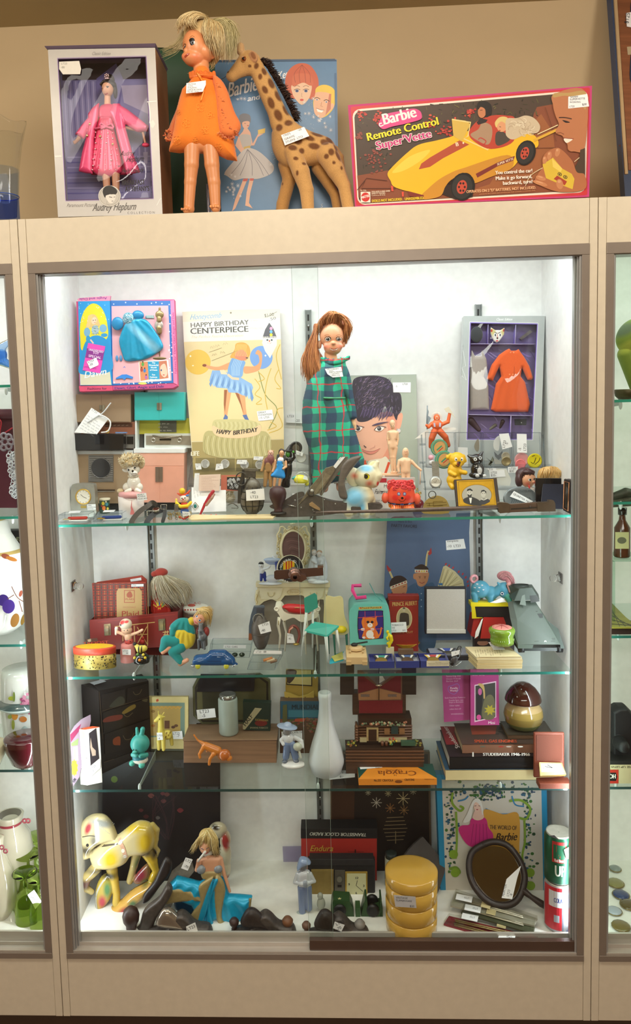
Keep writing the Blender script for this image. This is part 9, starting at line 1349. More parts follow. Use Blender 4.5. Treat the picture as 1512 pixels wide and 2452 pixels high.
def panel(name,lb,cat,q,Y,th,frame,inner,k='satin',cr=O0):
 T=Ty(name,lb,cat,cr,Y,(q[2][0]+q[3][0])/2);m=T.tilt((*q[3],Y),(*q[2],Y),(*q[0],Y+.03));slabq(T,'panel',k,m,q,th,frame,.0008);b=T.mb('picture','print');c=[sum(x[i]for x in q)/4 for i in(0,1)];b.po(m,[(x+(c[0]-x)*inner[1],y+(c[1]-y)*inner[1]*.8)for x,y in q],inner[0]);return T,b,m
T,b,m=panel('dark_painting','large dark painted board with faint flowers behind the horse','painting',Q2(246,1800,527,1800,528,2150,243,2150),.25,.006,'#1c1618',('#201a1c',.01));r=RN(4)
[b.po(m,crv([(u-q,v),(u,v-q*.7),(u+q,v),(u,v+q*.8)],3),c)for u,v,q,c in((362,1905,8,'#6c3c38'),(392,1918,7,'#5c3434'),(400,1902,7,'#5c3430'),(432,1940,8,'#6c2c30'),(338,1940,6,'#5c2c30'),(350,1955,7,'#4c2428'),(378,1958,6,'#5c5450'),(390,1900,6,'#5c2c30'))];[b.li(m,[(400+r.u(-6,6),2010),(385+r.u(-25,45),1960),(370+r.u(-20,60),1905)],1.2,'#3c2428',C=1)for i in range(12)];b.ell(m,274,1866,8,8,'#6c8028',n=16)
T,b,m=panel('snowflake_picture','dark framed picture of glitter snowflakes and a lantern','picture',Q2(792,1800,1030,1800,1036,2140,792,2140),.292,.012,'#5c4c3c',('#1e1614',.04));b.po(m,Q2(795,1880,850,1880,845,2130,795,2130),'#3c2418')
for u,v,q,c in((902,1922,13,'#a8a090'),(966,1912,16,'#b0a078'),(882,1898,7,'#8c8470'),(935,1935,12,'#8c6038'),(968,1940,12,'#8c6840'),(930,1900,8,'#8c8060'),(990,1895,8,'#8c8470')):[b.li(m,[(u-q*cos(a),v-q*sin(a)),(u+q*cos(a),v+q*sin(a))],1.6,c)for a in(0,.79,1.57,2.36)]
[b.li(m,[(918+abs(i-3)*3,1958+i*9),(976-abs(i-3)*3,1956+i*9)],1.6,'#8c7858')for i in range(7)];b.li(m,Q2(948,1990,948,2020),2,'#8c7858')
T,b,m=panel('doll_case','bright blue doll case with a girl in pink drawn in a leafy frame','case',Q2(36,-60,670,-60,684,640,62,640),.215,.03,'#1c84b0',('#c8c0b4',.10),cr=G0);b.po(m,Q2(90,-50,608,-50,612,600,100,545),'#c8c2b6');r=RN(7)
for i in range(330):
 e=i%4;u,v=((120+r.gauss(0,14),r.u(20,500)),(r.u(120,590),20+r.gauss(0,22)),(560+r.gauss(0,18),r.u(20,590)),(r.u(250,430),r.u(0,90)))[e];b.ell(m,u,v,r.u(4,12),r.u(4,10),r.c(('#2c4c34','#24405c','#2c5c78','#3c6c34')),n=6)
[b.li(m,L,w,c,C=1)for L,w,c in((Q2(130,40,128,100,170,145,192,130,172,118),13,'#7c9c34'),(Q2(150,150,155,300,148,420),12,'#7c9c34'),(Q2(455,90,520,85,575,130,555,190,510,185),14,'#7c9c34'),(Q2(542,200,545,320,530,420,560,560),12,'#7c9c34'),(Q2(110,480,150,470,170,500,130,510),15,'#6c8c2c'),(Q2(320,135,400,165,500,160),10,'#2c78a8'),(Q2(160,90,200,80,220,60),8,'#2c78a8'),(Q2(470,60,490,110,540,120),8,'#2c78a8'))];[b.ell(m,u,v,26,26,'#7c9c2c')for u,v in((135,395),(145,500),(575,500),(578,575))]
b.po(m,Q2(310,140,420,165,508,165,512,360,500,420,340,420,330,260),'#c8943c',C=1);b.tx(m,'THE WORLD OF',342,250,24,'#3c2c24',W=155,rot=2,B=1.5);b.tx(m,'Barbie',372,318,44,'#2c1c18',W=122,sh=.3,rot=-2,B=3);b.tx(m,'CASE',428,352,12,'#3c2c24',W=52)
b.po(m,Q2(215,380,250,330,320,340,300,500,225,520),'#b0aca4');b.po(m,Q2(235,195,270,175,320,190,335,240,362,280,350,330,290,345,250,355,205,330,165,260,180,230,225,225),'#c42c78',C=1);[b.li(m,[(250+i*18,220),(235+i*24,340)],2.5,'#7c1c50')for i in range(5)];b.po(m,Q2(245,185,262,140,300,145,308,185,275,200),'#dcb8a8',C=1);b.ell(m,272,120,21,30,'#e0bcac');b.po(m,Q2(240,100,262,75,290,85,305,140,300,170,290,120,262,95,245,130,230,200,190,210,215,160),'#dcdad4',C=1);b.li(m,Q2(255,118,266,116),3,'#2c2020');b.li(m,Q2(278,116,288,118),3,'#2c2020');b.ell(m,271,138,6,3,'#a83c48')
# gown doll and dog behind
SK='#d8a080';BG='#18a4d0';GD='#a89464'
T,b,F=one('ceramic_dog','white ceramic dog with red patches behind the blond gown doll','figurine',E0,.23,S0,410,'porc',[('e',360,70,0,56,48,40,'#c8bca0'),('e',405,130,0,34,60,36,'#c8bca0'),('e',405,220,0,38,90,46,'#c8bca0'),('e',400,300,0,40,70,50,'#c8bca0'),('s',410,125,22,50,'#9c3430',-10,.3),('s',350,40,24,12,'#3c342c',10,.4),('s',425,360,12,34,'#9c3430',0,.4)])
T,b,F=one('gown_doll','blond fashion doll sitting in a blue and gold strapless gown','doll',E0,.11,S0,330,'skin',[('e',285,165,-10,34,42,34,SK),('c',Q4(300,205,0,13,305,235,0,18),SK),('g',Q2(262,240,340,225,385,235,375,300,350,330,270,330,262,280),0,26,SK,26),('c',Q4(262,250,0,14,235,300,-20,12,245,235,-30,8),SK),('c',Q4(378,245,0,14,400,330,-10,11,435,430,-20,8),SK),('c',Q4(245,240,-32,7,290,178,-48,8),'#d8d4cc'),('c',Q4(405,600,-20,14,425,630,-25,13),SK)],.8,1)
b.li(F,Q2(264,160,280,164),4,'#2c4868');b.li(F,Q2(296,162,310,156),4,'#2c4868');b.ell(F,298,190,7,4,'#c03048');fg(T,'choker','satin',[('c',Q4(286,215,-4,12,316,208,-4,12),'#d4d0c8')],.8,1);fg(T,'bodice','silk',[('e',262,295,-24,28,26,20,'#8c949c'),('e',365,295,-20,26,24,20,'#8c949c'),('g',Q2(265,310,350,300,380,320,370,350,275,360),-8,26,GD,20)],.8,1)
fg(T,'gown','silk',[('g',Q2(40,420,110,350,250,385,330,340,400,360,430,460,570,470,550,590,480,640,440,690,360,600,300,640,240,600,200,520,120,490,30,510),0,44,BG,40,False,(12,22,330,250)),('g',Q2(25,500,45,425,150,400,240,440,270,480,200,480,110,490),-26,24,GD,20),('g',Q2(250,390,300,345,340,330,310,400,270,520,245,620,200,590,215,540,260,480),-40,18,GD,16),('g',Q2(350,330,390,345,410,420,390,540,400,600,450,610,440,690,370,620,345,500),-36,20,GD,18),('g',Q2(300,420,340,340,300,540,265,610,245,590),-48,16,'#1898c0',14),('g',Q2(340,360,370,345,320,480,345,640,315,655,300,560),-50,16,'#1898c0',14),('g',Q2(100,490,210,490,220,580,110,560),10,30,'#0c3c58',26),('c',Q4(560,475,-26,8,552,560,-26,8),GD)],1,1.5)
b=T.mb('hair','hair');f=Fig(T,.9,2);f.e(290,118,12,48,50,42,'#d0b070');f.mesh(b);hair(T,b,[Q3(280,85,-10,245,130,-25,215,170,-10,190,230,10),Q3(290,75,-20,256,95,-38,240,125,-30,232,150,-20),Q3(300,60,-10,335,100,-34,345,150,-30,350,220,-20),Q3(310,60,0,352,110,-20,350,180,-20,370,215,0)],300,3.2,'#c8a860','#ecd8a0',7,8);tagp(T,T.pl(-46),Q2(165,235,208,248,178,315,137,300),[('LT23',162,255,15,25),('-70',152,290,15,25)])
# hand planes
IR,WK='#544c48','#3c2420'
def plane(lb,u0,u1,vb,Y,h,cap,knobs,tg=None):
 T=Ty('hand_plane',lb,'hand plane',O0,Y);w=u1-u0;X=lambda a:u0+w*a
 fg(T,'body','iron',[('g',[(u0,vb),(X(.02),vb-h*.25),(X(.14),vb-h*.34),(X(.3),vb-h*.4),(X(.42),vb-h*.72),(X(.52),vb-h*.84),(X(.62),vb-h*.74),(X(.74),vb-h*.5),(X(.93),vb-h*.42),(X(.99),vb-h*.2),(u1,vb),(X(.5),vb+1)],0,19,IR,7)],.9,1)
 fg(T,'lever_cap',cap,[('g',[(X(.16),vb-h*.5),(X(.22),vb-h*.88),(X(.31),vb-h),(X(.42),vb-h*.9),(X(.6),vb-h*.5),(X(.66),vb-h*.3),(X(.4),vb-h*.36)],-6,15,'#38302e'if cap=='iron'else '#a89c90',15)],.9,1)
 for a,q,c in knobs:b=T.mb('knob','wood');v=vb-h*.3;T.lathe(b,X(a),[(v,14*q),(v-8*q,10*q),(v-20*q,21*q),(v-32*q,23*q),(v-43*q,14*q),(v-46*q,2)],c)
 if tg:tagp(T,T.pl(-24),tg,[('LT23',tg[0][0]+4,tg[0][1]+10,7,-25),('-70',tg[0][0]+5,tg[0][1]+22,7,-25)])
T=Ty('hand_plane','tall old wooden-knobbed plane beside the horse, long iron blade rising to the right','hand plane',O0,.07);T.lathe(T.mb('knob','wood'),316,Q2(2244,24,2225,13,2214,14,2205,20,2192,22,2180,18,2172,8,2171,1),WK)
fg(T,'sole','iron',[('g',Q2(292,2247,293,2232,330,2222,345,2180,380,2150,400,2120,412,2140,375,2200,350,2247),6,14,IR,8)],1,1.5);b=slabq(T,'blade','iron',T.tilt((340,2240,.10),(400,2240,.10),(440,2060,.18)),Q2(338,2235,345,2190,385,2150,412,2085,440,2062,458,2055,466,2085,430,2130,395,2200,375,2232),.005,'#5c5448',.0008);b.ell(T.tilt((340,2240,.10),(400,2240,.10),(440,2060,.18)),374,2168,5,7,'#1c1816')
fg(T,'tote_handle','wood',[('g',Q2(378,2095,390,2072,405,2080,402,2110,378,2140,352,2175,335,2182,338,2160,362,2130),34,9,'#241c1c',9)],1,1)
plane('plane with a shiny nickel lever cap and tag, in front of the gown doll',350,512,2248,.06,78,'chrome',[],Q2(446,2218,468,2208,474,2228,450,2240))
plane('long low black block plane in front, right of the gown doll',552,712,2246,.065,76,'iron',[(.06,.55,WK),(.86,.62,'#7c5034')])
plane('black block plane with a brass knob in front of the radio',728,888,2254,.055,80,'iron',[(.04,.5,'#6c4c3c'),(.84,.6,'#8c8680')],Q2(802,2206,826,2214,818,2230,798,2222))
JB='#7484a8'
T,b,F=one('porcelain_boy','porcelain boy in a blue hat and overalls holding a bird beside a small dog','figurine',F0,.13,S0,80,'porc',[('e',82,262,0,26,28,26,'#6c6c70'),('g',Q2(50,290,62,225,85,215,115,225,128,250,90,262),0,30,'#8ca0c4',22),('g',Q2(55,300,120,290,130,370,60,375),0,24,'#c8ccd4',24),('c',Q4(55,310,0,12,38,355,0,10,80,350,-26,10),'#c8ccd4'),('c',Q4(125,310,0,12,148,350,0,9,110,345,-26,10),'#c8ccd4'),('e',98,350,-28,14,20,12,'#8c94a0'),('c',Q4(78,385,0,25,80,520,0,19),JB),('c',Q4(110,385,0,24,118,500,0,18),JB),('e',75,545,0,46,26,34,'#b8c4c0'),('e',185,480,10,24,34,22,'#a8a89c'),('e',180,435,6,16,18,16,'#a8a89c')])
T=Ty('radio_box','red and black transistor clock radio carton standing upside down','box',F0,.255);T.box(T.mb('carton','paper',bev=.0006),74,105,497,T.vz(280,S0),0,95,'#a82820');T.box(T.mb('black_lid','paper',bev=.0006),72,55,500,110,-3,98,'#161518');m=T.pl(-3.5);b=T.mb('print','print');b.tx(m,'TRANSISTOR CLOCK RADIO',440,82,18,'#c8c4b8',W=315,rot=181,sh=.2,B=1.5);b.tx(m,'Endura',120,182,32,'#c89c3c',W=130,sh=.3,B=1);b.tx(m,'RADIOLARM',186,215,17,'#1c1414',W=138,B=1.5);[b.rect(m,355+i*9,232-10*n,362+i*9,240,'#d8c8a8'if i%2 else '#3c1c18')for i,n in enumerate((1,3,6,4,2))];[b.li(m,[(335,v),(425,v)],1.6,'#2c1414')for v in(185,215)]
T=Ty('clock_radio','folding black clock radio with a gold speaker grille and square dial','radio',F0,.2);T.box(T.mb('case','leather',bev=.003),110,240,488,T.vz(300,S0),6,60,'#19181a');T.box(T.mb('lid_rim','leather',bev=.001),120,228,480,262,0,66,'#232124');B_(T,'speaker_grille','gold',(130,285,255,432,0,6,'#a88c50'),bev=.0006);B_(T,'control_strip','metal',(262,290,318,445,0,6,'#6c665c'));B_(T,'clock_bezel','gold',(320,298,444,440,-1,6,'#c8a44c'),bev=.0005);m=T.pl(-1.5);b=T.mb('dial','print');b.rect(m,329,306,436,432,'#c4c094');[b.tx(m,s,u,v,13,'#1c1c1c',B=1.5)for s,u,v in(('12',374,338),('3',418,382),('6',376,422),('9',336,374))];b.li(m,Q2(381,374,388,345),3,'#1c1c1c');b.li(m,Q2(381,374,418,406),2.5,'#1c1c1c');b.ell(m,288,340,22,24,'#4c4840');b.ell(m,288,340,14,16,'#6c685c');b.rect(m,277,370,300,384,'#1c1414');[b.li(m,[(133+i*7,295),(133+i*7,430)],1.5,'#7c6434')for i in range(18)]
JG='#2c4c28'
T=Ty('toy_jeep','green toy jeep with a cream star on its bonnet','toy car',F0,.115);b=T.mb('body',bev=.0008)
b.pr(T.pl(),Q2(244,480,255,455,345,462,362,500,372,560,405,562,432,448,442,448,450,540,478,520,530,508,530,598,500,600,492,575,470,555,445,562,430,600,345,598,338,575,310,550,265,560,248,600,240,540),-.036,0,JG)
b=T.mb('cargo_wall',bev=.0006);b.pr(T.pl(88),Q2(405,560,432,448,520,448,525,560),-.003,0,JG);T.box(T.mb('tailgate',bev=.0006),515,449,524,560,0,88,JG);T.box(T.mb('seat',bev=.0006),378,500,405,560,-3,70,'#34582f')
b=T.mb('star','print');mj=tri_plane(T.q(255,456,0),T.q(345,462,0),T.q(255,456,60),F0);b.h=.0005;b.po(mj,[(288+(13 if i%2==0 else 5)*sin(i*.628),448-(8 if i%2==0 else 3)*cos(i*.628))for i in range(10)],'#d0c890')
for u,w in((475,-6),(290,-6),(475,80),(290,80)):b=T.mb('wheel');v=T.vz(u,S0,w,600)-37;b.lathe(T.q(u,v,w+14),[(0,37*T.s),(18*T.s,37*T.s),(20*T.s,18*T.s)],'#17171a',axis=(0,-1,0))
T=Tt('stacking_canister','stack of mustard yellow round containers with lid and price sticker','canister',690,655,S0,F0,ymax=.14);vb=T.vz(690,S0);R=150;b=None
for i in range(4):t_=vb-88*i;h_=84 if i<3 else 60;b=T.mb('tier'if i<3 else 'lid','gloss');T.lathe(b,690,[(t_,R-10+i*2),(t_-8,R-2+i),(t_-h_,R+i),(t_-h_-3,R-5)]+([(t_-h_-10,R-30),(t_-h_-12,3)]if i==3 else[]),'#c89c44',seg=52)
tagp(T,T.pl(-R-1),Q2(590,425,712,435,718,498,600,490),[('VINTAGE',602,445,11,3),('TUPPERWARE',602,460,10,3),('$20',680,492,11,3)],col='#b8b8bc')
T=Ty('grey_case','translucent dark grey flat plastic case leaning behind the canisters','case',F0,.2);m=T.tilt((700,330,.2),(860,400,.2),(740,110,.24));slabq(T,'case','gloss',m,crv(Q2(740,112,770,120,870,250,862,340,790,480,650,300,650,210),3),.012,'#4c4a4c',.001)
T=Ty('small_jar','small white jar with a dark lid behind the canisters','jar',F0,.24);T.lathe(T.mb('jar'),576,[(T.vz(576,S0),36),(215,34)],'#a8a490');T.lathe(T.mb('lid'),576,Q2(216,34,190,34,188,20),'#26302c')
T=Ty('hand_mirror','large oval dark wood hand mirror leaning with a torn tag','mirror',G0,.13);m=T.tilt((300,690,.12),(560,690,.12),(360,330,.2));b=T.mb('frame','wood');n=m.n;c=m.p(372,505);e=[m.p(*x)for x in crv(Q2(300,345,370,325,450,350,520,440,545,540,510,650,440,690,340,670,255,580,225,480,240,390),4)];b.tube(e+[e[0],e[1]],20*T.s,'#2c201c');b=T.mb('handle','wood');b.tube([m.p(*x)for x in((530,600),(580,640),(640,680),(720,730))],[22*T.s,16*T.s,22*T.s,12*T.s],'#33241f');b=T.mb('glass','mirror');b.pr(m,crv(Q2(310,362,370,350,440,372,500,450,522,540,492,630,430,668,350,650,275,570,240,480,255,400),4),-.002,.003,'#b0a898');tagp(T,m,Q2(438,540,522,462,500,530,470,655,410,648),[('PEWTER',425,640,13,-78),('LT23',450,640,13,-78),('-8',468,640,13,-78)],off=.006)
def can(lb,Y,v0,v1,z0,base,art,lid=True):
 T=Ty('drink_can',lb,'can',G0,Y);a=T.q(742,0);zt=z0+.118;T.loc=V3((a.x,Y,z0));R=.0325;b=T.mb('can','metal');b.lathe((a.x,Y,z0),[(0,R*.8,'#a8a8a4'),(.006,R),(.108,R),(.114,R*.88,'#b8b4a4'),(.118,R*.88,'#b8b4a4'),(.1165,R*.8,'#b8b4a4'),(.115,.001)],base,seg=48)
 class C:n=V3((0,-1,0))
 def p(u,v,h=0):th=u/100;return V3((a.x+(R+.0003+h)*sin(th),Y-(R+.0003+h)*cos(th),z0+.114-v/100*.108))
 m=C();m.p=p;b=T.mb('can_print');b.h=0;art(b,m);return T,a,zt
def g1(b,m):[b.li(m,[(u,-1+k*0+x*2),(u,x*2+1)],3,'#c8c4b8')for u in()for x in()];gr(b,m,-75,5,25,52,'#a82c2c');gr(b,m,-66,12,16,44,'#1e5c40');b.po(m,Q2(-45,14,-25,18,5,15,8,28,-12,32,-20,42,-30,34,-46,28),'#a82c2c');b.tx(m,'UP',-58,82,24,'#d8dcd0',W=72,B=5);gr(b,m,70,60,98,80,'#8ca890');b.tx(m,'Red Brand',-58,50,7,'#e8e4dc',W=68,B=1)
def gr(b,m,u0,v0,u1,v1,c):n=8;[b.po(m,[(u0+(u1-u0)*i/n,v0),(u0+(u1-u0)*(i+1)/n,v0),(u0+(u1-u0)*(i+1)/n,v1),(u0+(u1-u0)*i/n,v1)],c)for i in range(n)]
def g2(b,m):gr(b,m,-150,0,-5,96,'#b82430');gr(b,m,-100,8,0,44,'#d0d0d4');b.po(m,Q2(-85,34,-5,34,-45,48),'#243c84');b.po(m,Q2(-60,6,-10,22,-60,20),'#b82430');b.tx(m,'COLA',-62,33,10,'#243c84',W=58,B=2);gr(b,m,-60,62,-22,78,'#a8b0bc');b.li(m,Q2(2,0,2,96),2,'#243c84');[b.scrib(m,20,10+i*26,60,20,1,col='#3c4c8c',th=2.5,seed=i,rot=-10)for i in range(4)];b.ell(m,80,30,12,8,'#b84450')
Tc,a,zt=can('red white and blue cola can at the bottom of the can stack',.085,0,0,S0,'#bcbec4',g2);T,a,z2=can('green and red lemon drink can on top of the cola can',.085,0,0,zt,'#1e5c40',g1);b=T.mb('opening','matte');b.h=.001;b.po(ZP(z2-.001,G0),Q2(682,293,715,290,745,318),'#1c1414');tagp(T,YP(.085-.034,G0),Q2(770,370,812,345,822,410,785,425),[('LT23',785,385,12,-12)])
for i,(lb,P,c)in enumerate((('long clear case of a pearl-coloured pen set, rearmost of the flat cases',Q2(150,610,618,765,600,806,118,690),'#a8a494'),('long clear case of a dark green pen set, second of the flat cases',Q2(200,690,606,800,596,852,180,730),'#4c503c'),('long red case of gold pens, third of the flat cases',Q2(110,750,628,875,600,908,80,796),'#84202c'),('thin red case nearest the track with a white tag',Q2(110,790,520,890,490,912,90,800),'#84202c'))):
 T=Ty('pen_case',lb,'pen case',G0,.1,group='flat pen cases on the bottom deck');z0=S0+.004+(.010 if i<2 else.003)*(3-i)/2;m=ZP(z0,G0);T.loc=m.p(*P[3]);b=T.mb('base');b.pr(m,P,-.004,0,c);A=[m.p(*q)for q in P];up=V3((0,0,.007));g=T.mb('clear_lid','clear');g.add(A+[x+up for x in A],Q4(4,7,6,5,0,4,5,1,1,5,6,2,2,6,7,3,3,7,4,0),(.88,.88,.86));b=T.mb('pen','gold');L=(A[0]+A[3])/2,(A[1]+A[2])/2;[b.tube([L[0]*.9+L[1]*.1+V3((0,k,.003)),L[0]*.15+L[1]*.85+V3((0,k,.003))],.0018,'#b8a070'if c[1]=='8'else '#c8c0a8',seg=6)for k in(-.003,.003)]
 t=((155,625),(205,685),(188,735),(400,848))[i];tagp(T,ZP(z0+.0075,G0),[t,(t[0]+92,t[1]+18),(t[0]+84,t[1]+52),(t[0]-8,t[1]+32)],[('LT23',t[0]+72,t[1]+24,10,192)]);b=T.mb('paper_label','paper');b.pr(ZP(z0+.0075,G0),[(300+i*30,668+i*38),(352+i*30,680+i*38),(345+i*30,712+i*38),(292+i*30,698+i*38)],0,.0004,'#c8b888')
T=Ty('clear_card','small clear lilac plastic holder fixed low on the back wall','holder',O0,.336);b=T.mb('sheet','haze');b.pr(T.pl(),Q2(677,2027,738,2026,736,2064,679,2066),-.001,0,(.78,.76,.86))
# =============== NEIGHBOURING CABINETS ===============
GL=[.45,.62,.12]
def potl(name,lb,cat,cr,u,Z,Y,prof,col,kind='porc',part='body'):
 T=Ty(name,lb,cat,cr,Y);b=T.mb(part,kind);vb=T.vz(u,Z);T.lathe(b,u,[(vb-p[0],)+tuple(p[1:])for p in prof],col,seg=40);b.h=.001;return T,b,vb
T,b,F=one('glass_fish','blue and clear art glass fish sculpture on the left cabinet top shelf','ornament',O0,.16,ZL[3],0,'realglass',[('e',-10,850,0,30,26,20,'#3c7cd8'),('c',Q4(-10,845,0,20,25,815,0,5),'#a8c8f0'),('c',Q4(0,860,0,16,26,875,0,9),'#5c94e0')])
T=Ty('maroon_box','maroon painted wooden box with red ribbon in the left cabinet','box',O0,.2);T.box(T.mb('box'),-60,1000,40,T.vz(0,ZL[0]),0,60,'#4c1c2c');b=T.mb('roll_edge');b.tube([T.q(-60,992),T.q(34,992)],13*T.s,'#54202c');b=T.mb('ribbon','silk');b.tube([T.q(*x)for x in crv(Q3(-5,1000,-8,8,1010,-12,4,1040,-8,34,1024,-10),4,False)],1.6*T.s,'#b82c3c')
T=Ty('glass_rosette','grey glass rosette and lace doily piece in the left cabinet','ornament',O0,.12);b=T.mb('rosette','gloss');[b.torus(T.q(12+14*cos(a),1058+14*sin(a)),7*T.s,3*T.s,'#8c8490',seg=12)for a in lin(0,5.4,7)];b=T.mb('doily','cloth');r=RN(1);[b.torus(T.q(30+r.u(-10,10)+i*.15,1085+i*1.5,r.u(-6,6)),5*T.s,1.6*T.s,'#d8dce4',seg=8,s2=4)for i in range(70)]
T,b,vb=potl('plum_canister','large white porcelain canister painted with plums, left cabinet','canister',O0,0,ZL[1],.17,[(0,40),(15,58),(60,70),(180,72),(190,73,'#b89c5c'),(196,62,'#e4e2dc'),(235,40),(262,36),(266,30,'#b8984c')],'#e0deda');m=T.pl(-74)
[b.ell(m,u,v,a,c,k,.3)for u,v,a,c,k in((8,1437,14,14,'#3c2c70'),(21,1452,15,17,'#44307c'),(36,1485,10,17,'#8c6434'),(56,1483,5,14,'#6c5428'),(50,1421,4,8,'#8c4c3c'),(14,1332,11,6,'#8c4c3c'),(28,1338,14,5,'#a86c34'))];[b.li(m,L,2,'#6c4c3c',C=1)for L in(Q2(28,1404,42,1430,60,1442),Q2(46,1438,54,1465),Q2(34,1424,18,1434))]
T=Ty('black_purse','black beaded purse behind the plum canister, left cabinet','purse',O0,.27);T.box(T.mb('bag','cloth',bev=.006),-60,1270,50,T.vz(0,ZL[1]),0,30,'#141416');b=T.mb('beads','metal');r=RN(2);[b.sph(T.q(r.u(26,52),r.u(1285,1320),-4),2.4*T.s,'#7c7c60',seg=6,ring=4)for _ in range(50)]
T,b,vb=potl('glass_plate','clear glass pedestal plate with painted fruit, left cabinet','plate',O0,62,ZL[2],.17,[(0,30),(4,26),(96,4),(100,40),(112,60),(116,62,'#3c4c4c')],'#a8b8b4','gloss');m=ZP(T.q(60,vb-110).z,O0)
T,b,vb=potl('floral_vase','white vase painted with a pink peony and apricots, left cabinet','vase',O0,62,ZL[2],.21,Q2(0,40,20,52,90,56,160,50,180,46),'#c8cac4');m=T.pl(-58);r=RN(3);[b.ell(m,62+r.gauss(0,7),1688+r.gauss(0,9),5,4,r.c(('#a85c78','#c08098','#8c4464')),n=8)for _ in range(60)];[b.ell(m,u,v,a,c,k)for u,v,a,c,k in((36,1712,8,12,'#b87c2c'),(56,1722,9,7,'#b06c34'),(28,1672,8,5,'#8c9434'),(34,1668,3,12,'#6c7c3c'),(32,1735,4,12,'#7c8434'),(24,1716,5,5,'#7c8c3c'))]
potl('ruby_bowl','dark ruby cut glass bowl, left cabinet','bowl',O0,62,ZL[2],.09,Q2(0,22,10,34,40,46,68,50,70,47),'#3c0c14','porc');potl('cream_bowl','cream ribbed ceramic bowl cut off by the left edge of the picture','bowl',O0,-22,ZL[2],.085,Q2(0,22,30,38,54,42,56,38),'#c8bc9c')
T,b,vb=potl('cream_vase','large cream embossed vase with a pink rim bow, left cabinet','vase',O0,36,S0,.19,[(0,38),(40,50),(110,54),(150,46),(176,30,'#9c3c48'),(182,30,'#c8c0ac'),(196,34),(197,28,'#6c6458'),(186,20)],'#c8c0ac');b=T.mb('bow','gloss');[b.torus(T.q(70+i*8,1950,-30),5*T.s,2*T.s,'#a04450',seg=12)for i in(0,1)]
T,b,vb=potl('cream_jug','cream embossed jug with a pink bow, left cabinet','jug',O0,6,S0,.12,Q2(0,28,30,40,90,38,130,22,160,12,185,16,186,10),'#c8bfa8');b=T.mb('bow','gloss');[b.torus(T.q(12+i*9,2018+i*9,-20),5*T.s,2*T.s,'#a85460',seg=12)for i in(0,1)]
for u,Y,lb in((66,.10,'green glass goblet upside down with a string tag, front left cabinet'),(72,.17,'green glass goblet upside down behind the tagged one'),(100,.085,'green glass goblet upside down against the cabinet post'),(94,.24,'green glass goblet upside down at the very back')):
 T,b,vb=potl('green_goblet',lb,'glass',O0,u,S0,Y,Q2(0,30,3,29,30,30,60,24,72,6,96,5,108,26,113,32,115,30),GL,'realglass','goblet');T.group='green goblets upside down in the left cabinet'
 if Y==.10:tagp(T,T.pl(-34),Q2(66,2142,82,2130,100,2158,86,2176),[('LT23',74,2148,4,40)])
T=Ty('white_plate','white plate leaning in the lower left cabinet corner','plate',O0,.09);b=T.mb('plate','porc');b.lathe(T.q(0,2215),[(0,22*T.s),(.006,42*T.s),(.008,42*T.s),(.002,24*T.s),(.0015,.001)],'#d8d6d0',axis=(0,-.6,.8),seg=40)
# right cabinet
T,b,F=one('woven_bird','green and yellow patterned bird-shaped basket, top of the right cabinet','ornament',O0,.14,ZR[3],1500,'cloth',[('e',1525,805,0,52,42,26,'#788c2c',-35),('c',Q4(1500,850,0,20,1530,945,0,14),'#788c2c'),('s',1490,790,26,14,'#5c6c50',-30,.4),('s',1500,830,30,12,'#a0a83c',-30,.4)])
potl('small_pot','small dark brass pot with a wire handle on a right cabinet shelf','pot',O0,1502,ZR[3],.11,Q2(0,18,8,26,22,28,24,26),'#4c4428','metal')
T,b,F=one('metal_leaves','heap of dark metal leaves lying on the right cabinet shelf','ornament',O0,.12,ZR[0],1490,'iron',[('c',Q4(1468,1190,0,9,1500,1180,0,12,1530,1185,0,10),'#3c4034'),('c',Q4(1470,1205,0,10,1510,1200,0,12),'#4c4c3c')])
ZB=onY(1490,1333,.15).z;T,b,vb=potl('bottle','small whisky bottle with a picture label in the right cabinet','bottle',O0,1490,ZB,.15,[(0,17),(3,19),(70,18),(88,8),(100,7),(101,10,'#17140f'),(118,10,'#17140f')],'#4c2818','gloss');m=T.pl(-20);b=T.mb('label','print');b.rect(m,1474,1274,1507,1314,'#b0ac7c');b.ell(m,1490,1294,11,8,'#5c5c48');T2=Ty('glass_stand','small clear glass riser holding the whisky bottle in the right cabinet','stand',O0,.12);T2.box(T2.mb('riser','glass'),1462,T2.vz(1490,ZB)-0,1560,T2.vz(1490,ZB)+5,0,90,(.75,.85,.8));T2.box(T2.mb('foot','glass'),1470,T2.vz(1490,ZB)+5,1474,T2.vz(1490,ZR[1]),0,90,(.8,.9,.85))
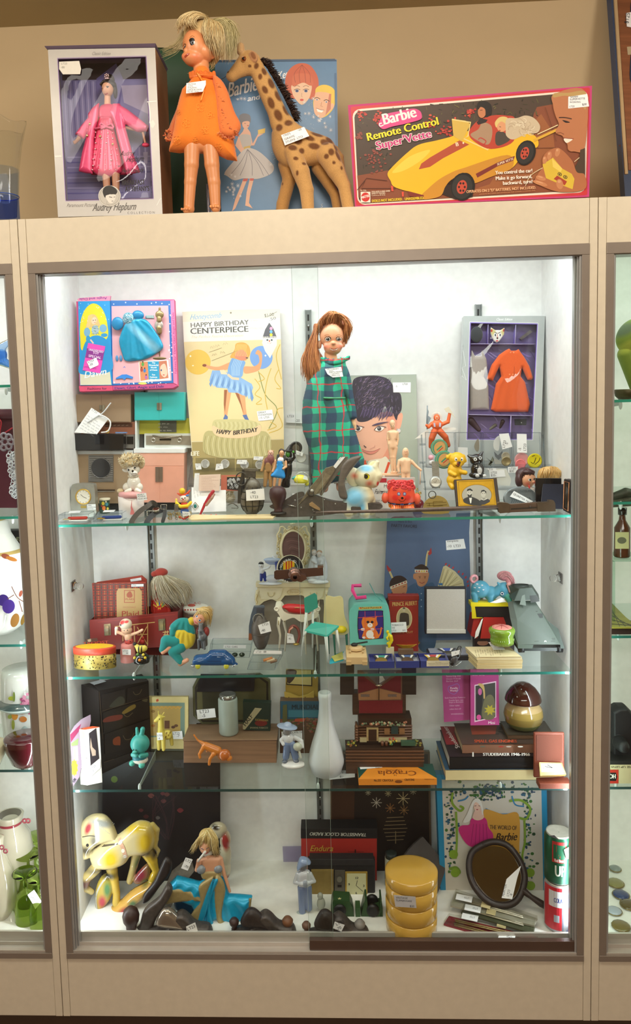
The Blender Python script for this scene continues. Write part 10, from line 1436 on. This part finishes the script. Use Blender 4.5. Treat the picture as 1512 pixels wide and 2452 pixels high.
T=Ty('game_board','yellow wooden board with black lines and dark frame, right cabinet','board',O0,.08);m=ZP(ZR[1]+.016,O0);b=T.mb('board','wood');b.pr(m,Q2(1462,1502,1530,1502,1500,1478,1462,1440),-.003,0,'#8c8430');[b.li(m,[(1462,1450+i*11),(1485+i*14,1500)],1.5,'#2c2818')for i in range(5)];T.box(T.mb('frame','wood'),1462,1503,1560,1519,0,60,'#2c1814')
T,b,F=one('black_camera','old black camera standing in the shadow of the right cabinet','camera',O0,.13,ZR[2],1490,'leather',[('g',Q2(1462,1700,1480,1690,1500,1690,1530,1720,1530,1825,1462,1825),10,24,'#1a1a1e',8,False),('c',Q4(1478,1770,-20,17,1478,1770,-40,14),'#141418')]);T=Ty('lens_box','white carton with upside-down close up lens lettering and a red square, right cabinet','box',O0,.085);T.box(T.mb('carton','paper'),1461,1831,1580,T.vz(1500,ZR[2]),0,50,'#c8bc94');T.box(T.mb('black_top','paper'),1461,1822,1580,1831,0,50,'#1c1c1c');m=T.pl(-.5);b=T.mb('print','print');b.tx(m,'CLOSE UP LENS',1530,1834,5,'#4c4c3c',W=66,rot=180);b.rect(m,1461,1843,1482,1876,'#b83428');b.po(m,Q2(1461,1850,1476,1850,1479,1860,1476,1870,1461,1870),'#1c1c1c');b.tx(m,'HCJ',1476,1854,10,'#e8e4d8',W=16,rot=180,B=1)
for u,v,a,c,lb in((1475,2118,20,'#8c8450','pale yellow oval brooch on the right cabinet deck'),(1488,2146,20,'#34406c','blue oval brooch on the right cabinet deck'),(1472,2185,18,'#a8b0bc','white porcelain brooch with blue leaves on the deck'),(1472,2080,14,'#8c9490','silver leaf brooch at the back of the deck'),(1508,2170,22,'#5c4c24','brown and gold brooch near the picture edge'),(1488,2222,24,'#6c5c2c','round amber medal in a white square card, front of the deck')):
 T=Thing('brooch',lb,'brooch',g=(u,v,S0));b=T.mb('brooch','porc');b.sph((T.loc.x,T.Y,S0+.005),(a*T.s,a*T.s,.005),c)
 if a==24:T.box(T.mb('card','paper'),1458,v+14,1530,v+17,-24,24,'#a8a898')
 else:b=T.mb('rim','gold');b.torus((T.loc.x,T.Y,S0+.004),a*T.s,.0012,'#8c7c50',nrm=(0,0,1))
for t in THINGS:t.done()
